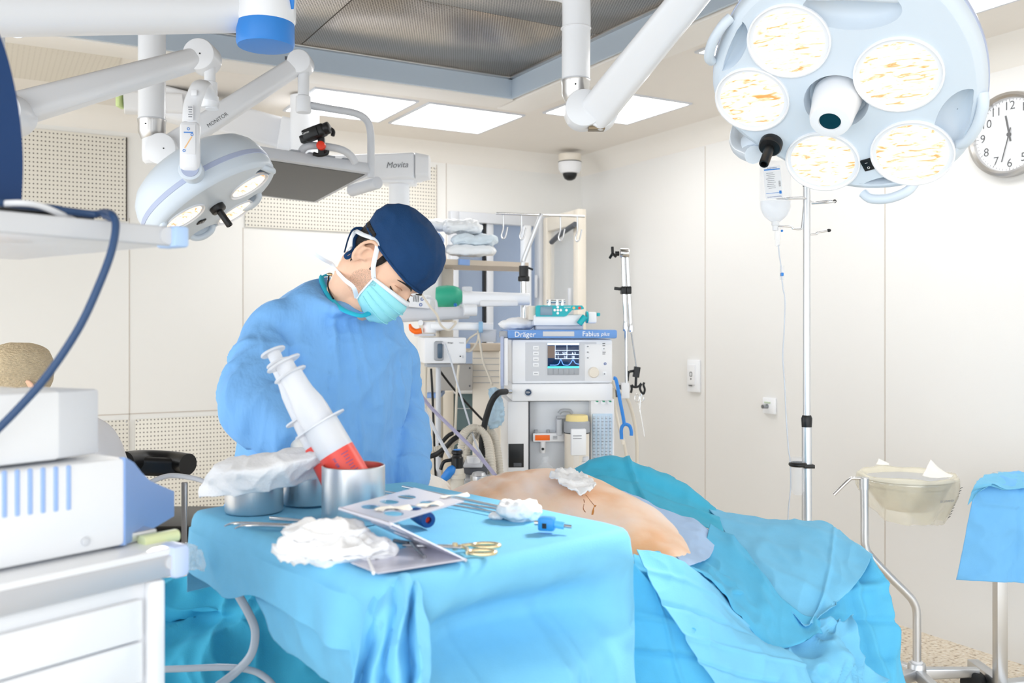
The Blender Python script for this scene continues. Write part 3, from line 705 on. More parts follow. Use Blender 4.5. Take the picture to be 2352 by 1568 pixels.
q = (j1-j0).normalized(); pl = at(1486, 82, 2.87)+V((-.0, -.03, .0))
bs = basis(pl, q, (0, 0, 1)); ctr = hit(1486, 82, lerp(j0+V((.03, 0, -.02)), j1, .5)+bs.to_3x3() @ V((0, -.0445, 0)), bs.to_3x3() @ V((0, 1, 0)))
lettering('CAMERA', .024, basis(ctr, q, (0, 0, 1)) @ FACE, M_ink, t)
# nearest ceiling tube with the blue end cap
t = thing('ceiling_boom', 'thick white ceiling boom with a bright blue cap at top left', 'ceiling boom', at(605, 30, 2.4))
c = at(610, 20, 2.4)
MB().tube([at(-260, 22, 1.9), at(545, 22, 2.4)], .058, 32, 8).build('boom_tube', M_white, t)
MB().tube([at(30, 22, 2.08), at(33, 22, 2.083)], .061, 32, 2).build('sleeve', M_white, t)
MB().lathe([(.074, .12), (.077, .06), (.077, -.03), (.073, -.04)], Matrix.Translation((c.x, c.y, c.z)), 40).build('hub', M_white, t)
MB().lathe([(.073, -.038), (.0735, -.09), (.07, -.098), (.05, -.1), (0, -.1)], Matrix.Translation((c.x, c.y, c.z)), 40).build('end_cap', M_bluecap, t)
MB().tube([c+V((.066, -.045, .045)), c+V((.072, -.035, .03)), c+V((.074, -.03, .01)), c+V((.075, -.025, -.01))], [.006, .014, .009, .004], 10, 10, flat=.5).build('release_button', M_bluecap, t)
MB().cyl((c.x, c.y, c.z+.11), (c.x, c.y, 2.74), .06).build('ceiling_stub', M_white, t)
# ceiling beam further back
t = thing('ceiling_beam', 'white boxy ceiling beam with a pale green lamp end behind the monitor arm', 'ceiling beam', at(470, 270, 4.9))
MB().beam(at(330, 225, 4.75), at(652, 312, 5.05), .2, .155, .2, .165, .12).build('beam', M_white2, t)
MB().beam(at(284, 236, 4.65), at(420, 240, 4.75), .1, .1, r=.2).build('beam_end', M_white2, t)
MB().box(at(276, 232, 4.62), (.022, .07, .07), None, .008).build('indicator_lens', mat('pale_green_lens', 'D3E6A2', .3), t)
MB().beam(at(640, 308, 4.95), at(668, 314, 4.97), .205, .17, r=.15).build('end_cap', M_white, t)
MB().cyl((at(330, 200, 4.8).x, 4.8, at(330, 225, 4.8).z), (at(330, 200, 4.8).x, 4.8, 2.64), .09).build('ceiling_stub', M_white2, t)
# pendant with the brand on its beam
t = thing('ceiling_pendant', 'white ceiling pendant lettered Movita with a column dropping behind the surgeon', 'pendant', at(917, 420, 4.9))
b0, b1 = at(560, 398, 4.9), at(962, 385, 4.72)
MB().beam(b0, b1, .17, .128, .17, .128, .1).build('beam', M_white, t)
MB().beam(b1+V((-.01, 0, 0)), b1+V((.055, .0, -.0)), .172, .13, .13, .11, .2).build('end_cap', M_white2, t)
q = V((b1.x-b0.x, b1.y-b0.y, 0)); bs = basis((0, 0, 0), q, (0, 0, 1)); o = hit(912, 379, lerp(b0, b1, .8)+bs.to_3x3() @ V((0, -.0868, 0)), bs.to_3x3() @ V((0, 1, 0)))
lettering('Movita', .042, basis(o, q, (0, 0, 1)) @ FACE, mat('grey_logo', '7d7f84', .5), t, shear=.25)
c = at(917, 420, 4.78)
MB().box((c.x, c.y, c.z+.005), (.17, .15, .03), None, .01).build('base_plate', M_white, t)
cz = at(917, 600, 4.78).z
MB().cyl((c.x, c.y, cz-.3), (c.x, c.y, c.z), .053, n=36).build('column', M_white, t)
MB().cyl((at(700, 400, 4.9).x, 4.9, at(700, 400, 4.9).z), (at(700, 400, 4.9).x, 4.9, 2.64), .075).build('ceiling_column', M_white, t)
# ---------------------------------------------------------------- people helpers
def ridge(p, f): return 1-abs(noise.noise(V(p)*f))
def rig(o, fwd, up):
    f = V(fwd).normalized(); u = V(up); u = (u-f*u.dot(f)).normalized(); x = f.cross(u)
    return Matrix(((x.x, f.x, u.x, o[0]), (x.y, f.y, u.y, o[1]), (x.z, f.z, u.z, o[2]), (0, 0, 0, 1)))   # x to the person's right, y ahead, z up
HS = [(-.117, .068, .03, .018), (-.108, .086, -.005, .038), (-.09, .09, -.03, .051), (-.065, .09, -.055, .058), (-.035, .09, -.078, .065), (-.01, .088, -.093, .070), (.02, .092, -.1, .075),
      (.05, .09, -.102, .076), (.075, .076, -.094, .069), (.095, .056, -.075, .056), (.11, .028, -.045, .035), (.117, .002, -.012, .008)]
def hsec(z):
    z = max(HS[0][0], min(HS[-1][0], z))
    for a, b in zip(HS, HS[1:]):
        if a[0] <= z <= b[0]:
            t = (z-a[0])/(b[0]-a[0]); return [lerp(p, q, t) for p, q in zip(a[1:], b[1:])]
def hsurf(a, z, off=0, detail=True):
    """point of the head surface: a = angle from straight ahead toward the right side, z height"""
    fr, bk, w = hsec(z); cy = -.008; c, s = math.cos(a), math.sin(a)
    hy = (fr-cy) if c > 0 else (cy-bk)
    r = 1/((abs(c)/1)**2.3+(abs(s)/1)**2.3)**(1/2.3)
    x, y = w*s*r, cy+hy*c*r
    d = off
    if detail and c > .2:
        g = lambda u, v, su, sv: math.exp(-((abs(x)-u)/su)**2-((z-v)/sv)**2)
        d += .02*math.exp(-(x/.011)**2)*max(0, 1-abs((z+.035)/.036))**.7 if -.071 < z < .001 else 0
        d += -.011*g(.032, -.018, .016, .013)+.005*g(.03, .006, .022, .008)+.004*g(.042, -.042, .018, .016)
        d += .006*math.exp(-(x/.02)**2-((z+.075)/.012)**2)
    q = V((x, y-cy, 0)); k = 1+d/max(q.length, .012)
    return V((x*k, cy+(y-cy)*k, z))
def headmesh(mb, L):
    rows = [[hsurf(2*PI*j/64, z) for j in range(64)] for z in [-.117+.234*i/56 for i in range(57)]]
    mb.grid(rows, True, L); b = len(mb.v)-57*64; mb.f += [tuple(range(b, b+64))[::-1], tuple(range(b+56*64, b+57*64))]
    for sx in (1, -1):
        mb.ell((sx*.031, .071, -.02), (.0145, .0125, .0125), L)          # lids over the eyes
        E = L @ Matrix.Translation((sx*.073, -.022, -.018)) @ Matrix.Rotation(sx*math.radians(22), 4, 'Z') @ Matrix.Rotation(math.radians(-14), 4, 'X')
        mb.ell((0, -.004, 0), (.005, .016, .027), E, 14, 10)
        S = MB(mb.M @ E) if False else None
        pts = [E @ V((sx*x, y, z)) for x, y, z in ((.004, .012, .004), (.008, .014, .02), (.013, .002, .033), (.016, -.014, .03), (.016, -.021, .012), (.012, -.019, -.008), (.008, -.01, -.024), (.004, .001, -.03), (.002, .007, -.022))]
        mb.tube(pts, [.003, .0042, .0048, .005, .0048, .0045, .0055, .006, .003], 10, 28)
        mb.tube([E @ V((sx*x, y, z)) for x, y, z in ((.006, .004, .018), (.011, -.008, .012), (.01, -.008, -.004), (.006, -.001, -.014), (.005, .009, -.012))], .0034, 8, 16)
        mb.ell((.004*sx, .012, -.006), (.004, .004, .006), E, 10, 8)
def handmesh(mb, L, curl=.5, side=1):
    """L: wrist frame, y toward the fingertips, z out of the back of the hand, x toward the thumb when side = 1"""
    mb.tube([L @ V((0, -.03, 0)), L @ V((0, -.01, 0)), L @ V((0, .02, 0))], [.03, .028, .03], 14, flat=.75, up=L.to_3x3() @ V((0, 0, 1)))
    mb.ell((0, .05, 0), (.042, .055, .017), L, 20, 12)
    for k, (x, ln, r, sp) in enumerate(((.031, .074, .0095, .12), (.011, .084, .01, .03), (-.01, .079, .0095, -.05), (-.029, .062, .0085, -.14))):
        x *= side; sp *= side; p = V((x, .088, .002)); pts = [V((x*.85, .05, 0)), p]; a = 0
        for s_, kk in ((.46, .5), (.3, .9), (.24, .75)):
            a += curl*kk; p = p+V((sp, math.cos(a), -math.sin(a))).normalized()*ln*s_; pts.append(p)
        mb.tube([L @ q for q in pts], [r*1.15, r*1.1, r, r*.92, r*.72], 10, 18)
    pts = [V((.02*side, .0, -.004)), V((.042*side, .028, -.012)), V((.056*side, .056, -.02)), V((.055*side, .08, -.028))]
    mb.tube([L @ q for q in pts], [.016, .014, .011, .0085], 10, 14)

# ---------------------------------------------------------------- the surgeon
Hc = at(897, 606, 2.2); LH = rig(Hc, (.56, -.36, -.74), (.75, -.1, .65))
sur = thing('person', 'surgeon in blue gown, navy cap and aqua mask bending over the patient', 'person', (-.46, 2.3, 0))
bd = MB(); headmesh(bd, LH)
nk = LH @ V((0, -.035, -.06)); S0 = at(768, 728, 2.28)
bd.tube([LH @ V((0, -.03, -.02)), nk, lerp(nk, S0, .5)+V((.006, .0, .0)), S0+V((.02, 0, 0)), S0+V((0, 0, -.1))], [.05, .06, .06, .06, .08], 24, 24)
bd.tube([LH @ V((0, .05, -.085)), lerp(LH @ V((0, .03, -.11)), S0, .4), S0+V((.05, -.04, -.02))], [.035, .04, .04], 14, 12)
RD, FD = V((-.82, -.57, 0)), V((.57, -.82, 0))
shR, shL = at(612, 742, 2.2), at(888, 768, 2.40)
elR, wrR = at(571, 936, 2.04), at(692, 1012, 1.98)
elL, wrL = at(917, 925, 2.48), at(936, 1092, 2.3)
bd.tube([shR+V((.03, 0, -.04)), S0+V((0, 0, -.09)), shL+V((0, 0, -.05))], [.04, .07, .035], 18, 20)
bd.tube([S0+V((0, 0, -.05)), V((-.47, 2.31, 1.2)), V((-.475, 2.28, .95))], [.11, .12, .125], 22, 14)
bd.tube([shR+V((.03, 0, -.04)), lerp(shR, elR, .5), elR, lerp(elR, wrR, .5), lerp(elR, wrR, .85)], [.04, .04, .04, .036, .028], 16, 24)
bd.tube([shL+V((0, 0, -.05)), lerp(shL, elL, .5), elL, lerp(elL, wrL, .5), lerp(elL, wrL, .8)], [.05, .045, .04, .036, .028], 16, 24)
for s in (1, -1):
    hp_ = V((-.475, 2.28, .95))+RD*s*.09
    bd.tube([hp_, hp_+V((0, .0, -.42)), V((hp_.x, hp_.y, .1)), V((hp_.x, hp_.y, .06))], [.085, .06, .045, .045], 16, 20)
    bd.tube([V((hp_.x, hp_.y, .06))-FD*.05, V((hp_.x, hp_.y, .055))+FD*.08, V((hp_.x, hp_.y, .035))+FD*.17], [.035, .035, .025], 12, 10)
body = bd.build('body', M_skin, sur, remesh=.0038, smo=2)
# eyes, brows, lashes
for s in (1, -1):
    MB(CAMM @ LH).tube([V((s*.014, .097, .004)), V((s*.028, .099, .010)), V((s*.043, .090, .009)), V((s*.056, .074, .002))], [.001, .0024, .0022, .0008], 8, 16).build('eyebrow', M_hair, sur)
    MB(CAMM @ LH).tube([V((s*.018, .0815, -.024)), V((s*.031, .0855, -.0285)), V((s*.044, .079, -.025)), V((s*.05, .071, -.021))], [.0012, .002, .0024, .001], 6, 14).build('eyelashes', M_hair, sur)
    MB(CAMM @ LH).tube([V((s*.017, .083, -.012)), V((s*.031, .086, -.0085)), V((s*.046, .075, -.012))], [.0006, .0011, .0006], 6, 14).build('eyelid_crease', mat('skin_crease', 'b98468', .6), sur)
# hair under the cap
rows = []
for i in range(18):
    z = -.075+.105*i/17; a0 = math.radians(lerp(128, 104, min(1, i/14)))
    rows.append([hsurf(a0+(2*PI-2*a0)*j/36, z, .009 if 0 < i else .001, False)+V((0, 0, .0)) for j in range(37)])
MB(CAMM @ LH).grid(rows).build('hair', M_hair, sur, disp=lambda p, n: .003*noise.noise(p*60), solid=.004, sub=1, off=0)
for s in (1, -1):
    MB(CAMM @ LH).grid([[hsurf(s*math.radians(a), z, .003, False) for a in (b_-w_, b_, b_+w_)] for z, b_, w_ in ((.012, 74, 4.5), (-.004, 75, 4), (-.02, 77, 2.5), (-.034, 78, 1))]).build('sideburn', M_hair, sur, solid=.003, off=0)
# stubble on the cheek
M_stub2 = mat('beard_shadow', '6a5a54', .8, alpha=.3); nt = M_stub2.node_tree; N = nt.nodes.new; K = nt.links.new
tc = N('ShaderNodeTexCoord'); ns = N('ShaderNodeTexNoise'); ns.inputs['Scale'].default_value = 900; ns.inputs['Detail'].default_value = 2; K(tc.outputs['Object'], ns.inputs[0])
mr = N('ShaderNodeMapRange'); mr.inputs[1].default_value = .5; mr.inputs[2].default_value = .62; mr.inputs[3].default_value = 0; mr.inputs[4].default_value = .55; K(ns.outputs['Fac'], mr.inputs[0]); K(mr.outputs[0], nt.nodes['Principled BSDF'].inputs['Alpha'])
for s in (1,):
    MB(CAMM @ LH).grid([[hsurf(s*math.radians(lerp(a0, a1, j/10)), z, .0042, True) for j in range(11)] for z, a0, a1 in ((-.035, 62, 78), (-.05, 55, 88), (-.07, 45, 98), (-.09, 40, 100), (-.105, 40, 95))]).build('beard_shadow', M_stub2, sur)
# cap
rows = []
for i in range(26):
    t = i/25; z = lerp(.012, .117, t); k = math.sin(min(1, t*1.25)*PI/2)
    row = []
    for j in range(64):
        a = 2*PI*j/64; c = math.cos(a)
        zz = z+(.006*(1-t))*(.5-.5*c)
        off = lerp(.0065, .017, k)*(1+.35*max(0, -c)*k)+.0035*noise.noise(V((math.sin(a)*3, c*3, z*30)))*k
        p = hsurf(a, min(zz, .1165), off, False); p.z = zz+lerp(0, .016, k*t)
        row.append(p)
    rows.append(row)
ap = V((0, -.012, .1365)); rows.append([lerp(rows[-1][j], ap, .6) for j in range(64)]); rows.append([lerp(rows[-1][j], ap, .95) for j in range(64)])
cw_ = MB(CAMM @ LH).grid(rows, True); b = len(cw_.v)-64; cw_.f.append(tuple(range(b, b+64)))
cap = cw_.build('surgical_cap', M_navy, sur, sub=1, disp=lambda p, n: .007*(ridge(p, 14)-.75)+.004*(ridge(V((p.x, p.y, p.z*.5))+V((3, 1, 7)), 30)-.75), solid=0)
bnd = [hsurf(2*PI*j/64, .0135+.006*(.5-.5*math.cos(2*PI*j/64)), .0085, False) for j in range(64)]
MB(CAMM @ LH).tube(bnd, .0032, 8, closed=True).build('cap_hem', M_navy, cap)
kn = at(833, 532, 2.16); kl = at(826, 524, 2.2)
MB().ell(at(828, 530, 2.2), (.012, .012, .01), None, 14, 10).build('cap_knot', M_navy, cap)
MB().tube([at(828, 528, 2.2), at(822, 524, 2.19), at(810, 528, 2.18), at(801, 545, 2.17), at(795, 565, 2.17), at(791, 580, 2.17)], .0045, 8, 26, flat=.3, up=(0, 1, 0)).build('cap_tie', M_navy, cap)
MB().tube([at(828, 532, 2.2), at(815, 548, 2.18), at(812, 572, 2.16), at(798, 582, 2.15), at(793, 588, 2.15), at(798, 592, 2.15), at(812, 582, 2.15), at(820, 570, 2.16)], .004, 8, 30, flat=.3, up=(0, 1, 0)).build('cap_tie', M_navy, cap)
# mask
rows = []
for i in range(15):
    t = i/14; row = []
    for j in range(31):
        u = j/15-1; a = u*math.radians(66); z = lerp(-.029+.006*(1-u*u), -.121-.0*u, t)
        z = lerp(z, lerp(-.042, -.098, t), abs(u)**3*.75)
        pleat = .0035*abs(((t*4) % 1)-.5)*(1-u*u)
        off = .0035+.017*(1-u*u)*math.sin(PI*min(1, t*1.02))**.8+pleat
        p = hsurf(a, max(z, -.112), off+.012*math.exp(-(u/.4)**2)*max(0, 1-abs(t-.15)/.3), False); p.z = z
        if z < -.1: p.y -= .15*(-.1-z)
        row.append(p)
    rows.append(row)
msk = MB(CAMM @ LH).grid(rows).build('face_mask', M_mask, sur, sub=1, solid=.0015, off=1)
st = [r for r in rows[0]]; MB(CAMM @ LH).grid([[p+(p-V((0, -.01, p.z))).normalized()*.0022+V((0, 0, .003)) for p in rows[0]], [lerp(p, q, .9)+(p-V((0, -.01, p.z))).normalized()*.0026 for p, q in zip(rows[0], rows[1])]]).build('mask_strip', M_maskw, msk, solid=.0012, off=1)
for i in (4, 7, 10):
    MB(CAMM @ LH).tube([p+(p-V((0, -.01, p.z))).normalized()*.002 for p in rows[i][1:-1]], .0011, 6).build('mask_pleat', M_mask, msk)
for s, col in ((0, 1), (-1, 1)):
    MB(CAMM @ LH).tube([r[s]+(r[s]-V((0, -.01, r[s].z))).normalized()*.001 for r in rows], .0026, 6, flat=.6).build('mask_edge', M_maskw, msk)
c0 = LH @ rows[0][-1]; c1 = LH @ rows[-1][-1]
def strap(pts, name='mask_tie', w=.0055): MB().tube(pts, w, 8, 40, flat=.22, up=(0, 1, 0)).build(name, M_maskw, msk)
E_ = lambda x, y, z: LH @ V((x, y, z))
strap([c0, lerp(c0, E_(.083, .008, -.005), .5)+E_(.006, 0, 0)-E_(0, 0, 0), E_(.0835, .004, .0), E_(.0855, -.012, .0165), E_(.084, -.035, .016), E_(.078, -.06, .003), E_(.055, -.098, -.012), E_(.02, -.113, -.02)])
strap([c1, at(812, 660, 2.13), at(792, 643, 2.15), at(777, 627, 2.185), at(766, 617, 2.22), at(752, 622, 2.23), at(738, 628, 2.235)])
strap([at(768, 618, 2.215), at(762, 606, 2.21), at(745, 597, 2.19), at(728, 586, 2.18), at(716, 579, 2.18)], w=.005)
strap([E_(.045, -.107, -.016), at(812, 572, 2.17), at(806, 568, 2.17), at(801, 576, 2.17), at(808, 580, 2.17)], w=.005)
# necklace
MB().tube([at(755, 634, 2.25), at(753, 652, 2.23), at(757, 670, 2.205), at(766, 686, 2.185)], .0022, 8, 20).build('necklace', M_black, sur)
MB().ell(at(757, 630, 2.245), (.007, .004, .004)).build('necklace_clasp', M_gold, sur)

# gown
NR = 48
def ering(c, a, b, tilt=0): return [V(c)+RD*a*math.sin(2*PI*j/NR)-FD*b*math.cos(2*PI*j/NR)+V((0, 0, tilt*math.cos(2*PI*j/NR))) for j in range(NR)]
cr_ = [(748, 634, 2.335), (738, 643, 2.30), (747, 668, 2.235), (762, 692, 2.19), (785, 712, 2.15), (812, 724, 2.125), (836, 727, 2.13), (860, 712, 2.2), (866, 688, 2.27), (848, 656, 2.34), (800, 638, 2.375)]
cring = catmull([at(*p) for p in cr_], NR, True)
g = MB()
rows = [cring, [lerp(p, q, .45)+V((0, 0, -.004)) +V((0, 0, .034*max(0, math.sin(2*PI*(j_+3)/NR)))) for j_, (p, q) in enumerate(zip(cring, ering(at(762, 704, 2.29), .15, .1, .0)))], ering(at(760, 728, 2.29), .18, .118, .005), ering(at(752, 785, 2.29), .2, .142), ering(at(748, 870, 2.28), .205, .155), ering(at(743, 950, 2.265), .198, .15), ering(at(735, 1040, 2.25), .195, .145),
        ering(V((-.475, 2.26, .95)), .205, .16), ering(V((-.475, 2.26, .7)), .22, .18), ering(V((-.475, 2.26, .42)), .235, .2)]
rows = [[V(p) for p in r] for r in zip(*[catmull([r[j] for r in rows], 40) for j in range(NR)])]
g.grid(rows, True); g.f += [tuple(range(NR))[::-1], tuple(range(39*NR, 40*NR))]
g.tube([S0+V((-.06, -.03, -.03)), shR+V((.035, 0, -.004)), shR+V((.008, -.02, -.04)), lerp(shR, elR, .5)+V((.004, 0, 0)), elR+V((.006, 0, .01)), lerp(elR, wrR, .45)+V((0, 0, .004)), wrR+V((-.01, 0, 0))], [.06, .062, .068, .07, .074, .066, .047], 28, 50)
g.tube([S0+V((.06, .05, -.06)), shL+V((-.02, 0, -.015)), lerp(shL, elL, .35), elL, lerp(elL, wrL, .5)+V((.006, 0, 0)), wrL+V((.004, 0, .012)), wrL+V((.022, .006, -.012))], [.06, .068, .066, .062, .06, .052, .046], 26, 50)
def rs(p, f): return max(0, ridge(p, f))**3
aU, aF, aL = (elR-shR).normalized(), (wrR-elR).normalized(), (wrL-shL).normalized()
def segd(p, a, b):
    t = max(0, min(1, (p-a).dot(b-a)/(b-a).length_squared)); return (p-a-(b-a)*t).length, t
def across(p, a, sd, f=13):
    """folds running round a sleeve with axis a"""
    q = a*(p.dot(a)); w = p-q; return rs(a*(p.dot(a)*1.15)+w*.45+V(sd), f)
def rs5(p, f): return max(0, ridge(p, f))**6
def gfold(p, n):
    d1, t1 = segd(p, shR, elR); d2, t2 = segd(p, elR, wrR); d3, t3 = segd(p, shL, elL); d4, t4 = segd(p, elL, wrL)
    k1, k2, k3 = max(0, 1-(d1/.1)**4), max(0, 1-(d2/.1)**4), max(0, 1-(min(d3, d4)/.09)**4); ks = min(1, k1+k2+k3)
    v = .012*(rs5(V((p.x*1.25+p.y*.8, p.y*.6, p.z*.16+.4*abs(p.x+.42)*p.z)), 12)-.3)+.018*(rs(V((p.x*1.3+p.y*.9, p.y, p.z*.25)), 6)-.45)+.014*(rs(V((p.x+(p.z-1.2)*.75*(1 if p.x < -.42 else -1), p.y*.5, p.z*.3))+V((5, 3, 1)), 8.5)-.45)
    v += .005*(rs(V((p.x, p.y, p.z*1.3))+V((2, 2, 4)), 17)-.45)
    v *= 1-ks*.85
    v += k1*.016*(across(p, (aU+V((.5, 0, .2))).normalized(), (1, 2, 3), 11)-.45)+k2*.016*(across(p, (aF+V((-.2, 0, .5))).normalized(), (4, 2, 8), 12)-.45)+k3*.014*(across(p, (aL+V((.3, 0, .1))).normalized(), (7, 7, 3), 14)-.45)
    v += .001*noise.noise(p*45)
    return v*min(1, max(.06, (1.53-p.z)/.12))
gown = g.build('gown', M_gown, sur, remesh=.006, smo=3, disp=gfold)
MB().tube([p+V((0, 0, .003)) for p in cring], .0065, 10, closed=True, flat=.6).build('collar', M_collar, gown)
# gloves
for wr, el, fwd, sd, cu in ((wrR, elR, (.8, -.25, -.45), 1, .5), (wrL, elL, (.72, .3, -.38), -1, .35)):
    f = V(fwd).normalized(); z = V((.2, -.5, .8)); x = f.cross(z).normalized(); z = x.cross(f)
    L = Matrix(((x.x, f.x, z.x, wr.x), (x.y, f.y, z.y, wr.y), (x.z, f.z, z.z, wr.z), (0, 0, 0, 1))) @ Matrix.Diagonal((1.0, .95, 1.0, 1))
    hm = MB(); handmesh(hm, L, cu, -1 if sd > 0 else 1); hm.build('glove', M_glove, sur, remesh=.003, smo=3)
for s in (1, -1):
    hp_ = V((-.475, 2.28, .95))+RD*s*.09
    MB().tube([hp_+V((0, 0, .05)), hp_+V((0, 0, -.42)), V((hp_.x, hp_.y, .07))], [.105, .09, .075], 20, 14).build('trouser_leg', M_gown, sur)
    MB().tube([V((hp_.x, hp_.y, .05))-FD*.07, V((hp_.x, hp_.y, .05))+FD*.08, V((hp_.x, hp_.y, .042))+FD*.19], [.046, .048, .035], 16, 14).build('clog', M_white2, sur)
# ---------------------------------------------------------------- cloth sheets
def sheet(name, mt, rows, label, cat, nu=60, nv=50, amp=.006, fr=7, parent=None, seedv=(0, 0, 0), crease=(), solid=.0015, group=None, z0=None, fine=.0015):
    """cloth through rows of (px, py, distance); smooth, with folds pushed along the normal; crease: (direction row/col, position 0..1, depth)"""
    R = [catmull([at(*q) if not isinstance(q, Vector) else q for q in r], nu) for r in rows]
    C = [catmull([R[i][j] for i in range(len(R))], nv) for j in range(nu)]
    G = [[C[j][i] for j in range(nu)] for i in range(nv)]
    N_ = [[None]*nu for _ in range(nv)]
    for i in range(nv):
        for j in range(nu):
            a = G[i][min(j+1, nu-1)]-G[i][max(j-1, 0)]; b = G[min(i+1, nv-1)][j]-G[max(i-1, 0)][j]; n = a.cross(b)
            n = n.normalized() if n.length > 1e-12 else V((0, -1, 0))
            N_[i][j] = n if n.dot(V((0, 0, CAMH))-G[i][j]) > 0 else -n
    s = V(seedv)
    for i in range(nv):
        for j in range(nu):
            p = G[i][j]; u, v = j/(nu-1), i/(nv-1)
            d = 1.5*amp*(max(0, ridge(V((p.x+.4*p.y, p.y-.3*p.x, p.z*.8+.5*p.x))+s, fr))**3-.45)+amp*(max(0, ridge(V((p.x-p.z, p.y*.7, p.z*.5+p.x))*1.0+s*2, fr*1.9))**3-.45)+fine*noise.noise(p*38+s)
            for k, q, dep in crease:
                w = abs((u if k == 'u' else v)-q); d += dep*math.exp(-(w*60)**2)
            G[i][j] = p+N_[i][j]*d
    o = MB().grid(G).build(name, mt, parent, solid=solid, off=-1, ang=180)
    if parent is None: tag(o, label, cat, group)
    return o

# ---------------------------------------------------------------- operating table and patient
ot = thing('operating_table', 'padded operating table hidden under turquoise drapes', 'operating table', (.25, 2.4, 0))
ax = (at(1560, 1288, 1.9)-at(1150, 1086, 2.5)); ax.z = 0; ax.normalize()
ctr = V((.24, 2.36, 0)); BT = basis(ctr, ax, (0, 0, 1))
MB(CAMM @ BT).box((-.22, .02, .80), (.8, .3, .09), None, .03, 3).build('pad', M_black, ot)
MB(CAMM @ BT).box((-.22, .02, .735), (.8, .26, .04), None, .008).build('table_frame', M_steel, ot)
MB(CAMM @ BT).box((-.15, .02, .4), (.26, .22, .64), None, .02).build('column', M_steel, ot)
MB(CAMM @ BT).box((-.2, .02, .06), (.7, .34, .12), None, .03).build('base', M_steeld, ot)
pat = thing('person', 'patient lying under turquoise drapes with bare flank exposed', 'person', (.2, 2.3, .85))
rp = [(1040, 1150, 2.50, .10, .05), (1076, 1118, 2.46, .15, .07), (1130, 1092, 2.40, .19, .09), (1190, 1080, 2.34, .205, .115), (1245, 1077, 2.29, .205, .125), (1310, 1093, 2.22, .19, .12), (1380, 1128, 2.14, .17, .11), (1450, 1186, 2.03, .15, .09), (1510, 1240, 1.94, .09, .05), (1538, 1264, 1.89, .04, .022), (1552, 1276, 1.87, .012, .008)]
rows = []
prof = catmull([(*at(a, b, c), rx, rz) for a, b, c, rx, rz in rp], 60)
for i, q in enumerate(prof):
    t = V(prof[min(i+1, 59)][:3])-V(prof[max(i-1, 0)][:3]); t.z = 0; t.normalize(); pr = V((t.y, -t.x, 0))
    c = V(q[:3])-V((0, 0, q[4])); row = []
    for j in range(48):
        a = 2*PI*j/48; row.append(c+pr*q[3]*math.cos(a)+V((0, 0, q[4]*math.sin(a)*(1 if math.sin(a) > 0 else 1.15))))
    rows.append(row)
b_ = MB().grid(rows, True); b_.f += [tuple(range(48))[::-1], tuple(range(59*48, 60*48))]
def pfold(p, n):
    d = .005*noise.noise(p*9)+.002*noise.noise(p*30)
    q = p.x*1.0+(p.y-2.3)*.35
    for pos, w, a in ((-.02, .012, .007), (.03, .009, .005), (-.07, .01, .006)):
        d -= a*math.exp(-((q-pos+.02*noise.noise(p*6))/w)**2)*max(0, min(1, (p.z-.93)/.06))
    return d
M_flank = mat('tanned_skin', 'F9C9A8', .45, sss=.12, bump=.04, bs=160); nt = M_flank.node_tree; N = nt.nodes.new; K = nt.links.new; b = nt.nodes['Principled BSDF']
tc = N('ShaderNodeTexCoord'); ns = N('ShaderNodeTexNoise'); ns.inputs['Scale'].default_value = 5; ns.inputs['Detail'].default_value = 6; K(tc.outputs['Object'], ns.inputs[0])
cr = N('ShaderNodeValToRGB'); e = cr.color_ramp.elements; e[0].position = .34; e[0].color = lin('F4BD8E'); e[1].position = .6; e[1].color = lin('FFE6D8'); q = e.new(.46); q.color = lin('FDD8BC')
K(ns.outputs['Fac'], cr.inputs[0]); K(cr.outputs[0], b.inputs['Base Color'])
pb = b_.build('body', M_flank, pat, sub=1, disp=pfold)
M_blood = mat('dried_smear', 'B5713F', .5, alpha=.75)
def smear(pts, r, nm='antiseptic_smear', mt=M_blood):
    ps = []
    for q in pts:
        o = V((0, 0, CAMH)); r_ = at(q[0], q[1], 1)-o
        ok, loc, nrm, idx = pb.ray_cast(wm(pb).inverted() @ (CAMM @ o), (wm(pb).inverted().to_3x3() @ (CAMM.to_3x3() @ r_)).normalized())
        if ok: ps.append(CAMM.inverted() @ (wm(pb) @ loc))
    if len(ps) > 1: MB().tube(ps, r, 6, 16, flat=.15, up=(0, -.4, 1)).build(nm, mt, pat)
bpy.context.view_layer.update()
smear([(1336, 1136), (1342, 1152), (1340, 1168), (1345, 1176)], .0012); smear([(1368, 1160), (1363, 1172), (1361, 1182)], .0028, mt=mat('iodine_smear', 'D68A34', .5, alpha=.8)); smear([(1345, 1136), (1358, 1152), (1368, 1164)], .001)
# gauze on the flank
def gauze_on(name, label, outline_px, d0, d1, lift=.006, seedv=(0, 0, 0)):
    pass
sheet('gauze_pad', M_gauze, [[(1262, 1096, 2.17), (1272, 1086, 2.2), (1292, 1080, 2.23), (1318, 1082, 2.24)], [(1272, 1102, 2.13), (1295, 1100, 2.15), (1320, 1098, 2.17), (1345, 1096, 2.2)], [(1290, 1114, 2.09), (1312, 1113, 2.1), (1338, 1110, 2.12), (1362, 1108, 2.15)], [(1306, 1126, 2.06), (1330, 1131, 2.06), (1352, 1130, 2.08), (1370, 1116, 2.12)]],
      'crumpled white gauze pad lying on the patient bare flank', 'gauze', 26, 24, .006, 28, seedv=(2, 5, 1), solid=.003, fine=.004)

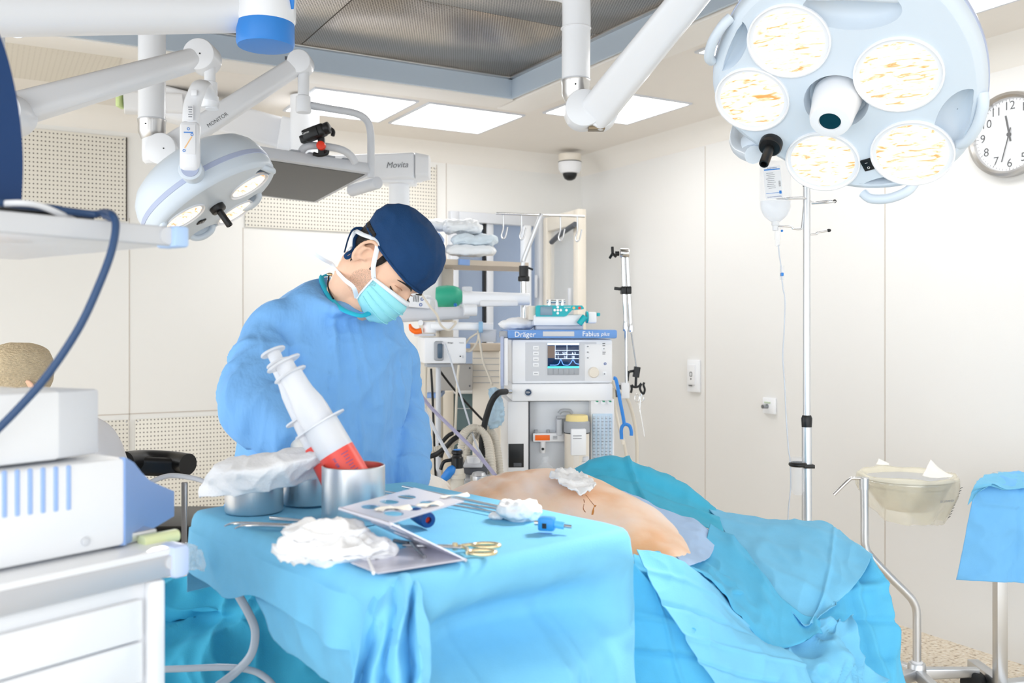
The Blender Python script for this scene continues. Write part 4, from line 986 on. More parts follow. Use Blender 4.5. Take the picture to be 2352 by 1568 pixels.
# drapes over the patient
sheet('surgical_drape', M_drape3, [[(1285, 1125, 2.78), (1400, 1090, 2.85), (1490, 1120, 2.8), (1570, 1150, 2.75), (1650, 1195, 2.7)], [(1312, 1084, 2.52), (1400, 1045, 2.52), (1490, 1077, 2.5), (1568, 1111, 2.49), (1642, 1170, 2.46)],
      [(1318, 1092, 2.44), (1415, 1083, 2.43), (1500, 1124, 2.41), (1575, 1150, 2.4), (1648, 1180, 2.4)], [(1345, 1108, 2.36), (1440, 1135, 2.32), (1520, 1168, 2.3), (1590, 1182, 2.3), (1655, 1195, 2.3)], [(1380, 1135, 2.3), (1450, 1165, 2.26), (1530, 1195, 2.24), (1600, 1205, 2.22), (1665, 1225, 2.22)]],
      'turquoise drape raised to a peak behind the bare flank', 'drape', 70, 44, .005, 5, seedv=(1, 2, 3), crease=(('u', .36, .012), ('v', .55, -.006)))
sheet('surgical_drape', M_peri, [[(1368, 1112, 2.32), (1440, 1132, 2.28), (1530, 1170, 2.25), (1600, 1196, 2.21), (1645, 1228, 2.16)], [(1385, 1130, 2.22), (1455, 1158, 2.16), (1530, 1198, 2.12), (1595, 1226, 2.08), (1640, 1258, 2.05)],
      [(1398, 1146, 2.18), (1468, 1188, 2.1), (1535, 1234, 2.02), (1585, 1262, 1.96), (1625, 1282, 1.94)], [(1410, 1158, 2.16), (1474, 1202, 2.07), (1528, 1250, 1.96), (1560, 1284, 1.85), (1582, 1300, 1.80)]],
      'periwinkle blue under-drape tucked along the bare flank', 'drape', 56, 40, .003, 11, seedv=(4, 1, 7), fine=.002)
sheet('surgical_drape', M_drape2, [[(1610, 1200, 2.58), (1780, 1230, 2.62), (1900, 1245, 2.6), (1960, 1280, 2.5), (2006, 1310, 2.38)], [(1622, 1168, 2.44), (1780, 1194, 2.4), (1890, 1199, 2.38), (1950, 1238, 2.3), (2003, 1277, 2.2)],
      [(1680, 1240, 2.2), (1790, 1262, 2.18), (1880, 1270, 2.17), (1945, 1290, 2.16), (1990, 1300, 2.14)], [(1730, 1310, 2.08), (1800, 1335, 2.05), (1870, 1345, 2.06), (1930, 1345, 2.07), (1966, 1340, 2.08)],
      [(1788, 1380, 1.99), (1820, 1402, 1.98), (1860, 1408, 1.99), (1900, 1394, 2.01), (1932, 1374, 2.04)], [(1840, 1428, 1.93), (1846, 1434, 1.93), (1853, 1435, 1.93), (1875, 1420, 1.96), (1897, 1400, 1.99)]],
      'large pale turquoise drape flap with a pointed lower corner', 'drape', 90, 80, .005, 6, seedv=(8, 3, 2), crease=(('u', .6, .006),))
sheet('surgical_drape', M_drape, [[(1460, 1290, 1.95), (1600, 1290, 2.1), (1700, 1240, 2.28), (1850, 1240, 2.32), (2002, 1284, 2.24)], [(1455, 1275, 1.80), (1570, 1310, 1.84), (1720, 1330, 2.04), (1880, 1335, 2.12), (2012, 1300, 2.18)],
      [(1455, 1360, 1.76), (1610, 1390, 1.80), (1760, 1420, 1.98), (1910, 1400, 2.07), (2042, 1400, 2.13)], [(1455, 1470, 1.74), (1640, 1490, 1.78), (1800, 1510, 1.94), (1940, 1500, 2.04), (2066, 1500, 2.11)],
      [(1455, 1580, 1.73), (1670, 1590, 1.77), (1830, 1590, 1.92), (1960, 1590, 2.02), (2080, 1578, 2.09)], [(1460, 1900, 1.73), (1680, 1900, 1.77), (1840, 1900, 1.92), (1970, 1900, 2.02), (2092, 1880, 2.09)]],
      'long turquoise drape hanging to the floor at the right end of the operating table', 'drape', 90, 80, .016, 5.5, seedv=(3, 9, 4), crease=(('v', .3, .01), ('v', .45, -.01), ('u', .86, .02)))
sheet('surgical_drape', M_drape, [[(1630, 1205, 2.2), (1700, 1250, 2.14), (1760, 1325, 2.03), (1820, 1395, 1.97), (1885, 1425, 1.98)], [(1610, 1278, 1.97), (1672, 1325, 1.94), (1738, 1396, 1.9), (1800, 1440, 1.9), (1885, 1442, 1.95)],
      [(1580, 1297, 1.85), (1650, 1342, 1.85), (1712, 1412, 1.84), (1785, 1478, 1.84), (1888, 1450, 1.93)], [(1568, 1302, 1.80), (1640, 1346, 1.82), (1703, 1418, 1.82), (1778, 1490, 1.83), (1890, 1455, 1.92)]],
      'narrow turquoise drape swag sweeping down beside the pale flap', 'drape', 70, 40, .008, 8, seedv=(6, 6, 1))
sheet('surgical_drape', M_drape2, [[(1462, 1262, 1.74), (1520, 1272, 1.75), (1562, 1290, 1.765), (1640, 1345, 1.82), (1705, 1420, 1.84)], [(1498, 1345, 1.69), (1560, 1362, 1.71), (1625, 1385, 1.74), (1690, 1425, 1.79), (1755, 1475, 1.82)],
      [(1555, 1440, 1.66), (1620, 1455, 1.685), (1690, 1475, 1.71), (1760, 1495, 1.75), (1835, 1515, 1.8)], [(1605, 1515, 1.65), (1660, 1535, 1.67), (1725, 1552, 1.7), (1800, 1566, 1.74), (1865, 1580, 1.79)], [(1660, 1600, 1.64), (1700, 1630, 1.66), (1760, 1650, 1.69), (1830, 1660, 1.73), (1885, 1665, 1.78)]],
      'turquoise drape with pressed fold lines hanging below the end of the bare flank', 'drape', 90, 130, .005, 6, seedv=(2, 7, 9), crease=(('v', .16, .004), ('v', .36, -.0045), ('v', .56, .004), ('v', .76, -.0045)))
sheet('surgical_drape', M_drape, [[(1450, 1285, 1.72), (1500, 1345, 1.705), (1545, 1400, 1.70)], [(1450, 1420, 1.70), (1530, 1430, 1.69), (1600, 1450, 1.685)], [(1450, 1510, 1.69), (1550, 1515, 1.68), (1640, 1525, 1.675)], [(1450, 1640, 1.68), (1590, 1640, 1.67), (1690, 1620, 1.665)]], 'turquoise drape with folded panels right beside the instrument table skirt', 'drape', 40, 40, .004, 7, seedv=(11, 1, 3), crease=(('v', .3, .009), ('v', .62, -.009), ('u', .5, .006)))
sheet('surgical_drape', M_drape2, [[(1880, 1425, 1.97), (1925, 1440, 1.98), (1962, 1430, 2.0)], [(1800, 1490, 1.86), (1880, 1490, 1.88), (1965, 1450, 1.96)], [(1815, 1560, 1.84), (1900, 1520, 1.86), (1990, 1520, 1.95)], [(1830, 1620, 1.83), (1930, 1600, 1.87), (2030, 1560, 1.97)]],
      'crumpled turquoise drape bunched under the pointed corner of the pale flap', 'drape', 50, 50, .02, 9, seedv=(12, 4, 5))
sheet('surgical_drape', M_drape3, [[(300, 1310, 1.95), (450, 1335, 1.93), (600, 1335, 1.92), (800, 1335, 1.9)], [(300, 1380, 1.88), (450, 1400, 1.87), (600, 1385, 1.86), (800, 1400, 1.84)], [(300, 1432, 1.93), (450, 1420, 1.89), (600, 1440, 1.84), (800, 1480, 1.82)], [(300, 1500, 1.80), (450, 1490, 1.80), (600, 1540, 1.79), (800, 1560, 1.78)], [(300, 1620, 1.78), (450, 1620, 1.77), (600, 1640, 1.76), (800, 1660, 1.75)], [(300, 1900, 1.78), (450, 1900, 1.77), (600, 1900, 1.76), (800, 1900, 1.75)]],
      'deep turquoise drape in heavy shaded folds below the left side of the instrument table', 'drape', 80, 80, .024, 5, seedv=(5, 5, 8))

# ---------------------------------------------------------------- instrument table
TZ = 1.095
Tn = V((-.163, 1.215, TZ)); Ta = V((.749, .663, 0)); Tb = V((-.663, .749, 0)); TW, TL = .47, .615
TB = Matrix(((Ta.x, Tb.x, 0, Tn.x), (Ta.y, Tb.y, 0, Tn.y), (0, 0, 1, 0), (0, 0, 0, 1)))     # local x along the right front edge, y along the left front edge
mt_ = thing('instrument_table', 'steel instrument stand under the turquoise cloth with cups and instruments', 'instrument table', TB @ V((TW/2, TL/2, 0)))
MB(CAMM @ TB).box((TW/2, TL/2, TZ-.03), (TW-.06, TL-.06, .03), None, .008).build('tray', M_steel, mt_)
for y in (.16, TL-.16): MB(CAMM @ TB).cyl((TW*.5, y, .06), (TW*.5, y, TZ-.04), .017).build('post', M_steel, mt_)
MB(CAMM @ TB).box((TW/2, TL/2, .05), (.06, TL*.8, .04), None, .008).build('base', M_steel, mt_)
for x in (.1, TW-.1): MB(CAMM @ TB).box((x, TL/2, .045), (.05, .3, .03), None, .006).build('foot', M_steel, mt_)
def per(s, k, r=.035):
    """perimeter point of the table top, s in 0..4 (0-1 right front edge, 1-2 right back, 2-3 left back, 3-4 left front), pushed out by k"""
    s = s % 4; e = int(s); t = s-e
    W_, L_ = TW, TL
    c = [(0, 0), (W_, 0), (W_, L_), (0, L_)]; p, q = c[e], c[(e+1) % 4]; n = [(0, -1), (1, 0), (0, 1), (-1, 0)][e]
    x, y = lerp(p[0], q[0], t), lerp(p[1], q[1], t)
    ln = W_ if e % 2 == 0 else L_; near = min(t, 1-t)*ln
    if near < .07:                                   # blend outward direction round the corner
        m = [(0, -1), (1, 0), (0, 1), (-1, 0)][(e+(1 if t > .5 else -1)) % 4]; w = .5*(1-near/.07)
        n = V((n[0]*(1-w)+m[0]*w, n[1]*(1-w)+m[1]*w)).normalized()
        ctrp = V((W_/2, L_/2)); pull = .012*(1-near/.07)**2; d = (ctrp-V((x, y))).normalized()*pull; x += d.x; y += d.y
    return V((x+n[0]*k, y+n[1]*k))
ns_ = 320
def drop(s):
    s = s % 4
    if s < 1.02: return .95
    if s < 1.3: return lerp(.95, .15, (s-1.02)/.28)
    if s < 3.0: return .15
    # left front edge: s 3 = left corner, 4 = near corner
    t = s-3
    if t < .9: return .098+.008*math.sin(t*9)+.014*math.exp(-((t-.3)/.08)**2)
    return lerp(.1, .95, min(1, ((t-.9)/.07)**1.3))
rows = []
for k, zz in ((.0, 0),):
    pass
def topz(x, y): return .004*noise.noise(V((x*5, y*5, 1)))+.0025*(ridge(V((x+.4*y, y-.4*x, 2)), 9)-.7)
for f in (.02, .15, .3, .45, .6, .72, .82, .9, .95, .98, 1.0):
    row = []
    for i in range(ns_):
        p = per(4*i/ns_, 0); c = V((TW/2, TL/2)); q = c+(p-c)*f; row.append(V((q.x, q.y, TZ+topz(q.x, q.y)*(1 if f < .97 else .6))))
    rows.append(row)
for k, dz in ((.006, -.002), (.012, -.008), (.0165, -.018), (.018, -.03)):
    rows.append([V((*per(4*i/ns_, k), TZ+dz)) for i in range(ns_)])
nsk = 46
for m in range(1, nsk+1):
    u = m/nsk; row = []
    for i in range(ns_):
        s = 4*i/ns_; D = drop(s); z = -.03-(D-.03)*u; dd = -z
        cn = min(s % 4, 4-(s % 4))*TW      # distance from the near corner
        fold = .0
        k = .018+.03*dd
        if s < 1: k -= .105*math.exp(-((dd-.115)/.05)**2)*math.exp(-((s-.5)/.42)**4); k += .012*math.exp(-((dd-.03)/.03)**2)          # the cloth tucks in below the right front edge
        am = min(1, dd/.3)
        k += am*.018*math.sin(s*13+1.2*noise.noise(V((s*3, dd*2, 0))))*(.35 if s < 1 else .7)
        g = math.exp(-(cn/.075)**2)
        k += g*(.085*am*math.sin(cn*75+dd*6+1+1.5*noise.noise(V((cn*9, dd*5, 3))))+.08*dd)
        k += .03*am*(max(0, ridge(V((s*1.3+dd*.8, dd*2.2-s*.5, 4)), 2.2))**3-.4)+.008*am*(max(0, ridge(V((s*3-dd, dd*5, 9)), 2.2))**3-.4)
        if s < 1: k += .008*math.exp(-((dd-(.17+.05*(1-s)))/.007)**2)
        if s < 1: k += am*(.007*math.exp(-((s-.33)/.012)**2)+.008*math.exp(-((s-.74)/.012)**2))
        p = per(s, k); row.append(V((p.x, p.y, TZ+z)))
    rows.append(row)
td = MB(CAMM @ TB).grid(rows, True).build('table_drape', M_drape2, None, solid=.0012, ang=180)
tag(td, 'turquoise cloth over the instrument table with a bunched near corner', 'drape')

sheet('table_drape', M_drape2, [[(560, 1330, 1.55), (640, 1335, 1.48), (720, 1338, 1.40), (800, 1340, 1.33), (880, 1345, 1.25)], [(600, 1385, 1.475), (670, 1390, 1.415), (740, 1395, 1.35), (810, 1400, 1.275), (880, 1405, 1.20)], [(640, 1480, 1.45), (700, 1480, 1.39), (760, 1485, 1.33), (820, 1490, 1.26), (885, 1490, 1.19)], [(768, 1568, 1.36), (790, 1570, 1.33), (815, 1575, 1.29), (845, 1580, 1.25), (890, 1585, 1.185)], [(800, 1660, 1.35), (820, 1660, 1.32), (840, 1660, 1.29), (860, 1660, 1.25), (900, 1660, 1.18)]], 'turquoise under-cloth with a slanting edge below the short left hem of the instrument table', 'drape', 60, 50, .004, 8, seedv=(3, 3, 6))
# bunched pleats where the cloth folds at the near corner
cols = [(868, -8), (884, 6), (900, -6), (914, 10), (930, -8), (944, 8), (958, -8), (972, 4)]
rw = []
for y, spread, amp_, d0 in ((1322, .75, .1, 1.232), (1350, .95, .5, 1.212), (1400, 1.25, 1.1, 1.19), (1450, 1.45, 1.5, 1.178), (1500, 1.6, 1.9, 1.17), (1550, 1.75, 2.2, 1.165), (1620, 1.85, 2.4, 1.16), (1720, 1.9, 2.4, 1.158)):
    rw.append([(lerp(920, x, spread)+(y-1322)*-.10+6*math.sin(y*.03+i), y-(6 if y > 1400 and i % 2 else 0), d0+abs(x-918)*.0004+.0013*(a+4*math.sin(i*2.3+y*.011))*amp_) for i, (x, a) in enumerate(cols)])
sheet('bunched_corner', M_drape2, rw, None, None, 90, 60, .004, 10, parent=td, seedv=(5, 9, 2))
# ---------------------------------------------------------------- things on the instrument table
ZT = TZ+.003
def cup(px, py, r, h, label):
    c = onz(px, py, ZT); t = MB().lathe([(0, .0), (r*.97, .0), (r, .003), (r, h-.001), (r-.0012, h), (r-.0024, h-.001), (r-.0024, .004), (0, .004)], Matrix.Translation(c), 56).build('steel_cup', M_steel, None)
    tag(t, label, 'steel cup', 'steel cups on the instrument table'); return c
c1 = cup(812, 1196, .0525, .094, 'open steel cup holding two big red-filled syringes')
c2 = cup(584, 1172, .0505, .078, 'steel cup at the left under the draped white towel')
c3 = cup(708, 1153, .048, .066, 'steel cup half hidden between the towel cup and syringe cup')
# folded towel across the two left cups
zt = ZT+.079
def tz(px, py, z): return onz(px, py, z)
rows = [[tz(455, 1140, ZT+.02)+V((0, -.0, .0)), tz(560, 1136, ZT+.042), tz(640, 1120, ZT+.05), tz(738, 1098, ZT+.055)],
        [tz(462, 1115, ZT+.04), tz(552, 1108, ZT+.066), tz(640, 1092, ZT+.076), tz(740, 1072, ZT+.08)],
        [tz(478, 1088, ZT+.07), tz(545, 1080, ZT+.088), tz(640, 1062, ZT+.098), tz(742, 1046, ZT+.104)],
        [tz(492, 1068, ZT+.086), tz(560, 1058, ZT+.096), tz(640, 1042, ZT+.104), tz(738, 1032, ZT+.108)],
        [tz(520, 1058, ZT+.085), tz(600, 1044, ZT+.095), tz(660, 1034, ZT+.1), tz(735, 1028, ZT+.104)],
        [tz(560, 1068, ZT+.055), tz(630, 1056, ZT+.06), tz(680, 1050, ZT+.07), tz(735, 1046, ZT+.08)]]
sheet('folded_towel', M_gauze, rows, 'folded white towel draped across the two left steel cups', 'towel', 70, 54, .004, 13, seedv=(1, 8, 2), solid=.0025, fine=.0015)
sheet('folded_gauze', M_gauze, [[tz(458, 1142, ZT+.016), tz(480, 1112, ZT+.04), tz(494, 1085, ZT+.062), tz(516, 1070, ZT+.08)], [tz(480, 1138, ZT+.02), tz(498, 1112, ZT+.042), tz(512, 1088, ZT+.066), tz(530, 1074, ZT+.082)], [tz(505, 1132, ZT+.026), tz(518, 1108, ZT+.05), tz(530, 1090, ZT+.07), tz(545, 1078, ZT+.084)]],
      'white gauze corner hanging off the left side of the towel cup', 'gauze', 24, 24, .003, 20, seedv=(7, 1, 2), solid=.003)
# syringes
def syringe(p_head, p_rim, d0, d1, label, bits=True, s=1.0):
    a = at(*p_head, d0); b = at(*p_rim, d1); ax = (b-a).normalized(); L = zbasis(a, ax, (1, 0, 0)); Ln = (b-a).length+.072
    t = thing('syringe', label, 'syringe', a, 'large syringes standing in the steel cup')
    M = CAMM @ L; r = .0315*s
    MB(M).lathe([(0, 0), (.030*s, 0), (.0315*s, .002), (.030*s, .004), (0, .004)], None, 40).build('thumb_rest', M_syr, t)
    MB(M).lathe([(.0165*s, .003), (.016*s, .022)], None, 28).build('plunger_neck', M_syr, t)
    MB(M).lathe([(0, .0225), (.0285*s, .0225), (.030*s, .0245), (.0285*s, .0265), (0, .0265)], None, 40).build('plunger_collar', M_syr, t)
    L0 = .6*Ln
    MB(M).lathe([(.021*s, .026), (.0215*s, .05), (.0225*s, .062), (.0275*s, .085), (.0285*s, .1), (.0285*s, L0-.004), (.0, L0-.004)], None, 40).build('plunger', M_syr, t)
    # barrel
    fl = L0-.052
    MB(M).lathe([(r, fl), (r, L0+.03), (r, Ln), (r*.9, Ln+.004), (.006, Ln+.006), (.005, Ln+.02)], None, 44).build('barrel', M_syr, t)
    q = circ(0, 0, r*1.55, r*1.12, 40); MB(M).holed(q, [circ(0, 0, r*.99, n=36)], Matrix.Translation((0, 0, fl)) @ Matrix.Rotation(.2, 4, 'Z'), .003).build('finger_flange', M_syr, t)
    MB(M).lathe([(0, L0-.006), (r*.97, L0-.006), (r*.97, L0+.004), (0, L0+.004)], None, 40).build('piston', mat('smoke_blue_rubber', 'AFC6E6', .5), t)
    MB(M).lathe([(r*1.005, L0+.004), (r*1.005, Ln-.002), (0, Ln-.002)], None, 44).build('red_liquid', M_red, t)
    if bits:
        v = (V((0, 0, CAMH))-b); lc = L.to_3x3().inverted() @ v; an = math.atan2(lc.y, lc.x)
        for k in range(12):
            z = L0+.014+.0055*k
            B = Matrix.Rotation(an-.35, 4, 'Z') @ Matrix.Translation((r*1.012, 0, z)); MB(M @ B).box((0, 0, 0), (.0006, .014 if k % 3 == 0 else .009, .0009)).build('scale_mark', M_inkb, t)
        for k in range(2):
            B = Matrix.Rotation(an+.3+.1*k, 4, 'Z') @ Matrix.Translation((r*1.013, 0, L0+.022+.026*k)) @ Matrix(((0, 0, 1, 0), (0, 1, 0, 0), (-1, 0, 0, 0), (0, 0, 0, 1)))
            lettering(('60 ml', 'STERILE')[k], .0075, B, M_inkb, t, M)
    return t
syringe((650, 832), (800, 1084), 1.60, 1.585, 'front large syringe of red fluid with its plunger drawn, leaning left')
syringe((626, 806), (756, 1078), 1.665, 1.628, 'rear large syringe partly hidden behind the front one in the cup', False, .74)
# bent steel rack
def quad_plate(corners, holes, name, parent):
    a, b, c, d = corners; ex = (b-a).normalized(); n = ex.cross(d-a).normalized(); n = n if n.z > 0 else -n; ey = n.cross(ex)
    B = Matrix(((ex.x, ey.x, n.x, a.x), (ex.y, ey.y, n.y, a.y), (ex.z, ey.z, n.z, a.z), (0, 0, 0, 1))); Bi = B.inverted()
    P = [Bi @ q for q in corners]
    def uv(u, v): q = (1-v)*((1-u)*P[0]+u*P[1])+v*((1-u)*P[3]+u*P[2]); return q
    hs = []
    for u, v, ru, rv in holes: hs.append([tuple(uv(u+ru*math.cos(2*PI*k/28), v+rv*math.sin(2*PI*k/28)))[:2] for k in range(28)])
    return MB(CAMM @ B).holed([tuple(q)[:2] for q in P], hs, None, .0018).build(name, M_rack, parent), B
M_rack = mat('satin_steel_plate', 'DADAE6', .35, .5)
rk = thing('instrument_rack', 'bent steel instrument rack with six round holes on the turquoise cloth', 'instrument rack', onz(930, 1260, ZT))
zu = TZ+.058
u1, u2, u3, u4 = tz(781, 1168, zu), tz(897, 1203, zu), tz(1066, 1152, zu), tz(952, 1122, zu)
quad_plate((u1, u2, u3, u4), [(.27, .22, .15, .085), (.27, .46, .15, .085), (.27, .70, .15, .085), (.72, .22, .15, .085), (.72, .46, .15, .085), (.72, .70, .15, .085)], 'holed_plate', rk)
q1, q2, q3, q4 = tz(806, 1293, ZT+.002), tz(868, 1318, ZT+.002), tz(1070, 1286, ZT+.002), tz(962, 1252, ZT+.002)
quad_plate((q1, q2, q3, q4), [], 'base_plate', rk)
quad_plate((u1, u2, q3, q4), [(.3, .3, .12, .07), (.7, .3, .12, .07), (.3, .6, .12, .07), (.7, .6, .12, .07)], 'sloping_plate', rk)
MB().tube([u1, u2], .0032, 10).build('fold', M_rack, rk); MB().tube([q4, q3], .0022, 10).build('fold', M_rack, rk)
# paper scraps on the rack
def scrap(px, label, z, w, h, rot, grp='paper wrappers on the steel rack'):
    c = onz(px[0], px[1], z); B = Matrix.Translation(c) @ Matrix.Rotation(rot, 4, 'Z')
    rows = [[V((w*(i/6-.5), h*(j/5-.5)+.003*math.sin(i), .0015+.003*math.sin(i*.9)*math.cos(j))) for i in range(7)] for j in range(6)]
    tag(MB(CAMM @ B).grid(rows).build('paper_scrap', M_paper, None, solid=.0006, sub=1), label, 'paper', grp)
scrap((905, 1168), 'torn paper wrapper at the near edge of the steel rack', zu+.002, .05, .025, .5)
scrap((988, 1160), 'torn paper wrapper at the right side of the steel rack', zu+.002, .04, .024, .9)
scrap((1045, 1140), 'white paper strip jutting past the far right of the steel rack', zu+.002, .052, .014, .75)
scrap((884, 1170), 'torn paper wrapper lying over a hole of the steel rack', zu+.0025, .03, .018, 1.1)
# dark blue handled instrument
a, b = onz(950, 1178, ZT+.016), onz(992, 1198, ZT+.0135)
t = thing('grip_instrument', 'short instrument with dark blue handle and open end on the cloth', 'instrument', b)
d = (b-a).normalized(); L = zbasis(a, d)
MB(CAMM @ L).lathe([(.004, 0), (.010, .003), (.0115, .008), (.013, .03), (.0132, .052), (.012, .056), (.0055, .0565), (.005, .045), (0, .045)], None, 28).build('grip', mat('navy_grip', '0F4A8C', .45), t)
MB(CAMM @ L).lathe([(.0049, .0455), (.0049, .05), (0, .05)], None, 20).build('red_core', M_redknob, t)
MB(CAMM @ L).cyl((0, 0, -.05), (0, 0, 0), .003).build('shaft', M_steel, t)
# rods at the back of the table
def rod(p0, p1, r, label, z=.0045):
    a, b = onz(*p0, ZT+z), onz(*p1, ZT+z); t = MB().tube([a, b], r, 12).build('steel_cannula', M_steel, None); tag(t, label, 'cannula', 'steel cannulas along the back of the table'); return t
rod((925, 1117), (1150, 1164), .0028, 'long steel cannula with its tip farthest back on the cloth', .006)
rod((880, 1128), (1165, 1172), .0022, 'long thin steel cannula passing just in front of the farthest one')
rod((880, 1134), (1140, 1176), .0018, 'thinnest long steel cannula nearest the holed rack')
# gauze pieces
def crumple(name, c, r, label, seed, amp=.35, f=30, mt=None, sq=0):
    s = V((seed, seed*2.3, 1)); mb = MB().ell((0, 0, 0), r, None, 64, 40)
    if sq:
        iv = CAMM.inverted()
        for k, q in enumerate(mb.v):
            q = iv @ q; u = max(abs(q.x)/r[0], abs(q.y)/r[1], abs(q.z)/r[2], .01); mb.v[k] = CAMM @ (q*(1/u)**sq)
    tr_ = CAMM.to_3x3() @ V(c); mb.v = [q+tr_ for q in mb.v]
    def dd(p, n): return (amp*min(r)*(noise.noise((p+s)*f)+.6*(ridge((p+s), f*1.7)-.7)+.3*noise.noise((p+s)*f*3.5)))
    o = mb.build(name, mt or M_gauze, None, disp=dd); return tag(o, label, 'gauze')
cb = onz(1195, 1190, ZT); crumple('gauze_ball', cb+V((0, 0, .014)), (.037, .032, .02), 'crumpled white gauze ball beside the small blue connector', 3, .5, 34)
tail = onz(1140, 1190, ZT); crumple('gauze_tuft', tail+V((0, 0, .004)), (.014, .008, .006), 'small gauze tail at the left of the gauze ball', 9, .5, 60)
crumple('gauze_bead', onz(914, 1211, ZT+.018), (.006, .0045, .0045), 'tiny white gauze bead stuck to the edge of the steel rack', 5, .4, 150)
gp = [((772, 1262), (.085, .052, .018), .016), ((770, 1248), (.075, .044, .016), .034), ((742, 1226), (.058, .036, .017), .05)]
names = ['bottom layer of the white gauze pile near the bent rack', 'middle layer of the white gauze pile near the bent rack', 'top crumple of the white gauze pile near the bent rack']
for (p, r, z), n_ in zip(gp, names):
    c = onz(*p, ZT+z*.6); L = Matrix.Translation(c) @ Matrix.Rotation(-.15, 4, 'Z')
    mb = MB(CAMM @ L).ell((0, 0, 0), r, None, 72, 36); sd = V((z*90, 2, 1))
    def dd(p, n, sd=sd, r=r): return .012*noise.noise((p+sd)*20)+.010*(max(0, ridge(V((p.x+p.y*.5, p.y*1.4, p.z*3.5))+sd, 26))**3-.45)+.0022*noise.noise((p+sd)*120)
    tag(mb.build('gauze_pad', M_gauze, None, disp=dd), n_, 'gauze', 'gauze pads piled at the front of the table')
# scissors with gold rings
t = thing('scissors', 'surgical scissors with gold ring handles behind the steel rack', 'scissors', onz(1075, 1258, ZT))
zz = ZT+.006
pv = onz(1045, 1256, zz)
MB().beam(onz(930, 1248, zz), onz(1060, 1258, zz), .007, .004, .006, .0045, r=.4, xh=(0, 1, 0)).build('blade', M_steelp, t)
MB().beam(onz(925, 1252, zz), onz(1058, 1254, zz+.001), .006, .004, .006, .0045, r=.4, xh=(0, 1, 0)).build('blade', M_steelp, t)
MB().cyl(pv+V((0, 0, -.004)), pv+V((0, 0, .006)), .004, n=16).build('pivot_screw', M_gold, t)
for (px, py), s in (((1117, 1252), 1), ((1107, 1268), -1)):
    c = onz(px, py, zz); pts = [c+V((.0195*math.cos(a), .0125*math.sin(a), 0)) for a in [2*PI*k/28 for k in range(28)]]
    h = MB().tube(pts, .003, 10, closed=True).build('ring_handle', M_gold, t)
    MB().tube([onz(1048, 1256, zz), onz(1070, 1255+3*s*-1, zz), c+V((-.0195, .004*s, 0))], .003, 10, 12).build('shank', M_gold, t)
# blue connector
c = onz(1256, 1202, ZT+.012); t = thing('hose_connector', 'small bright blue connector with steel tip next to the gauze ball', 'connector', c)
L = Matrix.Translation(c) @ Matrix.Rotation(-.25, 4, 'Z')
MB(CAMM @ L).box((0, 0, 0), (.026, .02, .021), None, .003).build('body', M_blue2 if 'M_blue2' in globals() else mat('strong_blue', '2C8FD6', .35), t)
MB(CAMM @ L).cyl((.012, 0, 0), (.028, 0, -.002), .006, n=18).build('sleeve', mat('sky_blue', '5DB6EA', .3), t)
MB(CAMM @ L).cyl((.027, 0, -.002), (.04, 0, -.003), .0028, n=14).build('tip', M_steeld, t)
MB(CAMM @ L).cyl((-.02, 0, 0), (-.012, 0, 0), .004, n=14).build('inlet', M_steel, t)
MB(CAMM @ L).box((-.002, -.0102, -.002), (.007, .001, .008)).build('port', M_black, t)
# clamps at the left of the gauze pile
t = thing('clamp', 'curved-tip steel clamp half under the white gauze pile', 'clamp', onz(600, 1205, ZT))
for pts in (((516, 1208), (535, 1202), (580, 1202), (650, 1206), (700, 1207)), ((540, 1213), (560, 1207), (600, 1206), (650, 1208), (700, 1209))):
    MB().tube([onz(*p, ZT+.006) for p in pts], [.0012, .0026, .003, .0035, .0035], 10, 24).build('jaw', M_steelp, t)
t = thing('forceps', 'straight steel forceps lying behind the curved-tip clamp', 'forceps', onz(660, 1193, ZT))
for dy in (0, 4): MB().tube([onz(620, 1188+dy, ZT+.006), onz(665, 1193+dy*.5, ZT+.006), onz(720, 1199, ZT+.006)], [.002, .003, .003], 10, 12).build('arm', M_steelp, t)
# small tubes at the base of the rack
t = MB().tube([onz(845, 1280, ZT+.008), onz(858, 1316, ZT+.006)], .0021, 12).build('white_stick', M_white2, None); tag(t, 'white stick poking out from under the gauze pile', 'stick')
t = MB().tube([tz(945, 1246, ZT+.014), tz(975, 1279, ZT+.006)], .0028, 12).build('thin_tube', M_steeld, None); tag(t, 'short dark metal tube leaning under the sloping rack plate', 'tube')
t = MB().tube([tz(905, 1242, ZT+.008), tz(938, 1247, ZT+.008)], .0035, 12).build('thin_tube', M_steeld, None); tag(t, 'short dark metal tube lying beside the gauze pile', 'tube')
# suction tube on the floor drapes, lower left
t = MB().tube([at(545, 1362, 1.66), at(572, 1410, 1.66), at(586, 1450, 1.66), at(578, 1500, 1.66), at(545, 1540, 1.66), at(500, 1575, 1.64)], .0075, 14, 60).build('suction_tube', M_tubing, None); tag(t, 'clear suction tube curving down over the deep turquoise drape', 'tube')
t = MB().tube([at(330, 1538, 1.68), at(420, 1535, 1.68), at(520, 1532, 1.68), at(580, 1540, 1.67), at(615, 1560, 1.66), at(640, 1590, 1.64)], .006, 14, 60).build('suction_tube', M_tubing, None); tag(t, 'clear tube running level from the left drawer trolley', 'tube')

sheet('plastic_film', mat('clear_film', 'F4FAFF', .08, alpha=.35, spec=.9), [[(428, 1246, 1.57), (446, 1250, 1.57), (462, 1262, 1.565)], [(426, 1275, 1.565), (452, 1285, 1.56), (474, 1298, 1.56)], [(420, 1305, 1.56), (446, 1310, 1.56), (470, 1312, 1.56)]], 'crinkled scrap of clear film on the drape beside the trolley end cap', 'plastic film', 26, 26, .008, 40, seedv=(3, 1, 1), solid=.0006, fine=.004)
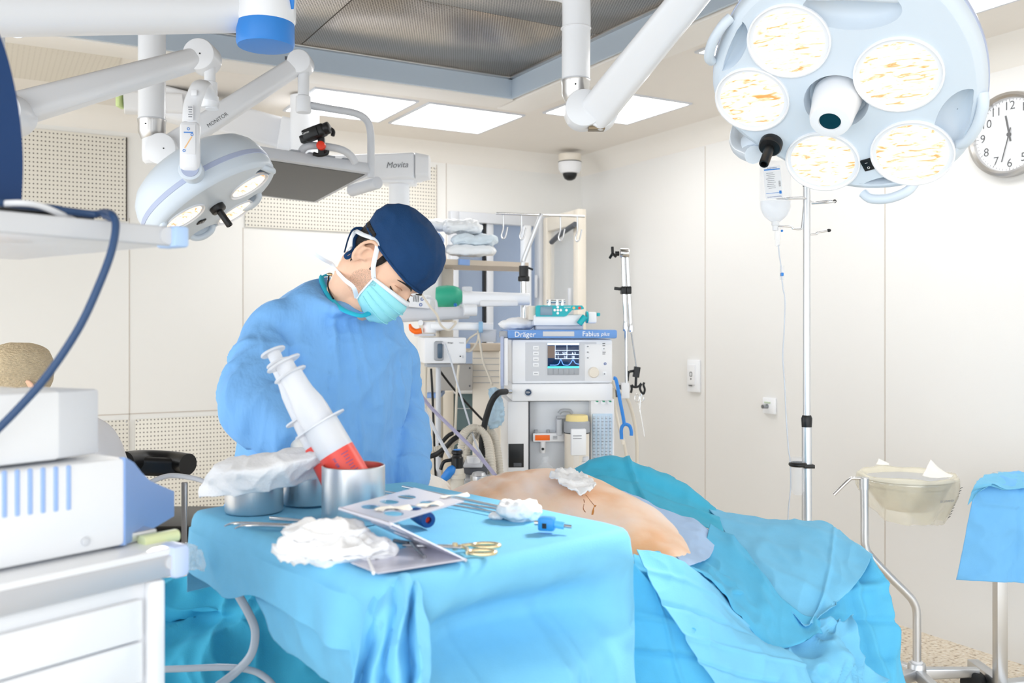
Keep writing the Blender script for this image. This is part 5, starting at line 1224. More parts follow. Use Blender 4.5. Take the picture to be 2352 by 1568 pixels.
# ---------------------------------------------------------------- equipment trolley at the left
dT = V((.60, .80, 0)).normalized(); cT = at(428, 755, 1.25); cT.z = 0        # front right corner of the shelves
BTr = basis(cT, dT, (0, 0, 1))                 # local x along the front edge (away to the right), y toward the back
MT = CAMM @ BTr
def tl(px, py, y=0): q = BTr.inverted() @ hit(px, py, BTr @ V((0, y, 0)), BTr.to_3x3() @ V((0, 1, 0))); return q
tr = thing('equipment_trolley', 'white equipment trolley with drawers and two shelves at far left', 'trolley', BTr @ V((-.35, .2, 0)))
za, zb = tl(428, 1250).z, tl(428, 1316).z
SH = .46
MB(MT).box((-.4, SH/2, za-.008), (.8, SH, .016), None, .004).build('shelf', M_white, tr)
MB(MT).box((-.405, .004, (za+zb)/2-.004), (.78, .012, za-zb-.008), None, .004).build('shelf_rail', mat('matt_aluminium', 'CACBD0', .45, .4), tr)
MB(MT).box((-.012, .01, (za+zb)/2), (.026, .04, za-zb+.006), None, .008).build('end_cap', mat('pale_blue_cap', 'C4D4F5', .4), tr)
p = tl(393, 1290); MB(MT).cyl((p.x, -.004, p.z), (p.x, .0, p.z), .0095, n=28).build('rail_button', M_lgrey, tr)
MB(MT).beam((-.035, .05, za+.003), (.018, .05, za+.003), .02, .016, r=.45).build('bumper', mat('pale_lime_rubber', 'E2EAB8', .5), tr)
MB(MT).box((-.03, .09, za+.008), (.05, .06, .014), None, .003).build('corner_plate', M_steel, tr)
zc, zd = tl(415, 523).z, tl(415, 566).z
MB(MT).box((-.4, SH/2, zd+.012), (.8, SH, .018), None, .004).build('shelf', M_white, tr)
MB(MT).box((-.405, .006, (zc+zd)/2), (.78, .014, zc-zd), None, .004).build('shelf_rail', M_lgrey, tr)
MB(MT).box((-.013, .012, (zc+zd)/2), (.022, .045, zc-zd+.003), None, .004).build('end_cap', mat('pale_blue_cap', 'B4D2FA', .4), tr)
p = tl(383, 541); MB(MT).cyl((p.x, -.003, p.z), (p.x, .002, p.z), .011, n=28).build('rail_button', M_lgrey, tr)
# drawer block
xr = tl(365, 1400, .015).x; xl = xr-.36
MB(MT).box(((xl+xr)/2, .24, (zb-.0+.16)/2), (xr-xl, .45, zb-.002-.16), None, .004).build('drawer_block', M_white, tr)
MB(MT).box((xr-.012, .006, (zb+.16)/2), (.02, .02, zb-.16), None, .004).build('corner_post', M_white, tr)
zz = zb-.02
for h in (.055, .055, .07, .1, .14, .18):
    dr = MB(MT).box(((xl+xr)/2-.014, .012, zz-h/2), (xr-xl-.03, .014, h-.003), None, .003).build('drawer', M_white, tr); zz -= h
for x in (-.06, -.74):
    for y in (.05, SH-.05):
        MB(MT).box((x-.06, y, .1), (.04, .04, .14), None, .006).build('leg', M_lgrey, tr); MB(MT).cyl((x-.06, y-.012, .04), (x-.06, y+.012, .04), .04, n=24, bev=.006).build('caster', M_rubber, tr)
MB(MT).box((-.5, SH-.02, (zd+za)/2), (.05, .03, zd-za), None, .006).build('rear_post', M_lgrey, tr)
# lower device with vents and a slate blue end
dv = thing('electrosurgical_unit', 'white vented device with slate blue sloping front on the trolley shelf', 'device', BTr @ V((-.25, .15, za)))
ys_ = .045; f0 = tl(288, 1245, ys_); ftop = tl(288, 1050, ys_).z; z0 = za+.004
e1 = f0.x; B_ = BTr.inverted() @ at(400, 1160, 1.42)
MB(MT).box((e1-.25, ys_+.15, (z0+ftop)/2), (.5, .30, ftop-z0), None, .006).build('casing', M_white, dv)
# sloping front end piece: side profile follows the picture (high at the casing, dropping, then nearly level)
ed = V((.44, .9, 0)).normalized(); o = BTr @ V((e1, ys_, 0)); ed = (at(400, 1200, 1.42)-V((o.x, o.y, 0))); ed.z = 0; EL = ed.length; EB = basis(V((o.x, o.y, 0)), ed, (0, 0, 1))
def ez(px, py):
    q = EB.inverted() @ hit(px, py, EB @ V((0, 0, 0)), EB.to_3x3() @ V((0, 1, 0))); return (q.x, q.z)
prof = [(0, z0), ez(400, 1212), ez(400, 1128), ez(372, 1116), ez(345, 1104), ez(325, 1084), ez(308, 1062), (0, ftop)]
prof = [(max(0, a), max(z0, b)) for a, b in prof]
MB(CAMM @ EB @ Matrix(((1, 0, 0, 0), (0, 0, 1, 0), (0, 1, 0, 0), (0, 0, 0, 1)))).prism(prof, .26).build('front_panel', M_steelblue, dv, ang=20)
for i in range(6):
    a = tl(10+29.5*i, 1125+ (5-i)*3, ys_)
    MB(MT).box((a.x, ys_-.0003, a.z+.003), (.0055, .004, .056), None, .0018).build('vent_slot', M_blueband if False else mat('slot_blue', '9DBCF0', .6), dv)
p = tl(196, 1243, ys_); MB(MT).cyl((p.x, ys_-.004, p.z), (p.x, ys_, p.z), .0055, n=20, bev=.0015).build('screw', M_lgrey, dv)
# upper white box
bx = thing('white_device', 'plain white box stacked on the vented device at far left', 'device', BTr @ V((-.3, .15, ftop)))
yb = .06; r0 = tl(140, 1000, yb).x; r1 = tl(184, 1000, yb+.0).x; zt_ = tl(140, 898, yb).z
MB(MT).box((r0-.2, yb+.13, (ftop+.003+zt_)/2+.001), (.4, .26, zt_-ftop-.004), None, .005).build('casing', M_white, bx)
MB(CAMM @ basis(BTr @ V((r0-.002, yb, 0)), (at(186, 1000, 1.22)-BTr @ V((r0, yb, 0))) * V((1, 1, 0)) if False else V((.42, .9, 0)), (0, 0, 1))).box((.03, .06, (ftop+.003+zt_)/2+.001), (.062, .12, zt_-ftop-.006), None, .004).build('end_panel', M_lgrey, bx)
# dark blue monitor on the top shelf with cables
mo = thing('monitor', 'dark blue curved monitor back standing on the upper trolley shelf', 'monitor', BTr @ V((-.3, .12, zc)))
e = [tl(2, 85, .1), tl(20, 140, .1), tl(38, 220, .1), tl(49, 300, .1), tl(53, 380, .1), tl(50, 462, .1)]
pl = [(q.x, q.z) for q in catmull(e, 24)]; zlo = pl[-1][1]; pl = [(pl[0][0]-.42, pl[0][1]+.1), (pl[0][0]-.06, pl[0][1]+.10)]+pl+[(pl[-1][0]-.5, zlo)]
L = Matrix.Translation((0, .1, 0)) @ Matrix(((1, 0, 0, 0), (0, 0, 1, 0), (0, 1, 0, 0), (0, 0, 0, 1)))
MB(MT @ L).prism(pl, .045).build('back_shell', M_navypl, mo)
MB(MT).box((-.46, .14, zc+.004), (.26, .16, .02), None, .006).build('stand', M_black, mo)
t = MB().tube([BTr @ V((-.42, .03, zc+.012)), at(80, 474, 1.13), at(150, 484, 1.16), at(215, 492, 1.18), at(240, 488, 1.17), at(258, 494, 1.15), at(266, 520, 1.14), at(255, 580, 1.13), at(225, 660, 1.12), at(180, 755, 1.11), at(110, 860, 1.1), at(40, 940, 1.09), at(-30, 1010, 1.08), at(-80, 1060, 1.07)], .0048, 12, 120).build('power_cable', mat('slate_cable', '2E4B74', .35), None); tag(t, 'dark blue cable looping down from the upper trolley shelf', 'cable')
MB().beam(at(243, 492, 1.172), at(256, 497, 1.165), .013, .013, r=.45).build('plug_boot', mat('slate_boot', '53678c', .4), t)
t = MB().tube([at(-30, 470, 1.1), at(40, 466, 1.1), at(90, 472, 1.12), at(140, 492, 1.15), at(170, 505, 1.2)], .004, 10, 40).build('white_cable', M_white, None); tag(t, 'white cable lying along the upper trolley shelf under the monitor', 'cable')
t = MB().tube([at(-30, 482, 1.15), at(60, 484, 1.17), at(150, 490, 1.2), at(215, 497, 1.22)], .0065, 10, 40).build('black_cable', M_black, None); tag(t, 'thick black cable along the back of the upper trolley shelf', 'cable')

# ---------------------------------------------------------------- nurse and chair
nu = thing('person', 'seated nurse in hairnet and sheer white gown behind the left trolley', 'person', at(70, 1000, 2.75)*V((1, 1, 0)))
NH = rig(at(36, 884, 2.7), (-.75, -.55, -.25), (-.05, -.05, 1)); NH = NH @ Matrix.Diagonal((.92, .92, .9, 1))
nb = MB(); headmesh(nb, NH); n0 = NH @ V((0, -.03, -.06)); ns0 = at(100, 990, 2.8)
nb.tube([n0, lerp(n0, ns0, .5), ns0, ns0+V((0, 0, -.1))], [.055, .055, .08, .1], 20, 16)
nb.tube([ns0+V((-.17, .05, -.05)), ns0+V((0, 0, -.02)), ns0+V((.13, .0, -.06)), ns0+V((.17, -.04, -.3)), ns0+V((.05, -.22, -.36))], [.05, .08, .055, .045, .035], 16, 30)
nb.tube([ns0+V((-.17, .05, -.05)), ns0+V((-.22, .0, -.3)), ns0+V((-.12, -.2, -.36))], [.055, .045, .035], 16, 20)
nb.tube([ns0+V((0, 0, -.08)), ns0+V((0, .03, -.3)), ns0+V((0, .04, -.55))], [.11, .13, .16], 20, 16)
for s in (-.1, .1):
    nb.tube([ns0+V((s, .03, -.53)), ns0+V((s, -.38, -.56)), V((ns0.x+s, ns0.y-.4, .06))], [.08, .065, .045], 16, 24); nb.tube([V((ns0.x+s, ns0.y-.38, .05)), V((ns0.x+s, ns0.y-.55, .035))], [.04, .03], 12, 6)
nb.build('body', M_skin2, nu, remesh=.006, smo=2)
rows = []
for i in range(20):
    t = i/19; z = lerp(.012, .117, t)
    rows.append([hsurf(2*PI*j/48, min(z-.05*(1-t)*(.5-.5*math.cos(2*PI*j/48))*1.6, .116), .012+.012*math.sin(t*PI/2), False)+V((0, 0, .014*t)) for j in range(48)])
rows.append([lerp(p, V((0, -.01, .139)), .7) for p in rows[-1]])
h = MB(CAMM @ NH).grid(rows, True); b = len(h.v)-48; h.f.append(tuple(range(b, b+48)))
h.build('hairnet', M_hairnet, nu, sub=1, disp=lambda p, n: .002*noise.noise(p*30)+.0022*(ridge(p, 55)-.7))
MB(CAMM @ NH).tube([hsurf(2*PI*j/40, .012-.05*(.5-.5*math.cos(2*PI*j/40))*1.6, .013, False) for j in range(40)], .004, 8, closed=True).build('hairnet_band', mat('gauzy_band', 'DCCFB8', .8), nu)
MB(CAMM @ NH).tube([V((.05, .09, -.03)), V((.08, .04, -.02)), V((.088, -.02, -.03)), V((.06, -.09, -.02))], .004, 8, 24, flat=.4).build('mask_tie', M_maskw, nu)
MB(CAMM @ NH).grid([[hsurf(math.radians(a), z, .008+.01*math.cos(math.radians(a)), False) for a in range(-70, 75, 10)] for z in (-.03, -.05, -.075, -.1, -.112)]).build('face_mask', M_maskw, nu, solid=.002)
gw = MB()
gr = lambda c, a, b: [V(c)+V((a*math.cos(2*PI*j/40), b*math.sin(2*PI*j/40), 0)) for j in range(40)]
rw = [gr(ns0+V((0, 0, .06)), .075, .075), gr(ns0+V((0, 0, .035)), .16, .11), gr(ns0+V((.0, .0, -.03)), .22, .15), gr(ns0+V((.01, .0, -.22)), .27, .17), gr(ns0+V((.01, .0, -.42)), .31, .2), gr(ns0+V((.01, -.05, -.62)), .33, .28)]
rw = [[V(q) for q in r] for r in zip(*[catmull([r[j] for r in rw], 24) for j in range(40)])]
gw.grid(rw, True); gw.build('gown', M_gownw, nu, sub=1, disp=lambda p, n: .014*(ridge(V((p.x, p.y, p.z*.35)), 9)-.75), ang=180)
sl = thing('stool', 'round stool under the seated nurse behind the left trolley', 'stool', (ns0.x, ns0.y+.03, 0))
MB().cyl((ns0.x, ns0.y+.03, ns0.z-.76), (ns0.x, ns0.y+.03, ns0.z-.70), .17, n=32, bev=.015).build('seat', M_black, sl); MB().cyl((ns0.x, ns0.y+.03, .04), (ns0.x, ns0.y+.03, ns0.z-.76), .03).build('post', M_steel, sl); MB().cyl((ns0.x, ns0.y+.03, 0), (ns0.x, ns0.y+.03, .04), .24, .2, n=32).build('base', M_steel, sl)
ch = thing('chair', 'black padded chair with a steel upright behind the instrument table', 'chair', at(400, 1100, 3.1)*V((1, 1, 0)))
MB().tube([at(285, 1062, 3.0), at(330, 1058, 3.1), at(390, 1060, 3.14), at(432, 1066, 3.1)], .036, 20, 30, flat=1).build('backrest_pad', M_black, ch)
MB().beam(at(285, 1068, 3.04), at(436, 1074, 3.14), .04, .062, r=.4).build('backrest', M_black, ch)
c = at(424, 1100, 3.13); MB().box((c.x, c.y, c.z-.13), (.02, .012, .24), None, .003).build('upright', M_steeld, ch)
sz = c.z-.2
MB().box((c.x-.12, c.y+.24, sz), (.4, .4, .06), None, .025, 3).build('seat', M_black, ch)
MB().cyl((c.x-.12, c.y+.24, .1), (c.x-.12, c.y+.24, sz-.03), .025).build('post', M_steel, ch)
for k in range(5):
    a = 2*PI*k/5; q = V((c.x-.12+.28*math.cos(a), c.y+.24+.28*math.sin(a), .07)); MB().beam((c.x-.12, c.y+.24, .09), q, .03, .03, r=.3, xh=(0, 0, 1)).build('foot', M_steel, ch)
    MB().cyl(q+V((0, -.012, -.04)), q+V((0, .012, -.04)), .028, n=20).build('caster', M_rubber, ch)
t = MB().tube([at(340, 1110, 2.9), at(372, 1096, 2.92), at(400, 1092, 2.95), at(440, 1097, 2.95), at(470, 1106, 2.95), at(500, 1120, 2.9)], .008, 12, 40).build('grey_hose', M_lgrey, None); tag(t, 'pale hose crossing in front of the black chair', 'hose')
# ---------------------------------------------------------------- anaesthesia machine
MO = at(1178, HY, 4.0); MO.z = 0
BM = yawm(MO, 5); BMi = BM.inverted(); MM = CAMM @ BM; UY = BM.to_3x3() @ V((0, 1, 0))
def ml(px, py, y=0): return BMi @ hit(px, py, BM @ V((0, y, 0)), UY)
def mbox(x0, y0, x1, y1, y, dep, bev=.004, M=MM):
    a, b = ml(x0, y0, y), ml(x1, y1, y)
    return MB(M).box(((a.x+b.x)/2, y+dep/2, (a.z+b.z)/2), (abs(b.x-a.x), dep, abs(a.z-b.z)), None, bev)
am = thing('anaesthesia_machine', 'anaesthesia workstation with blue top lettered Dräger Fabius plus', 'anaesthesia machine', BM @ V((.22, .25, 0)))
hd = mbox(1166, 757, 1418, 777, -.02, .46, .008).build('top_panel', M_steelblue if False else mat('workstation_blue', '6C9CDD', .4), am)
def mtext(s, px, py, size, mt, par, y, **k): 
    p = ml(px, py, y); return lettering(s, size, Matrix.Translation(p) @ FACE, mt, par, MM, **k)
mtext('Dräger', 1206, 768, .032, M_whiteink, hd, -.0212, name='brand_lettering'); mtext('Fabius', 1357, 767, .030, M_whiteink, hd, -.0212, name='model_lettering'); mtext('plus', 1390, 767, .023, M_whiteink, hd, -.0212, name='model_lettering', shear=.25)
mbox(1247, 761, 1319, 772, -.0225, .003, .001).build('name_sticker', M_lgrey, hd)
mbox(1176, 779, 1407, 880, 0, .40, .01).build('display_housing', M_white, am)
fp = mbox(1207, 786, 1370, 874, -.003, .005, .002).build('control_panel', M_lgrey, am)
mbox(1343, 790, 1405, 874, -.004, .003, .002).build('key_panel', M_white2, am)
sc = mbox(1258, 790, 1330, 861, -.006, .006, .002).build('screen_bezel', M_grey, am)
M_scr = mat('display_screen', '0b1830', .1, emit='16345e', es=.6)
mbox(1258, 790, 1330, 845, -.0075, .003, .0005).build('screen', M_scr, sc)
M_scrw = mat('display_trace', 'DDEBFF', .5, emit='CFE2FF', es=1.2); M_scrc = mat('display_cyan', '59D8D8', .5, emit='3fd0d0', es=1.0); M_scrb = mat('display_brown', '6a5a50', .3, emit='5a4a42', es=.5); M_scrt = mat('display_blue_trace', '7fb0ff', .5, emit='6fa8ff', es=1.2)
mbox(1258, 788, 1330, 792, -.0082, .001, 0).build('screen_bar', M_scrw, sc)
mbox(1258, 841, 1330, 845, -.0082, .001, 0).build('screen_bar', M_scrc, sc)
mbox(1258, 794, 1275, 822, -.0082, .001, 0).build('screen_field', M_scrb, sc)
for y in (804, 813.5, 823): mbox(1275, y, 1330, y+.8, -.0084, .001, 0).build('screen_line', M_scrw, sc)
for x in (1275, 1302): mbox(x, 792, x+.7, 823, -.0084, .001, 0).build('screen_line', M_scrw, sc)
for s, x, y in (('12', 1280, 811), ('525', 1297, 811), ('6.3', 1318, 811), ('1', 1282, 820), ('14', 1298, 820), ('18', 1316, 820)): mtext(s, x, y, .014, M_scrw, sc, -.0088, name='reading')
MB(MM).tube([ml(x, y, -.009) for x, y in ((1263, 838), (1278, 838), (1284, 834), (1288, 825), (1293, 836), (1298, 838), (1306, 838), (1311, 833), (1316, 826), (1322, 834), (1330, 836))], .0012, 6, 40).build('waveform', M_scrt, sc)
for i in range(6):
    mbox(1259+12*i, 847, 1270+12*i, 859, -.0075, .003, .001).build('soft_key', M_grey, sc)
for y in (794, 807, 820, 833, 853): 
    k = mbox(1224, y, 1238, y+9, -.006, .004, .0015).build('key', M_white, fp); mbox(1227, y+4, 1235, y+5.2, -.0068, .001, 0).build('key_symbol', M_inkg, k)
for y in (791, 804, 817):
    k = mbox(1346, y, 1354, y+9, -.007, .004, .0015).build('key', M_white, fp); mbox(1348, y+3, 1352, y+6, -.0078, .001, 0).build('key_symbol', M_inkg, k)
for y, w in ((788, 6), (793, 6), (808, 7), (812, 6)): mbox(1384, y, 1384+w, y+1.4, -.005, .002, 0).build('printed_line', M_ink, am)
k = mbox(1383, 796, 1391, 805, -.006, .003, .0015).build('key', M_white, am); mbox(1386, 799, 1388.5, 802, -.0068, .001, 0).build('key_symbol', M_inkg, k)
k = mbox(1384, 853, 1393, 863, -.006, .003, .0015).build('key', M_white, am); mbox(1387, 857, 1390, 860, -.0068, .001, 0).build('key_symbol', M_inkg, k)
p = ml(1390, 835, -.005); MB(MM).torus(p, (0, 1, 0), .0045, .0014, 18, 6).build('brand_mark', M_inkb, am)
p = ml(1363, 855, -.004); MB(MM).lathe([(.024, 0), (.0225, .014), (.02, .017), (0, .017)], zbasis(p, (0, -1, 0)), 32).build('rotary_knob', M_cream, am)
mbox(1176, 882, 1407, 920, -.02, .44, .006).build('work_shelf', M_white, am)
p = ml(1213, 901, -.0205); MB(MM).lathe([(.0135, .001), (.0135, .004), (0, .004)], zbasis(p, (0, -1, 0)), 28).build('oxygen_button', mat('navy_button', '26405f', .4), am)
MB(MM).torus(p+V((0, -.003, 0)), (0, 1, 0), .0155, .0022, 28, 8).build('button_ring', M_lgrey, am)
mtext('O2+', 1213, 901, .010, M_whiteink, am, -.0255, name='button_lettering')
# lower body: left wing, recessed centre, flow meter column
a, b = ml(1166, 920, .0), ml(1215, 1300, .0)
def tall(x0, x1, ytop, y, dep, nm, mt, zb=.16, bev=.004):
    a, b = ml(x0, ytop, y), ml(x1, ytop, y); return MB(MM).box(((a.x+b.x)/2, y+dep/2, (a.z+zb)/2), (b.x-a.x, dep, a.z-zb), None, bev).build(nm, mt, am)
tall(1166, 1214, 922, .0, .4, 'left_cabinet', M_white2)
tall(1215, 1216.5, 922, .001, .4, 'cabinet_gap', M_dgrey, bev=0)
tall(1217, 1360, 922, .05, .34, 'centre_panel', mat('pale_grey_panel', 'E2E6EC', .4), bev=.002)
tall(1357, 1411, 916, -.005, .4, 'flow_column', M_white2)
mbox(1168, 1019, 1203, 1073, -.002, .004, .001).build('drawer_opening', M_black, am)
mbox(1180, 1063, 1198, 1071, -.004, .004, .001).build('opening_clip', M_dgrey, am)
MB(MM).box((.22, .2, .12), (.46, .44, .1), None, .02).build('base', M_lgrey, am)
for x in (.04, .4):
    for y in (.03, .38): MB(MM).cyl((x-.015, y, .05), (x+.015, y, .05), .05, n=24, bev=.006).build('caster', M_rubber, am)
mbox(1150, 772, 1157, 887, -.03, .02, .003).build('side_rail', M_blueband, am); mbox(1157.5, 776, 1167, 886, -.025, .05, .004).build('side_post', M_white, am)
mbox(1148, 760, 1167, 776, -.01, .05, .006).build('rail_clamp', M_grey, am)
fm = mbox(1361, 950, 1407, 1062, -.012, .01, .002).build('flowmeter_panel', mat('flow_glass', 'C6DCEF', .15), am)
for i, x in enumerate((1365, 1374.5, 1384, 1393, 1402)):
    a, b = ml(x, 955, -.016), ml(x, 1060, -.016); MB(MM).cyl(a, b, .0042, n=12).build('flow_tube', M_clear, fm)
    for j in range(13): mbox(x-2.6, 960+7.6*j, x+2.6 if j % 2 else x+1.2, 961.1+7.6*j, -.0135, .002, 0).build('scale_mark', M_ink, fm)
for i, x in enumerate((1370, 1385, 1400)):
    p = ml(x, 923, -.006); MB(MM).lathe([(.0105, 0), (.0105, .004), (0, .004)], zbasis(p, (0, -1, 0)), 24).build('gauge', M_white, am)
    MB(MM).lathe([(0, .0045), (.0085, .0045), (.0085, .0042), (0, .0042)], zbasis(p, (0, -1, 0)), 16, 2.4).build('gauge_sector', mat('gauge_green', '2F9E7A', .5), am)
# vaporizer
vp = thing('vaporizer', 'white vaporizer with a yellow-topped grey dial on the anaesthesia machine', 'vaporizer', BM @ V((.29, -.02, .9)))
p = ml(1325, 1085, -.03); zt = ml(1325, 952, -.03).z; h = zt-p.z; L = Matrix.Translation(p)
MB(MM).lathe([(.052, -.05), (.053, 0), (.053, h-.075)], L, 40).build('body', M_cream, vp)
MB(MM).lathe([(.0535, h-.075), (.056, h-.07), (.054, h-.03), (.05, h-.026)], L, 40).build('dial', M_grey, vp)
MB(MM).lathe([(.049, h-.03), (.047, h-.006), (.043, h-.001), (0, h)], L, 40).build('dial_top', mat('pale_yellow_cap', 'F2DE9C', .45), vp)
MB(MM).torus(p+V((0, 0, h-.077)), (0, 0, 1), .0535, .002, 40, 6).build('index_ring', M_ink, vp)
mbox(1312, 985, 1347, 1046, -.092, .05, .006).build('front_block', M_white, vp)
for y in (1000, 1006): mbox(1316, y, 1336, y+1.5, -.0928, .001, 0).build('printed_line', M_inkg, vp)
mbox(1318, 1046, 1331, 1078, -.09, .04, .003).build('sight_glass', M_clear, vp)
q = ml(1345, 1060, -.075); MB(MM).cyl(q+V((0, 0, -.06)), q, .02, n=24).build('filler', M_white2, vp); MB(MM).cyl(q, q+V((0, 0, .022)), .017, .014, n=24, bev=.003).build('filler_cap', M_lgrey, vp)
q = ml(1290, 955, -.0); MB(MM).beam(ml(1278, 958, -.0), ml(1302, 958, -.0), .03, .012, r=.3).build('lock_lever', M_grey, vp)
MB(MM).tube([ml(1284, 950, 0), ml(1290, 943, 0), ml(1308, 943, 0), ml(1314, 950, 0)], .008, 12, 16).build('locking_handle', M_grey, vp)
mbox(1279, 962, 1291, 1000, .0, .05, .004).build('mount', M_lgrey, vp)
# orange-marked valve block
vb = thing('valve_block', 'white valve block with an orange label beside the vaporizer', 'valve block', BM @ V((.13, .03, .95)))
mbox(1224, 995, 1297, 1014, .015, .035, .004).build('block', M_white, vb)
mbox(1229, 999, 1263, 1011, .0135, .003, .001).build('orange_label', M_orange, vb)
for y in (1001, 1004, 1007): mbox(1270, y, 1280, y+1.2, .0135, .002, 0).build('printed_line', M_inkg, vb)
for x in (1231, 1259): q = ml(x, 994, .03); MB(MM).cyl(q, q+V((0, 0, .014)), .008, n=18).build('knob', M_grey, vb)
q = ml(1247, 1024, .02); MB(MM).cyl(q+V((0, 0, .02)), q+V((0, 0, -.03)), .012, n=20, bev=.003).build('outlet', M_white2, vb); q = ml(1247, 1031, .006); MB(MM).cyl(q, q+V((0, .006, 0)), .006, n=16).build('outlet_hole', M_black, vb)
# breathing dome
q = ml(1253, 1100, -.03); t = tag(MB(MM).lathe([(.058, -.05), (.056, 0), (.048, .03), (.03, .055), (.016, .068), (.0145, .075), (.0145, .095), (.0125, .095), (.0125, .075)], Matrix.Translation(q), 36).build('breathing_dome', M_clear, None), 'clear plastic dome with a neck in front of the machine', 'breathing dome')
# syringe pump on top
sp = thing('syringe_pump', 'teal and white syringe pump on top of the blue panel', 'syringe pump', BM @ V((.2, .1, 1.42)))
mbox(1226, 722, 1342, 748, .02, .14, .008).build('casing', M_white, sp)
a = ml(1231, 701, .015); b = ml(1341, 727, .015)
pl = [(a.x, b.z), (a.x, a.z-.006), (a.x+.006, a.z), (b.x-.008, a.z), (b.x, a.z-.01), (b.x, a.z-.016), (b.x-.05, a.z-.019), (b.x-.075, b.z+.004), (b.x-.085, b.z)]
MB(MM @ Matrix(((1, 0, 0, 0), (0, 0, 1, .015), (0, 1, 0, 0), (0, 0, 0, 1)))).prism(pl, .12).build('teal_front', M_teal, sp)
mbox(1241, 703, 1269, 724, .0125, .004, .002).build('display', mat('pump_display', '7f9cb0', .2), sp)
for dx, dy in ((0, 0), (-7, 0), (7, 0), (0, -7), (0, 7), (20, 0)):
    q = ml(1281+dx, 712+dy, .0145); MB(MM).cyl(q, q+V((0, -.002, 0)), .0055, n=16).build('key', M_whiteink, sp)
for x, mt in ((1318, mat('pale_amber_key', 'F3C98A', .5)), (1331, M_redknob)): q = ml(x, 707, .0145); MB(MM).cyl(q, q+V((0, -.002, 0)), .006, n=16).build('key', mt, sp)
q0, q1 = ml(1330, 744, .0), ml(1344, 726, .0); MB(MM).beam(q0, q1, .03, .026, r=.4).build('plunger_lever', M_teal, sp)
MB(MM).cyl(ml(1346, 728, .03), ml(1350, 728, .03), .026, n=24).build('plunger_plate', M_teal, sp)
mbox(1350, 716, 1371, 742, .01, .06, .008).build('drive_head', M_white, sp); mbox(1371, 718, 1379, 726, .02, .02, .004).build('drive_knob', M_teal, sp)
mbox(1214, 702, 1231, 735, .04, .1, .006).build('end_block', M_cream, sp)
mtext('syramed', 1303, 705, .0085, M_whiteink, sp, .0145)
tag(mbox(1232, 749, 1262, 756, .03, .1, .003).build('pump_foot', M_grey, sp), 'x', 'x') if False else mbox(1232, 748, 1340, 757, .04, .1, .003).build('mount', M_lgrey, sp)
st = thing('metal_fitting', 'small metal connector fitting standing behind the syringe pump', 'fitting', BM @ V((.18, .2, 1.44)))
for x in (1262, 1280, 1292): q = ml(x, 698, .2); MB(MM).cyl(q+V((0, 0, -.05)), q+V((0, 0, .018)), .012, .009, n=18).build('barrel', M_steelp, st)
MB(MM).cyl(ml(1256, 692, .2), ml(1298, 692, .2), .009, n=16).build('cross_bar', M_steel, st)
crumple('white_cloth', BM @ (ml(1188, 744, .12)), (.085, .06, .028), 'bunched white cloth on the machine top left of the syringe pump', 4, .35, 20)
# right-hand side: rail bracket and hoses
sb = thing('jointed_arm_stand', 'jointed chrome holding arm with black clamps at the right of the machine', 'holding arm', at(1433, 895, 4.15))
S = lambda x, y, d=4.15: at(x, y, d)
MB().pbox(1427, 879, 1446, 915, 4.14, .05, .004).build('rail_bracket', M_white2, sb)
MB().pbox(1412, 884, 1430, 912, 4.15, .03, .003).build('clamp_block', M_dgrey, sb)
MB().tube([S(1439, 880), S(1438, 760)], .0075, 14).build('rod', M_steelp, sb)
MB().lathe([(.012, 0), (.013, .02), (.0085, .05)], Matrix.Translation(S(1437, 760)), 20).build('rod_joint', M_steelp, sb)
MB().tube([S(1437, 745), S(1431, 590)], .0095, 14).build('rod', M_steelp, sb)
MB().tube([S(1449, 745), S(1441, 590)], .0085, 14).build('rod', M_steelp, sb)
MB().lathe([(.011, 0), (.012, .02), (.007, .045)], Matrix.Translation(S(1450, 762)), 20).build('rod_joint', M_steelp, sb)
MB().tube([S(1450, 764), S(1462, 845)], .003, 10).build('thin_rod', M_steeld, sb)
q = S(1424, 581); MB().cyl(q, S(1445, 581), .021, n=28, bev=.003).build('knuckle', M_steelp, sb)
q = S(1413, 582); MB().cyl(q, S(1422, 582), .011, n=16).build('knob_stem', M_black, sb)
kn = S(1407, 582)
for a in (95, 215, 335):
    dd = V((.01*math.cos(math.radians(a)), 0, 0)); MB().beam(kn, kn+V((.012*math.cos(math.radians(a)), -.02*math.cos(math.radians(a)), .03*math.sin(math.radians(a)))), .018, .012, r=.4).build('knob_wing', M_black, sb)
for x in (1433, 1445): MB().pbox(x-6, 657, x+6, 675, 4.125, .05, .005).build('clip', M_black, sb)
MB().beam(S(1411, 662), S(1430, 664), .02, .014, r=.3).build('clip_lever', M_black, sb)
MB().beam(S(1464, 842), S(1460, 866), .03, .028, r=.2).build('tube_clamp', M_black, sb)
MB().tube([S(1446, 853), S(1443, 858), S(1441, 875)], .006, 10, 12).build('clamp_lever', M_black, sb); MB().tube([S(1446, 853), S(1458, 851)], .006, 10).build('clamp_lever', M_black, sb)
MB().tube([S(1461, 866), S(1460, 888)], .006, 10).build('fork_stem', M_black, sb)
MB().tube([S(1449, 902), S(1451, 893), S(1450, 884), S(1455, 888), S(1461, 889), S(1468, 886), S(1473, 880), S(1470, 890), S(1472, 898), S(1478, 904), S(1481, 894), S(1478, 884), S(1480, 878)], .0052, 10, 50).build('tube_fork', M_black, sb)
fc = thing('hanging_forceps', 'thin steel forceps hanging from the black tube fork', 'forceps', S(1474, 905))
MB().tube([S(1474, 903), S(1472, 915), S(1470, 940), S(1475, 970), S(1480, 1002)], .0022, 8, 30).build('limb', M_steelp, fc)
MB().tube([S(1466, 925), S(1472, 950), S(1481, 1000)], .0022, 8, 20).build('limb', M_steelp, fc)
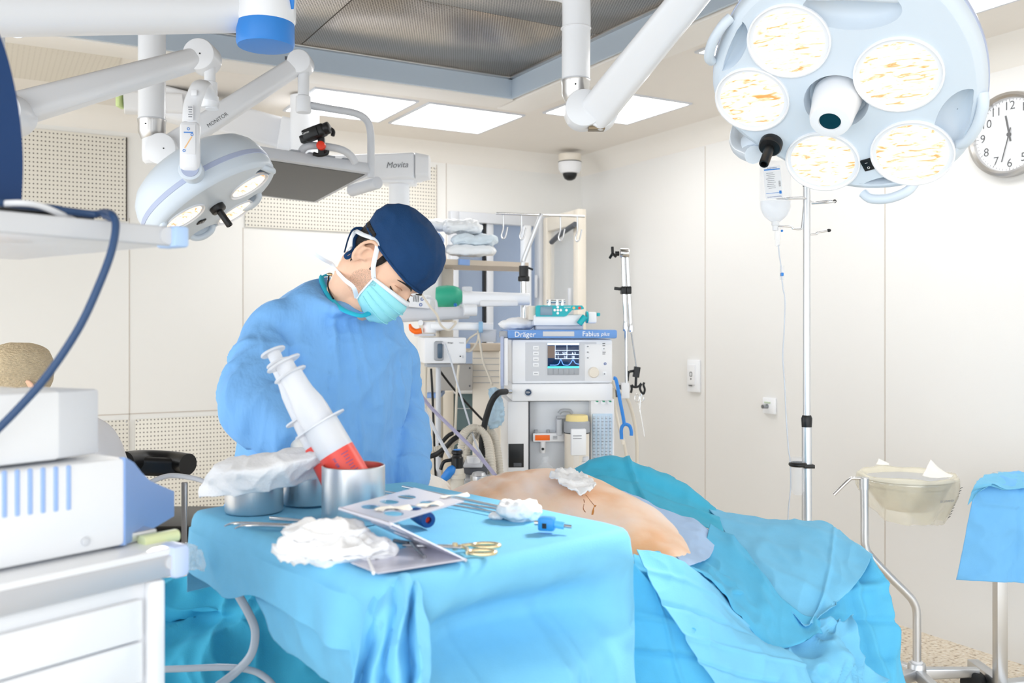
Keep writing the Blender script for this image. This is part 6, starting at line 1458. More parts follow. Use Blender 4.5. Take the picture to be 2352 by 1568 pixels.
for x in (1463, 1474): MB().tube([S(x+5*math.cos(k*PI/8), 914+9*math.sin(k*PI/8)) for k in range(16)], .0016, 8, closed=True).build('finger_ring', M_steelp, fc)
t = MB().tube([at(1409, 868, 3.98), at(1414, 870, 3.98), at(1418, 885, 3.97), at(1424, 920, 3.96), at(1430, 950, 3.96), at(1434, 974, 3.96)], .0075, 14, 40).build('hanging_hose', M_bluecap, None); tag(t, 'bright blue forked hose hanging beside the flow meters', 'hose')
MB().tube([at(1428, 1008, 3.96), at(1427, 988, 3.96), at(1430, 978, 3.96), at(1437, 974, 3.96), at(1446, 978, 3.96), at(1450, 990, 3.96), at(1450, 1000, 3.96)], .0075, 14, 40).build('fork', M_bluecap, t)
MB().lathe([(.009, .02), (.006, 0)], Matrix.Translation(at(1431, 1020, 3.96)), 14).build('nozzle', M_cream, t)
t = MB().tube([at(1408, 872, 4.1), at(1415, 890, 4.12), at(1440, 915, 4.18), at(1455, 960, 4.2), at(1462, 1010, 4.2), at(1463, 1056, 4.2), at(1463, 1110, 4.2)], .0075, 14, 50).build('cream_hose', M_cord, None); tag(t, 'cream hose curving down right of the blue forked hose', 'hose')
t = MB().tube([at(1410, 890, 4.15), at(1414, 940, 4.15), at(1424, 990, 4.1), at(1432, 1010, 4.05), at(1440, 1060, 4.05), at(1445, 1110, 4.05)], .006, 14, 50).build('cream_hose', M_cord, None); tag(t, 'cream hose passing behind the blue forked hose', 'hose')
t = MB().tube([at(1110, 1060, 3.9), at(1107, 1020, 3.9), at(1114, 970, 3.9), at(1128, 925, 3.88), at(1144, 903, 3.88), at(1162, 899, 3.95)], .013, 16, 50).build('black_hose', M_rubber, None); tag(t, 'thick black hose bending from the machine side down to the coiled hoses', 'hose')
MB().cyl(at(1156, 899, 3.94), at(1172, 899, 3.97), .012, n=18).build('metal_coupling', M_steelp, t)
bg_ = sheet('plastic_pouch', M_wrap2 if 'M_wrap2' in globals() else mat('blue_film', 'B4D8F0', .3, alpha=.6), [[(1120, 893, 3.99), (1135, 890, 3.97), (1148, 893, 3.98)], [(1124, 930, 3.97), (1140, 930, 3.95), (1156, 925, 3.97)], [(1122, 970, 3.97), (1140, 965, 3.95), (1160, 955, 3.97)], [(1121, 985, 3.98), (1136, 982, 3.96), (1150, 980, 3.98)]], 'crumpled pale blue film hanging at the left of the machine', 'plastic pouch', 24, 30, .012, 24, solid=.001)

# ---------------------------------------------------------------- shelving and arms between surgeon and machine
pc = thing('pendant_cabinet', 'tall white pendant cabinet with blue edge strip behind the surgeon head', 'cabinet', at(970, 700, 4.75))
MB().pbox(925, 542, 1006, 712, 4.72, .3, .008).build('cabinet', M_white2, pc); MB().pbox(984, 534, 1010, 545, 4.7, .32, .004).build('edge_strip', M_steelblue, pc)
MB().pbox(1000, 560, 1008, 760, 4.74, .28, .003).build('side_rail', M_lgrey, pc)
MB().pbox(960, 835, 1010, 1180, 4.82, .25, .006).build('lower_column', M_cream, pc)
MB().pbox(962, 708, 1004, 836, 4.82, .25, .006).build('mid_column', M_cream, pc)
MB().pbox(978, 903, 1012, 914, 4.74, .3, .004).build('blue_shelf_edge', M_steelblue, pc)
s1 = thing('shelf', 'beige-edged shelf carrying wrapped packs beside the navy cap', 'shelf', at(1110, 610, 4.7))
MB().add([tuple(at(x, y, d)) for x, y, d in ((1013, 594, 4.62), (1214, 603, 4.95), (1214, 613, 4.95), (1013, 607, 4.62))]+[tuple(at(x, y, d)+V((.0, .42, 0))) for x, y, d in ((1013, 594, 4.62), (1214, 603, 4.95), (1214, 613, 4.95), (1013, 607, 4.62))], [(0, 1, 2, 3), (4, 7, 6, 5), (0, 4, 5, 1), (1, 5, 6, 2), (2, 6, 7, 3), (3, 7, 4, 0)]).build('board', mat('beige_edge', 'CDBFAE', .5), s1)
MB().beam(at(1053, 601, 4.68), at(1077, 603, 4.72), .02, .03, r=.2).build('blue_clip', M_steelblue, s1)
MB().pbox(1008, 612, 1040, 830, 4.95, .06, .004).build('bracket_post', M_cream, s1)
def pack(name, rows_, label, mt, sd, amp=.014): return sheet(name, mt, rows_, label, 'wrapped pack', 40, 36, amp, 20, seedv=(sd, 2, sd*1.7), solid=.002, group='wrapped sterile packs on the shelf', fine=.005)
M_wrap2 = mat('white_blue_wrap', 'DCE9F3', .35, var=.12, vs=12, bump=.5, bs=50); M_wrap3 = mat('white_film', 'F1F4F7', .3, var=.06, vs=12, bump=.4, bs=40)
crumple('wrapped_pack', at(1080, 575, 4.78), (.13, .08, .028), 'white wrapped pack lowest on the shelf', 5, .35, 22, M_wrap3, .55)['category'] = 'wrapped pack'
crumple('wrapped_pack', at(1088, 552, 4.78), (.118, .08, .03), 'pale blue wrapped pack in the middle of the shelf pile', 8, .4, 24, M_wrap2, .5)['category'] = 'wrapped pack'
crumple('wrapped_pack', at(1062, 522, 4.8), (.10, .075, .034), 'crinkled clear-wrapped pack on top of the shelf pile', 12, .5, 26, M_wrap3, .4)['category'] = 'wrapped pack'
crumple('wrapped_pack', at(1000, 518, 4.85), (.09, .08, .03), 'white film pack lying on the pendant cabinet top', 15, .45, 24, M_wrap3, .4)['category'] = 'wrapped pack'
gb = thing('resuscitator_bag', 'green resuscitator bag resting between the shelf and the white arm', 'resuscitator', at(1030, 680, 4.55))
L = zbasis(at(1000, 681, 4.55), V((1, 0, 0)), (0, 0, 1))
MB(CAMM @ L).lathe([(.0, 0), (.045, .004), (.053, .02), (.0555, .06), (.053, .09), (.046, .112), (.03, .128), (.018, .134)], None, 36).build('bag', M_green, gb)
MB(CAMM @ L).lathe([(.019, .128), (.019, .155), (.014, .158)], None, 24).build('neck', mat('dark_green_neck', '1F7F68', .4), gb)
MB().ell(at(1046, 700, 4.5), (.009, .009, .009)).build('blue_valve', M_bluecap, gb)
ra = thing('hinged_arm', 'white hinged arm with a round pivot right of the green bag', 'support arm', at(1140, 690, 4.4))
MB().beam(at(1062, 687, 4.4), at(1216, 687, 4.42), .09, .075, .09, .055, .3).build('arm', M_white, ra)
MB().pbox(1102, 690, 1190, 703, 4.34, .05, .006).build('lower_cover', M_white2, ra)
q = at(1073, 671, 4.4); MB().cyl(q, q+V((0, 0, .026)), .024, n=24, bev=.004).build('pivot', M_lgrey, ra)
rb_ = thing('hinged_arm', 'grey hinged arm passing below the green bag', 'support arm', at(1000, 720, 4.35))
MB().beam(at(905, 724, 4.3), at(1075, 718, 4.38), .09, .068, .09, .055, .3).build('arm', M_lgrey, rb_)
MB().beam(at(1060, 712, 4.36), at(1090, 712, 4.38), .1, .055, r=.4).build('arm_end', M_white, rb_)
rc = thing('hinged_arm', 'slim white arm with a blue strap above the gas monitor box', 'support arm', at(1050, 750, 4.2))
MB().beam(at(982, 748, 4.2), at(1132, 750, 4.22), .06, .035, r=.3).build('arm', M_white, rc)
MB().beam(at(1100, 751, 4.19), at(1109, 751, 4.19), .075, .05, r=.3).build('strap', mat('pale_blue_strap', '8FBBDD', .5), rc)
q = at(987, 764, 4.2); MB().cyl(q, q+V((0, 0, .05)), .03, n=24, bev=.004).build('pivot', M_white, rc)
MB().pbox(1105, 756, 1140, 785, 4.2, .08, .005).build('end_block', M_lgrey, rc)
MB().pbox(951, 766, 997, 772, 4.18, .1, .003).build('plate', M_lgrey, rc)
db = thing('small_device', 'small white and blue device with printed panel beside the surgeon mask', 'device', at(950, 690, 4.25))
L = yawm(at(950, 690, 4.25), 4) @ Matrix.Rotation(math.radians(5), 4, 'Y')
MB(CAMM @ L).box((.0, .05, 0), (.155, .1, .062), None, .006).build('casing', M_white, db)
MB(CAMM @ L).box((-.062, -.002, 0), (.034, .006, .062), None, .002).build('blue_end', M_steelblue, db)
for i in range(4): MB(CAMM @ L).box((.0+.007*i, -.0008, .01), (.0025, .002, .03)).build('printed_line', M_ink, db)
for x, z in ((.038, .01), (-.03, -.018), (.034, -.016)): MB(CAMM @ L).torus((x, -.001, z), (0, 1, 0), .006, .0016, 16, 6).build('symbol', M_inkb, db)
oc = thing('orange_holder', 'bright orange curved holder below the grey arm', 'holder', at(957, 755, 4.18))
MB().tube([at(941, 744, 4.18), at(945, 755, 4.18), at(955, 761, 4.18), at(968, 759, 4.18)], [.006, .014, .016, .016], 12, 20, flat=.8).build('cradle', M_orange, oc)
MB().cyl(at(966, 741, 4.16), at(966, 741, 4.2), .012, n=18).build('white_knob', M_white, oc)
gm = thing('gas_monitor', 'white gas monitor box with a water trap behind the surgeon arm', 'gas monitor', at(1008, 835, 4.1))
L = yawm(at(975, HY, 4.1), 12); Gi = L.inverted(); uy = L.to_3x3() @ V((0, 1, 0))
def gl(px, py, y=0): return Gi @ hit(px, py, L @ V((0, y, 0)), uy)
a, b = gl(975, 775), gl(1071, 834)
MB(CAMM @ L).box(((a.x+b.x)/2, .15, (a.z+b.z)/2), (b.x-a.x, .30, a.z-b.z), None, .006).build('casing', M_white, gm)
c_, d_ = gl(996, 783), gl(1019, 828)
MB(CAMM @ L).box(((c_.x+d_.x)/2, -.008, (c_.z+d_.z)/2), (d_.x-c_.x, .02, c_.z-d_.z), None, .012).build('trap_bay', M_grey, gm)
MB(CAMM @ L).box(((c_.x+d_.x)/2+.003, -.022, (c_.z+d_.z)/2), ((d_.x-c_.x)*.5, .016, (c_.z-d_.z)*.75), None, .006).build('water_trap', mat('smoky_blue_trap', '4A6076', .2), gm)
q = gl(1016, 788); MB(CAMM @ L).cyl((q.x, -.03, q.z), (q.x, -.005, q.z), .005, n=14).build('port', M_lgrey, gm)
lettering('Dräger', .009, Matrix.Translation(gl(1035, 787, -.001)) @ FACE, M_ink, gm, CAMM @ L); lettering('Vamos', .008, Matrix.Translation(gl(1060, 787, -.001)) @ FACE, M_inkg, gm, CAMM @ L)
q = gl(1057, 818); MB(CAMM @ L).cyl((q.x, -.002, q.z), (q.x, 0, q.z), .003, n=12).build('led', M_black, gm); q = gl(1063, 819); MB(CAMM @ L).box((q.x, -.001, q.z), (.007, .002, .012)).build('sticker', M_lgrey, gm)
q = gl(1008, 838, .1); MB(CAMM @ L).box((q.x, .1, q.z), (.12, .1, .016), None, .004).build('mount', M_grey, gm)
MB(CAMM @ L).cyl((q.x, .12, q.z), (q.x, .12, -.7), .012, n=16).build('mount_post', M_lgrey, gm)
# drip hooks on a bent pole
hk = thing('hook_pole', 'bent steel pole with a cross bar and four hooks in front of the window', 'drip pole', at(1200, 740, 4.6))
MB().tube([at(1139, 490, 4.4), at(1342, 497, 4.6)], .0058, 12).build('cross_bar', M_steelp, hk)
MB().tube([at(1243, 491, 4.5), at(1236, 510, 4.5), at(1205, 590, 4.52), at(1201, 606, 4.52), at(1200, 640, 4.52)], .011, 14, 40).build('bent_pole', M_steel, hk)
MB().tube([at(1203, 640, 4.52), at(1204, 740, 4.52), at(1204, 1000, 4.52)], .0125, 14).build('pole', M_steelp, hk)
q = at(1203, 620, 4.52); MB().cyl(q+V((0, 0, -.03)), q+V((0, 0, .02)), .023, n=24).build('clamp', M_black, hk); MB().cyl(q+V((0, 0, -.055)), q+V((0, 0, -.03)), .028, n=24, bev=.004).build('clamp_ring', M_black, hk); MB().beam(q+V((.01, 0, .015)), q+V((.045, 0, .002)), .012, .01, r=.4).build('clamp_lever', M_black, hk)
for x, y, d in ((1156, 491, 4.42), (1198, 492.5, 4.46), (1287, 495.5, 4.55), (1326, 497, 4.58)):
    MB().tube([at(x, y, d), at(x, y+32, d), at(x-4, y+48, d), at(x-1, y+57, d), at(x+5, y+52, d), at(x+10, y+30, d)], .004, 10, 30).build('hook', M_steelp, hk)
# lower cabinets
cb_ = thing('storage_cabinet', 'beige louvred cabinet left of the machine', 'cabinet', at(1115, 1000, 4.9)*V((1, 1, 0)))
MB().pbox(1085, 806, 1148, 1380, 4.85, .35, .006).build('cabinet', M_cream, cb_)
for i in range(5): MB().pbox(1086, 822+14*i, 1147, 823+14*i, 4.848, .004, 0).build('seam', M_grey, cb_)
MB().pbox(1070, 790, 1150, 806, 4.8, .4, .005).build('top_board', mat('tan_board', 'CDBEAB', .5), cb_)
MB().pbox(1070, 789, 1080, 800, 4.79, .05, .003).build('blue_corner', M_steelblue, cb_)
gp_ = thing('grey_case', 'flat grey metal case hanging behind the gas monitor tubes', 'case', at(1047, 860, 4.8))
MB().pbox(1008, 838, 1084, 897, 4.75, .2, .004).build('case', mat('warm_grey_metal', 'A9A6A2', .5), gp_)
for y in (845, 886): q = at(1079, y, 4.748); MB().cyl(q, q+V((0, -.004, 0)), .005, n=12).build('screw', M_dgrey, gp_)
tp = thing('dark_cabinet', 'dark teal fronted cabinet behind the coiled hoses', 'cabinet', at(1070, 1000, 5.0)*V((1, 1, 0)))
MB().pbox(1042, 897, 1110, 1330, 5.25, .3, .005).build('cabinet', mat('dark_teal_front', '6A8288', .3), tp); MB().pbox(1042, 897, 1104, 904, 5.235, .02, .002).build('top_edge', M_white, tp); MB().pbox(1046, 937, 1104, 939, 5.245, .01, 0).build('drawer_gap', M_lgrey, tp)
MB().pbox(1016, 897, 1042, 1330, 5.24, .3, .005).build('side_post', M_cream, tp)
# breathing circuit on the absorber
ab = thing('absorber_block', 'breathing circuit block with valves between surgeon and patient', 'absorber', at(1080, 1080, 3.7))
MB().pbox(1060, 1072, 1120, 1090, 3.72, .2, .006).build('manifold', M_dgrey, ab); MB().pbox(1064, 1066, 1108, 1074, 3.7, .16, .004).build('manifold_top', M_lgrey, ab)
MB().pbox(1066, 1102, 1125, 1150, 3.66, .16, .006).build('label_block', M_lgrey, ab)
def valve(px, py, d, s, label=None):
    q = at(px, py, d); return q
MB().pbox(1084, 1085, 1096, 1565, 3.78, .05, .004).build('support_post', M_steel, ab)
q = at(1050, 1092, 3.62)
MB().lathe([(.026, -.06), (.027, -.012), (.033, -.01), (.033, .006), (.028, .008), (.026, .026), (.024, .03), (0, .03)], Matrix.Translation(q), 28).build('clear_valve', M_hose, ab)
MB().lathe([(.023, .028), (.024, .07), (.02, .074), (.018, .082), (.022, .086), (.022, .096), (.018, .1), (0, .1)], Matrix.Translation(q), 28).build('black_valve', M_black, ab)
MB().lathe([(.017, .1), (.012, .103), (0, .104)], Matrix.Translation(q), 24).build('blue_top', M_bluecap, ab)
q = at(1100, 1094, 3.62); MB().lathe([(.03, -.03), (.034, -.006), (.034, .004), (.029, .006), (.024, .016), (.012, .019), (0, .019)], Matrix.Translation(q), 28).build('valve_dome', M_steel, ab)
q = at(1088, 1062, 3.75); MB().lathe([(.026, 0), (.027, .012), (.029, .016), (.028, .026), (0, .027)], Matrix.Translation(q), 28).build('white_port', M_white2, ab)
MB().tube([at(1018, 1100, 3.6), at(1026, 1092, 3.6), at(1036, 1080, 3.6), at(1044, 1074, 3.62)], [.014, .018, .018, .014], 14, 16).build('blue_fitting', M_bluecap, ab)
MB().tube([at(1012, 1078, 3.62), at(1020, 1060, 3.62), at(1040, 1056, 3.62)], .007, 10, 14).build('lever', M_black, ab)
def corr(pts, r, label, d=.009):
    n = 0; P = catmull([at(*p) for p in pts], 200); L_ = sum((P[i+1]-P[i]).length for i in range(199)); k = int(L_/d)*4
    P = catmull([tuple(p) for p in P], k); rs = [r*(1 if i % 4 in (1, 2) else .84) for i in range(k)]
    t = MB().tube(P, rs, 14).build('corrugated_hose', M_hose, None); return tag(t, label, 'corrugated hose', 'corrugated breathing hoses')
corr(((1058, 1066, 3.85), (1060, 1020, 3.85), (1072, 990, 3.86), (1092, 982, 3.88), (1112, 996, 3.88), (1122, 1030, 3.86), (1128, 1075, 3.82), (1130, 1120, 3.8)), .016, 'corrugated hose looping highest from the left of the coil')
corr(((1072, 1066, 3.92), (1074, 1030, 3.92), (1084, 1004, 3.92), (1096, 1000, 3.93), (1108, 1020, 3.92), (1112, 1060, 3.9), (1114, 1110, 3.88)), .015, 'corrugated hose forming the inner loop of the coil')
corr(((1098, 984, 3.98), (1120, 984, 3.98), (1136, 1004, 3.96), (1144, 1040, 3.93), (1148, 1080, 3.9), (1150, 1120, 3.88)), .0155, 'corrugated hose on the right side of the coil')
corr(((960, 1030, 4.0), (1000, 1032, 4.0), (1030, 1022, 3.98), (1054, 1005, 3.95), (1070, 988, 3.92)), .0145, 'corrugated hose running level from behind the surgeon to the coil')
def cable(pts, r, mt, label, cat='cable', n=60): t = MB().tube([at(*p) for p in pts], r, 10, n).build('cable' if cat == 'cable' else 'tube', mt, None); return tag(t, label, cat)
cable(((965, 1052, 3.95), (1000, 1044, 3.95), (1024, 1026, 3.93), (1040, 1010, 3.92), (1062, 996, 3.95)), .011, M_rubber, 'thick black cable beside the level corrugated hose')
cable(((1010, 1022, 4.1), (1030, 1000, 4.1), (1050, 992, 4.1), (1066, 996, 4.1), (1040, 1010, 4.1), (1020, 1030, 4.1), (1012, 1050, 4.1)), .009, M_rubber, 'bundle of black cable curled above the corrugated hoses')
cable(((990, 846, 4.3), (993, 900, 4.3), (996, 980, 4.3), (999, 1060, 4.25), (1001, 1100, 4.2)), .0055, M_black, 'black cable hanging straight down under the gas monitor')
cable(((1004, 843, 4.25), (1040, 890, 4.3), (1090, 945, 4.35), (1124, 980, 4.4)), .0055, M_black, 'black cable slanting across the grey case')
cable(((1022, 790, 4.06), (1036, 830, 4.02), (1056, 900, 4.0), (1082, 985, 3.9), (1098, 1030, 3.75), (1130, 1085, 3.6)), .0042, M_tubing, 'thin clear sample tube from the water trap slanting down', 'tube')
cable(((948, 880, 3.9), (985, 930, 3.85), (1040, 985, 3.75), (1095, 1040, 3.65), (1138, 1092, 3.5)), .0075, mat('lilac_tubing', 'A9A6C4', .4), 'lilac grey tube slanting across the coiled hoses', 'tube')
cable(((946, 890, 3.85), (975, 940, 3.8), (1005, 1000, 3.7), (1035, 1052, 3.65)), .007, M_tubing, 'pale grey tube left of the lilac tube', 'tube')
cable(((1054, 838, 4.15), (1050, 880, 4.15), (1047, 960, 4.1), (1044, 1010, 4.0), (1034, 1045, 3.9)), .0055, M_cord, 'cream tube hanging from the right end of the gas monitor', 'tube')
cable(((1098, 760, 4.18), (1103, 790, 4.15), (1110, 830, 4.15), (1122, 860, 4.1), (1131, 884, 4.05)), .005, M_cord, 'cream tube dropping from the blue strap', 'tube')
cable(((963, 668, 4.1), (985, 700, 4.1), (1003, 722, 4.1), (1012, 745, 4.12), (1030, 758, 4.14), (1045, 745, 4.16), (1046, 738, 4.18), (1034, 742, 4.2)), .005, M_cord, 'cream cable hanging from the small device past the grey arm')
cable(((1096, 765, 4.17), (1075, 780, 4.17), (1066, 800, 4.17), (1080, 806, 4.17), (1096, 785, 4.17), (1099, 766, 4.17)), .0045, M_cord, 'cream cable coil below the blue strap')
cable(((980, 683, 4.2), (998, 688, 4.2), (1003, 700, 4.2), (1002, 720, 4.2)), .005, M_lgrey, 'short grey cable plugged into the small device')
cable(((978, 843, 4.45), (977, 900, 4.45), (979, 980, 4.4), (985, 1060, 4.35), (986, 1090, 4.3)), .008, M_cord, 'cream hose hanging behind the surgeon arm', 'hose')
# ---------------------------------------------------------------- drip pole
ip = thing('drip_stand', 'tall chrome drip stand with wire bag hooks in front of the right wall', 'drip stand', at(1855, 1100, 3.0)*V((1, 1, 0)))
IP = lambda x, y: at(x, y, 3.0)
xp = IP(1853, 700).x
MB().cyl((xp, 3, IP(1853, 965).z), (xp, 3, IP(1850, 420).z), .0115, n=28).build('upper_pole', M_steel, ip)
MB().cyl((xp, 3, .08), (xp, 3, IP(1853, 968).z), .0155, n=28).build('lower_pole', M_steel, ip)
MB().lathe([(.016, -.02), (.0165, -.012), (.0175, .008), (.0135, .018)], Matrix.Translation((xp, 3, IP(1853, 966).z)), 28).build('collar', M_black, ip)
MB().lathe([(.012, -.015), (.013, .0), (.017, .01), (.016, .022)], Matrix.Translation((xp, 3, IP(1853, 418).z)), 24).build('top_cap', M_black, ip)
for k in range(5):
    a = 2*PI*k/5+.3; MB().beam((xp, 3, .09), (xp+.28*math.cos(a), 3+.28*math.sin(a), .06), .03, .025, r=.3, xh=(0, 0, 1)).build('foot', M_steel, ip)
    q = V((xp+.28*math.cos(a), 3+.28*math.sin(a), .03)); MB().cyl(q+V((-.01, 0, 0)), q+V((.01, 0, 0)), .028, n=18).build('caster', M_rubber, ip)
# wire holders
MB().tube([IP(1846, 452)+V((0, .01, 0)), IP(1820, 449)+V((0, .05, 0)), IP(1793, 452)+V((0, .02, 0)), IP(1786, 456), IP(1805, 459)+V((0, -.03, 0)), IP(1846, 457)+V((0, -.015, 0))], .0032, 10, 50).build('hook_loop', M_steelp, ip)
MB().tube([IP(1860, 461), IP(1880, 461)+V((0, .04, 0)), IP(1905, 459)+V((0, .02, 0)), IP(1918, 462), IP(1895, 468)+V((0, -.03, 0)), IP(1862, 468)+V((0, -.01, 0))], .0032, 10, 50).build('hook_loop', M_steelp, ip)
MB().ell(IP(1917, 462), (.006, .006, .006)).build('loop_tip', M_black, ip)
MB().tube([IP(1850, 445), IP(1846, 480), IP(1842, 520), IP(1838, 526), IP(1822, 525), IP(1818, 521), IP(1800, 519), IP(1788, 519)], .0032, 10, 50).build('lower_hook', M_steelp, ip)
MB().tube([IP(1860, 538), IP(1876, 537), IP(1877, 534), IP(1900, 530)], .0032, 10, 24).build('lower_hook', M_steelp, ip)
MB().ell(IP(1904, 529), (.007, .005, .0055)).build('hook_tip', M_black, ip)
# tube holder cup
MB().torus(IP(1833, 1066), (0, 0, 1), .0225, .0075, 28, 10).build('cup_clamp', M_black, ip); MB().beam(IP(1842, 1069)+V((0, -.004, 0)), IP(1866, 1069)+V((0, -.004, 0)), .045, .012, r=.3).build('clamp_arm', M_black, ip)
MB().lathe([(.0225, .022), (.0215, 0), (.0215, -.075), (.019, -.09), (.012, -.098), (0, -.1)], Matrix.Translation(IP(1833, 1066)), 30).build('holder_tube', M_clear, ip)
# bag
bgt = thing('infusion_bag', 'clear infusion bag with printed label hanging upside down on the drip stand', 'infusion bag', IP(1781, 500))
def bagrow(y, hw, dp): c = IP(1781, y); return [c+V((px2m(hw, 3)*math.cos(2*PI*j/40), dp*math.sin(2*PI*j/40)*abs(math.sin(2*PI*j/40))**-.0, 0)) for j in range(40)]
prof = [(368, 33, .004), (372, 35, .012), (390, 36, .02), (430, 36, .026), (465, 36, .03), (480, 34, .03), (495, 27, .026), (504, 17, .018), (510, 9, .009)]
prof = catmull(prof, 30); g_ = MB().grid([bagrow(*p) for p in prof], True); g_.f += [tuple(range(40))[::-1], tuple(range(29*40, 30*40))]
g_.build('bag', M_clear, bgt)
fl = catmull([(462, 36, .0295), (480, 34, .0295), (495, 27, .0255), (504, 17, .0175), (510, 9, .0085)], 14); w = MB().grid([[c+(IP(1781, p[0])-c)*.05 for c in bagrow(*p)] for p in fl], True); w.f.append(tuple(range(40))[::-1])
w.build('fluid', mat('saline', 'EFF6FF', .05, alpha=.35), bgt)
a, b = IP(1748, 386), IP(1789, 459); lc = V(((a.x+b.x)/2, 2.966, (a.z+b.z)/2)); LB_ = Matrix.Translation(lc) @ Matrix.Rotation(math.radians(-5), 4, 'Y')
lab = MB(CAMM @ LB_).box((0, 0, 0), (px2m(40, 3), .0008, px2m(74, 3))).build('label', M_white, bgt)
def ltxt(s, x, z, size, mt): lettering(s, size, LB_ @ Matrix.Translation((x, -.0006, z)) @ FACE @ Matrix.Rotation(PI, 4, 'Z'), mt, lab)
ltxt('Natriumchlorid 0.9 %', .001, -.046, .0052, M_inkb); ltxt('Solution 0.9 %', .001, .046, .0052, M_inkb)
MB(CAMM @ LB_).box((0, -.0008, .041), (.05, .0008, .0035)).build('label_stripe', M_bluecap, lab); MB(CAMM @ LB_).box((0, -.0008, -.034), (.05, .0008, .0012)).build('label_stripe', M_bluecap, lab)
for i in range(9):
    MB(CAMM @ LB_).box((-.008+.002*(i % 3), -.0008, .03-.006*i), (.022+.004*(i % 2), .0008, .0012)).build('printed_line', M_inkg, lab)
for i in range(6): MB(CAMM @ LB_).box((.021, -.0008, .002-.003*i), (.006, .0008, .0015 if i % 2 else .0008)).build('bar_code', M_ink, lab)
MB(CAMM @ LB_).box((.021, -.0008, -.033), (.007, .0008, .01)).build('blue_square', M_bluecap, lab)
MB().lathe([(.012, 0), (.013, -.012), (.009, -.016), (.009, -.03)], Matrix.Translation(IP(1781, 508)), 20).build('port', M_white2, bgt)
q = IP(1786, 531); MB().lathe([(.008, .012), (.0095, .008), (.0095, -.025), (.0075, -.03), (.0075, -.045), (.003, -.05)], Matrix.Translation(q), 20).build('drip_chamber', M_clear, bgt)
MB().ell(IP(1796, 530), (.004, .004, .004)).build('blue_vent', M_bluecap, bgt)
MB().tube([IP(1788, 562), IP(1790, 585), IP(1794, 612), IP(1796, 640), IP(1799, 665), IP(1803, 690), IP(1801, 760), IP(1798, 820), IP(1802, 880), IP(1806, 960), IP(1811, 1030), IP(1815, 1060), IP(1816, 1120), IP(1811, 1170), IP(1809, 1230)], .0022, 8, 160).build('drip_line', M_tubing, bgt)
MB().beam(IP(1796, 610), IP(1796, 642), .012, .012, r=.3).build('roller_clamp', M_clear, bgt); MB().box(IP(1796, 630), (.009, .014, .012), None, .003).build('roller', M_bluecap, bgt)
# ---------------------------------------------------------------- basin stand
bs_ = thing('basin_stand', 'cranked steel basin stand on a wheeled base near the right wall', 'basin stand', at(2107, 1540, 3.6)*V((1, 1, 0)))
Q = lambda x, y, d=3.6: at(x, y, d)
MB().tube([Q(1985, 1105), Q(1986, 1180), Q(1986, 1235), Q(1988, 1255), Q(1996, 1272), Q(2040, 1320), Q(2085, 1365), Q(2098, 1382), Q(2105, 1402), Q(2106, 1440), Q(2106, 1535)], .0155, 20, 90).build('cranked_post', M_steel, bs_)
MB().lathe([(.0185, -.03), (.0185, .012), (.016, .015), (0, .015)], Matrix.Translation(Q(1985, 1105)), 28).build('post_head', M_steel, bs_)
MB().torus(Q(2106, 1520), (0, 0, 1), .016, .006, 28, 10).build('white_ring', M_white2, bs_)
MB().tube([Q(1978, 1098), Q(1960, 1098), Q(1950, 1102), Q(1915, 1136)], .0068, 12, 24).build('clamp_handle', M_steelp, bs_)
hb_ = Q(2106, 1540); MB().lathe([(.03, .03), (.034, .02), (.034, -.03)], Matrix.Translation(hb_), 28).build('hub', M_steel, bs_)
feet = [(Q(2246, 1524, 3.62)), (Q(2190, 1640, 3.3)), (Q(2030, 1560, 3.75)), (Q(1960, 1600, 3.4)), (Q(2085, 1640, 3.3))]
for q in feet[:4]:
    q.z = hb_.z-.012; MB().beam(hb_+V((0, 0, -.01)), q, .045, .035, .035, .03, .2, xh=(0, 0, 1)).build('foot', M_steel, bs_)
    c = V((q.x-.015, q.y, .045)); MB().cyl(c+V((-.02, -.016, 0)), c+V((.02, .016, 0)), .047, n=28, bev=.01).build('caster', M_rubber, bs_); MB().cyl((q.x-.015, q.y, .05), (q.x-.015, q.y, hb_.z-.02), .008, n=12).build('caster_stem', M_steeld, bs_)
bc = at(2084, 1099, 3.75); rr = .172
MB().torus(bc+V((0, 0, -.004)), (0, 0, 1), rr, .005, 56, 10).build('ring', M_steelp, bs_)
bn = tag(MB().lathe([(rr+.006, .004), (rr-.002, .0), (rr-.02, -.03), (rr-.05, -.09), (rr-.075, -.118), (rr-.1, -.124), (0, -.124), (0, -.121), (rr-.1, -.121), (rr-.073, -.114), (rr-.047, -.086), (rr-.017, -.028)], Matrix.Translation(bc+V((0, 0, 0))), 56).build('steel_basin', M_steel, None), 'steel basin held in the ring of the cranked stand', 'basin')
# plastic bag lining the basin
NB = 72; rows = []
for i in range(26):
    t = i/25; row = []
    for j in range(NB):
        a = 2*PI*j/NB; fr = .5-.5*math.sin(a)         # 1 at the camera side
        if t < .25: u = t/.25; r = lerp(rr*.72, rr+.012, u); z = lerp(-.02, .026, u)
        else: u = (t-.25)/.75; r = rr+.016+.018*math.sin(u*PI)-.055*u*(1 if math.cos(a) > -.3 else .6); z = .022-u*(.165+.045*math.cos(a*1+.3)+.03*math.sin(a*2))
        r += .010*ridge(V((math.cos(a)*3, math.sin(a)*3, t*2)), 1.6)-.006+.006*math.sin(a*11+t*4)*t
        z += .012*noise.noise(V((a*2, t*3, 1)))+(.034*math.exp(-((a-5.75) % (2*PI)-.0)**2/.03)*math.exp(-((t-.25)/.1)**2) if False else 0)
        row.append(bc+V((r*math.cos(a), r*math.sin(a), z)))
    rows.append(row)
pb_ = tag(MB().grid(rows, True).build('basin_liner', M_bag, None, ang=180), 'cloudy yellowish plastic bag lining the steel basin', 'plastic bag')
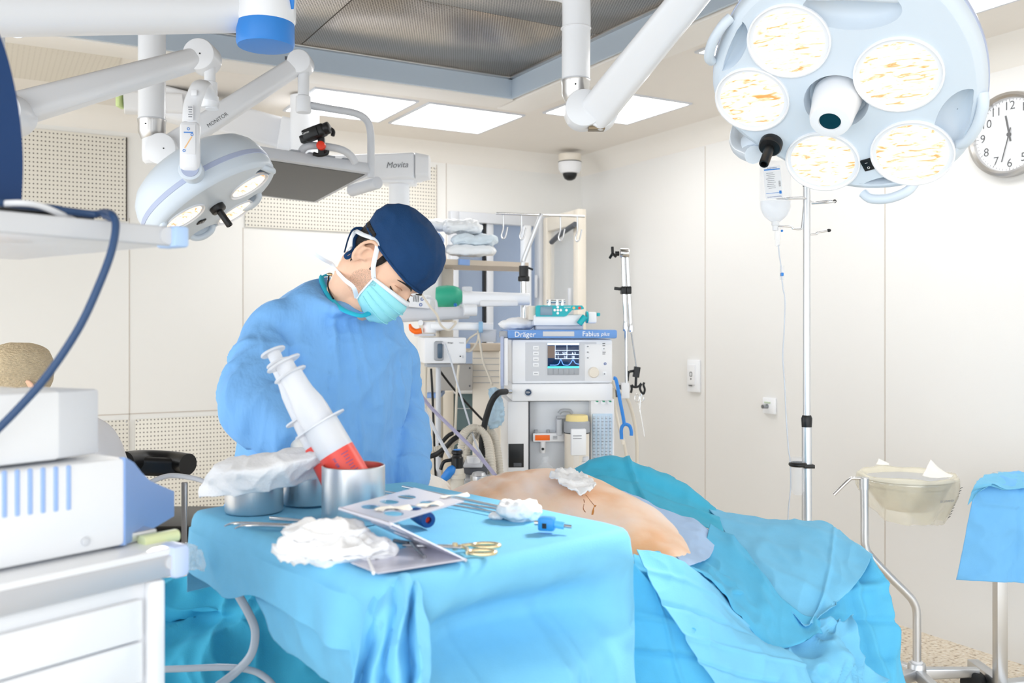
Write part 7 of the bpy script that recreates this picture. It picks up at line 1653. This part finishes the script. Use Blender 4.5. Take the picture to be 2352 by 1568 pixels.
sheet('paper_corner', M_paper, [[(2118, 1093, 3.52), (2130, 1070, 3.55), (2137, 1056, 3.57)], [(2150, 1098, 3.5), (2155, 1085, 3.52), (2160, 1078, 3.55)], [(2187, 1096, 3.5), (2188, 1094, 3.52), (2189, 1093, 3.54)]], 'white paper corner sticking up at the right rim of the basin', 'paper', 16, 16, .002, 12)
sheet('paper_corner', M_paper, [[(2012, 1066, 3.65), (2016, 1058, 3.66), (2018, 1053, 3.67)], [(2028, 1068, 3.65), (2028, 1062, 3.66), (2028, 1058, 3.67)], [(2042, 1068, 3.65), (2042, 1066, 3.66), (2042, 1064, 3.67)]], 'white paper corner sticking up at the left rim of the basin', 'paper', 12, 12, .001, 12)
for i in range(11):
    a = -.55+.02*math.sin(i); k = i/10
    q = bc+V(((rr+.022-.04*k)*math.cos(a-.1*k), (rr+.022-.04*k)*math.sin(a-.1*k), -.02-.115*k)); MB().beam(q+V((-.006, -.01, -.001)), q+V((.008, .002, .002)), .002, .002, r=.3).build('bag_print', M_ink, pb_)
lettering('SECUTAINER', .012, Matrix.Translation(bc+V((.07, -rr-.022, -.055))) @ Matrix.Rotation(.35, 4, 'Z') @ FACE, M_inkg, pb_)
# ---------------------------------------------------------------- draped stand at the right edge
ds = thing('draped_stand', 'square steel instrument stand at the right edge under a blue cloth', 'instrument stand', at(2297, 1560, 3.5)*V((1, 1, 0)))
q = at(2297, 1300, 3.5); MB().box((q.x, 3.5, .47), (.04, .04, .82), None, .003).build('post', M_steel, ds)
MB().box((q.x+.02, 3.5, .07), (.045, .5, .045), None, .004).build('base', M_steel, ds); MB().beam((q.x, 3.5, .075), (q.x+.5, 3.62, .075), .045, .045, r=.15, xh=(0, 0, 1)).build('foot', M_steel, ds)
for y in (3.27, 3.73): MB().cyl((q.x+.005, y, .035), (q.x+.035, y, .035), .034, n=20).build('caster', M_rubber, ds)
zt = at(2297, 1098, 3.5).z; MB().box((q.x+.25, 3.5, zt-.03), (.44, .28, .018), None, .004).build('tray', M_steel, ds)
sheet('stand_drape', M_gown2 if 'M_gown2' in globals() else mat('mid_blue_drape', '74BCF2', .8, bump=.1, bs=420, var=.05, vs=20), [[(2255, 1095, 3.6), (2300, 1086, 3.6), (2360, 1083, 3.6), (2420, 1083, 3.6), (2480, 1085, 3.6)], [(2243, 1112, 3.32), (2290, 1112, 3.3), (2350, 1114, 3.3), (2420, 1114, 3.3), (2490, 1116, 3.32)], [(2228, 1170, 3.3), (2285, 1172, 3.28), (2350, 1176, 3.28), (2420, 1176, 3.28), (2495, 1176, 3.3)], [(2213, 1250, 3.3), (2280, 1253, 3.28), (2345, 1256, 3.29), (2420, 1258, 3.28), (2500, 1256, 3.3)], [(2196, 1331, 3.3), (2275, 1335, 3.27), (2345, 1339, 3.29), (2420, 1342, 3.27), (2510, 1340, 3.3)]], 'mid blue cloth hanging over the stand at the right edge', 'drape', 60, 60, .008, 6, seedv=(1, 4, 4), crease=(('u', .46, -.006), ('v', .45, .004)))
sheet('stand_drape', M_drape2, [[(2262, 1090, 3.5), (2310, 1082, 3.55), (2352, 1084, 3.55), (2420, 1082, 3.55)], [(2241, 1112, 3.26), (2280, 1110, 3.24), (2318, 1120, 3.24), (2420, 1105, 3.26)], [(2230, 1135, 3.25), (2275, 1113, 3.23), (2318, 1123, 3.23), (2420, 1108, 3.25)], [(2222, 1160, 3.25), (2262, 1117, 3.23), (2318, 1124, 3.23), (2420, 1110, 3.25)]], 'small pale cloth laid over the top of the right edge stand', 'drape', 40, 30, .004, 8, seedv=(9, 4, 4))
# ---------------------------------------------------------------- camera, light
cd = bpy.data.cameras.new('camera'); co = bpy.data.objects.new('camera', cd); COL.objects.link(co)
co.location = (0, 0, CAMH); co.rotation_euler = (PI/2, 0, -TH); cd.sensor_width = 36; cd.lens = 36*FPX/2352; cd.shift_y = -(784-HY)/2352; cd.shift_x = 0
cd.clip_start = .02; cd.dof.use_dof = True; cd.dof.focus_distance = 2.6; cd.dof.aperture_fstop = 5.0
SC.camera = co
wd = bpy.data.worlds.new('world'); SC.world = wd; wd.use_nodes = True
bg = wd.node_tree.nodes['Background']; bg.inputs[0].default_value = (.93, .97, 1, 1)
nt = wd.node_tree; N = nt.nodes.new; K = nt.links.new
tc = N('ShaderNodeTexCoord'); dp = N('ShaderNodeVectorMath'); dp.operation = 'DOT_PRODUCT'; dp.inputs[1].default_value = CAMM.to_3x3() @ V((-.45, -.6, .66)); K(tc.outputs['Generated'], dp.inputs[0])
mr = N('ShaderNodeMapRange'); mr.interpolation_type = 'SMOOTHSTEP'; mr.inputs[1].default_value = -.35; mr.inputs[2].default_value = .95; mr.inputs[3].default_value = .75; mr.inputs[4].default_value = 3.4
K(dp.outputs['Value'], mr.inputs[0]); K(mr.outputs[0], bg.inputs[1])
SC.view_settings.view_transform = 'Standard'; SC.view_settings.look = 'None'; SC.view_settings.gamma = 1; SC.view_settings.use_curve_mapping = False
SC.view_settings.exposure = .02

def lamp(name, p, n, power, size, ang):
    l = bpy.data.lights.new(name, 'SPOT'); l.energy = power; l.spot_size = math.radians(ang); l.spot_blend = .7; l.shadow_soft_size = size; l.color = (1, .96, .9)
    o = bpy.data.objects.new(name, l); COL.objects.link(o); z = -(CAMM.to_3x3() @ V(n)).normalized()
    o.matrix_world = Matrix.Translation(CAMM @ V(p)) @ z.to_track_quat('Z', 'Y').to_matrix().to_4x4()
lamp('surgical_light_beam', pA+nA*.03, onz(1330, 1190, TZ)-pA, 120, .12, 34)
lamp('second_light_beam', pB+nB*.03, onz(640, 1150, TZ)-pB, 45, .12, 40)
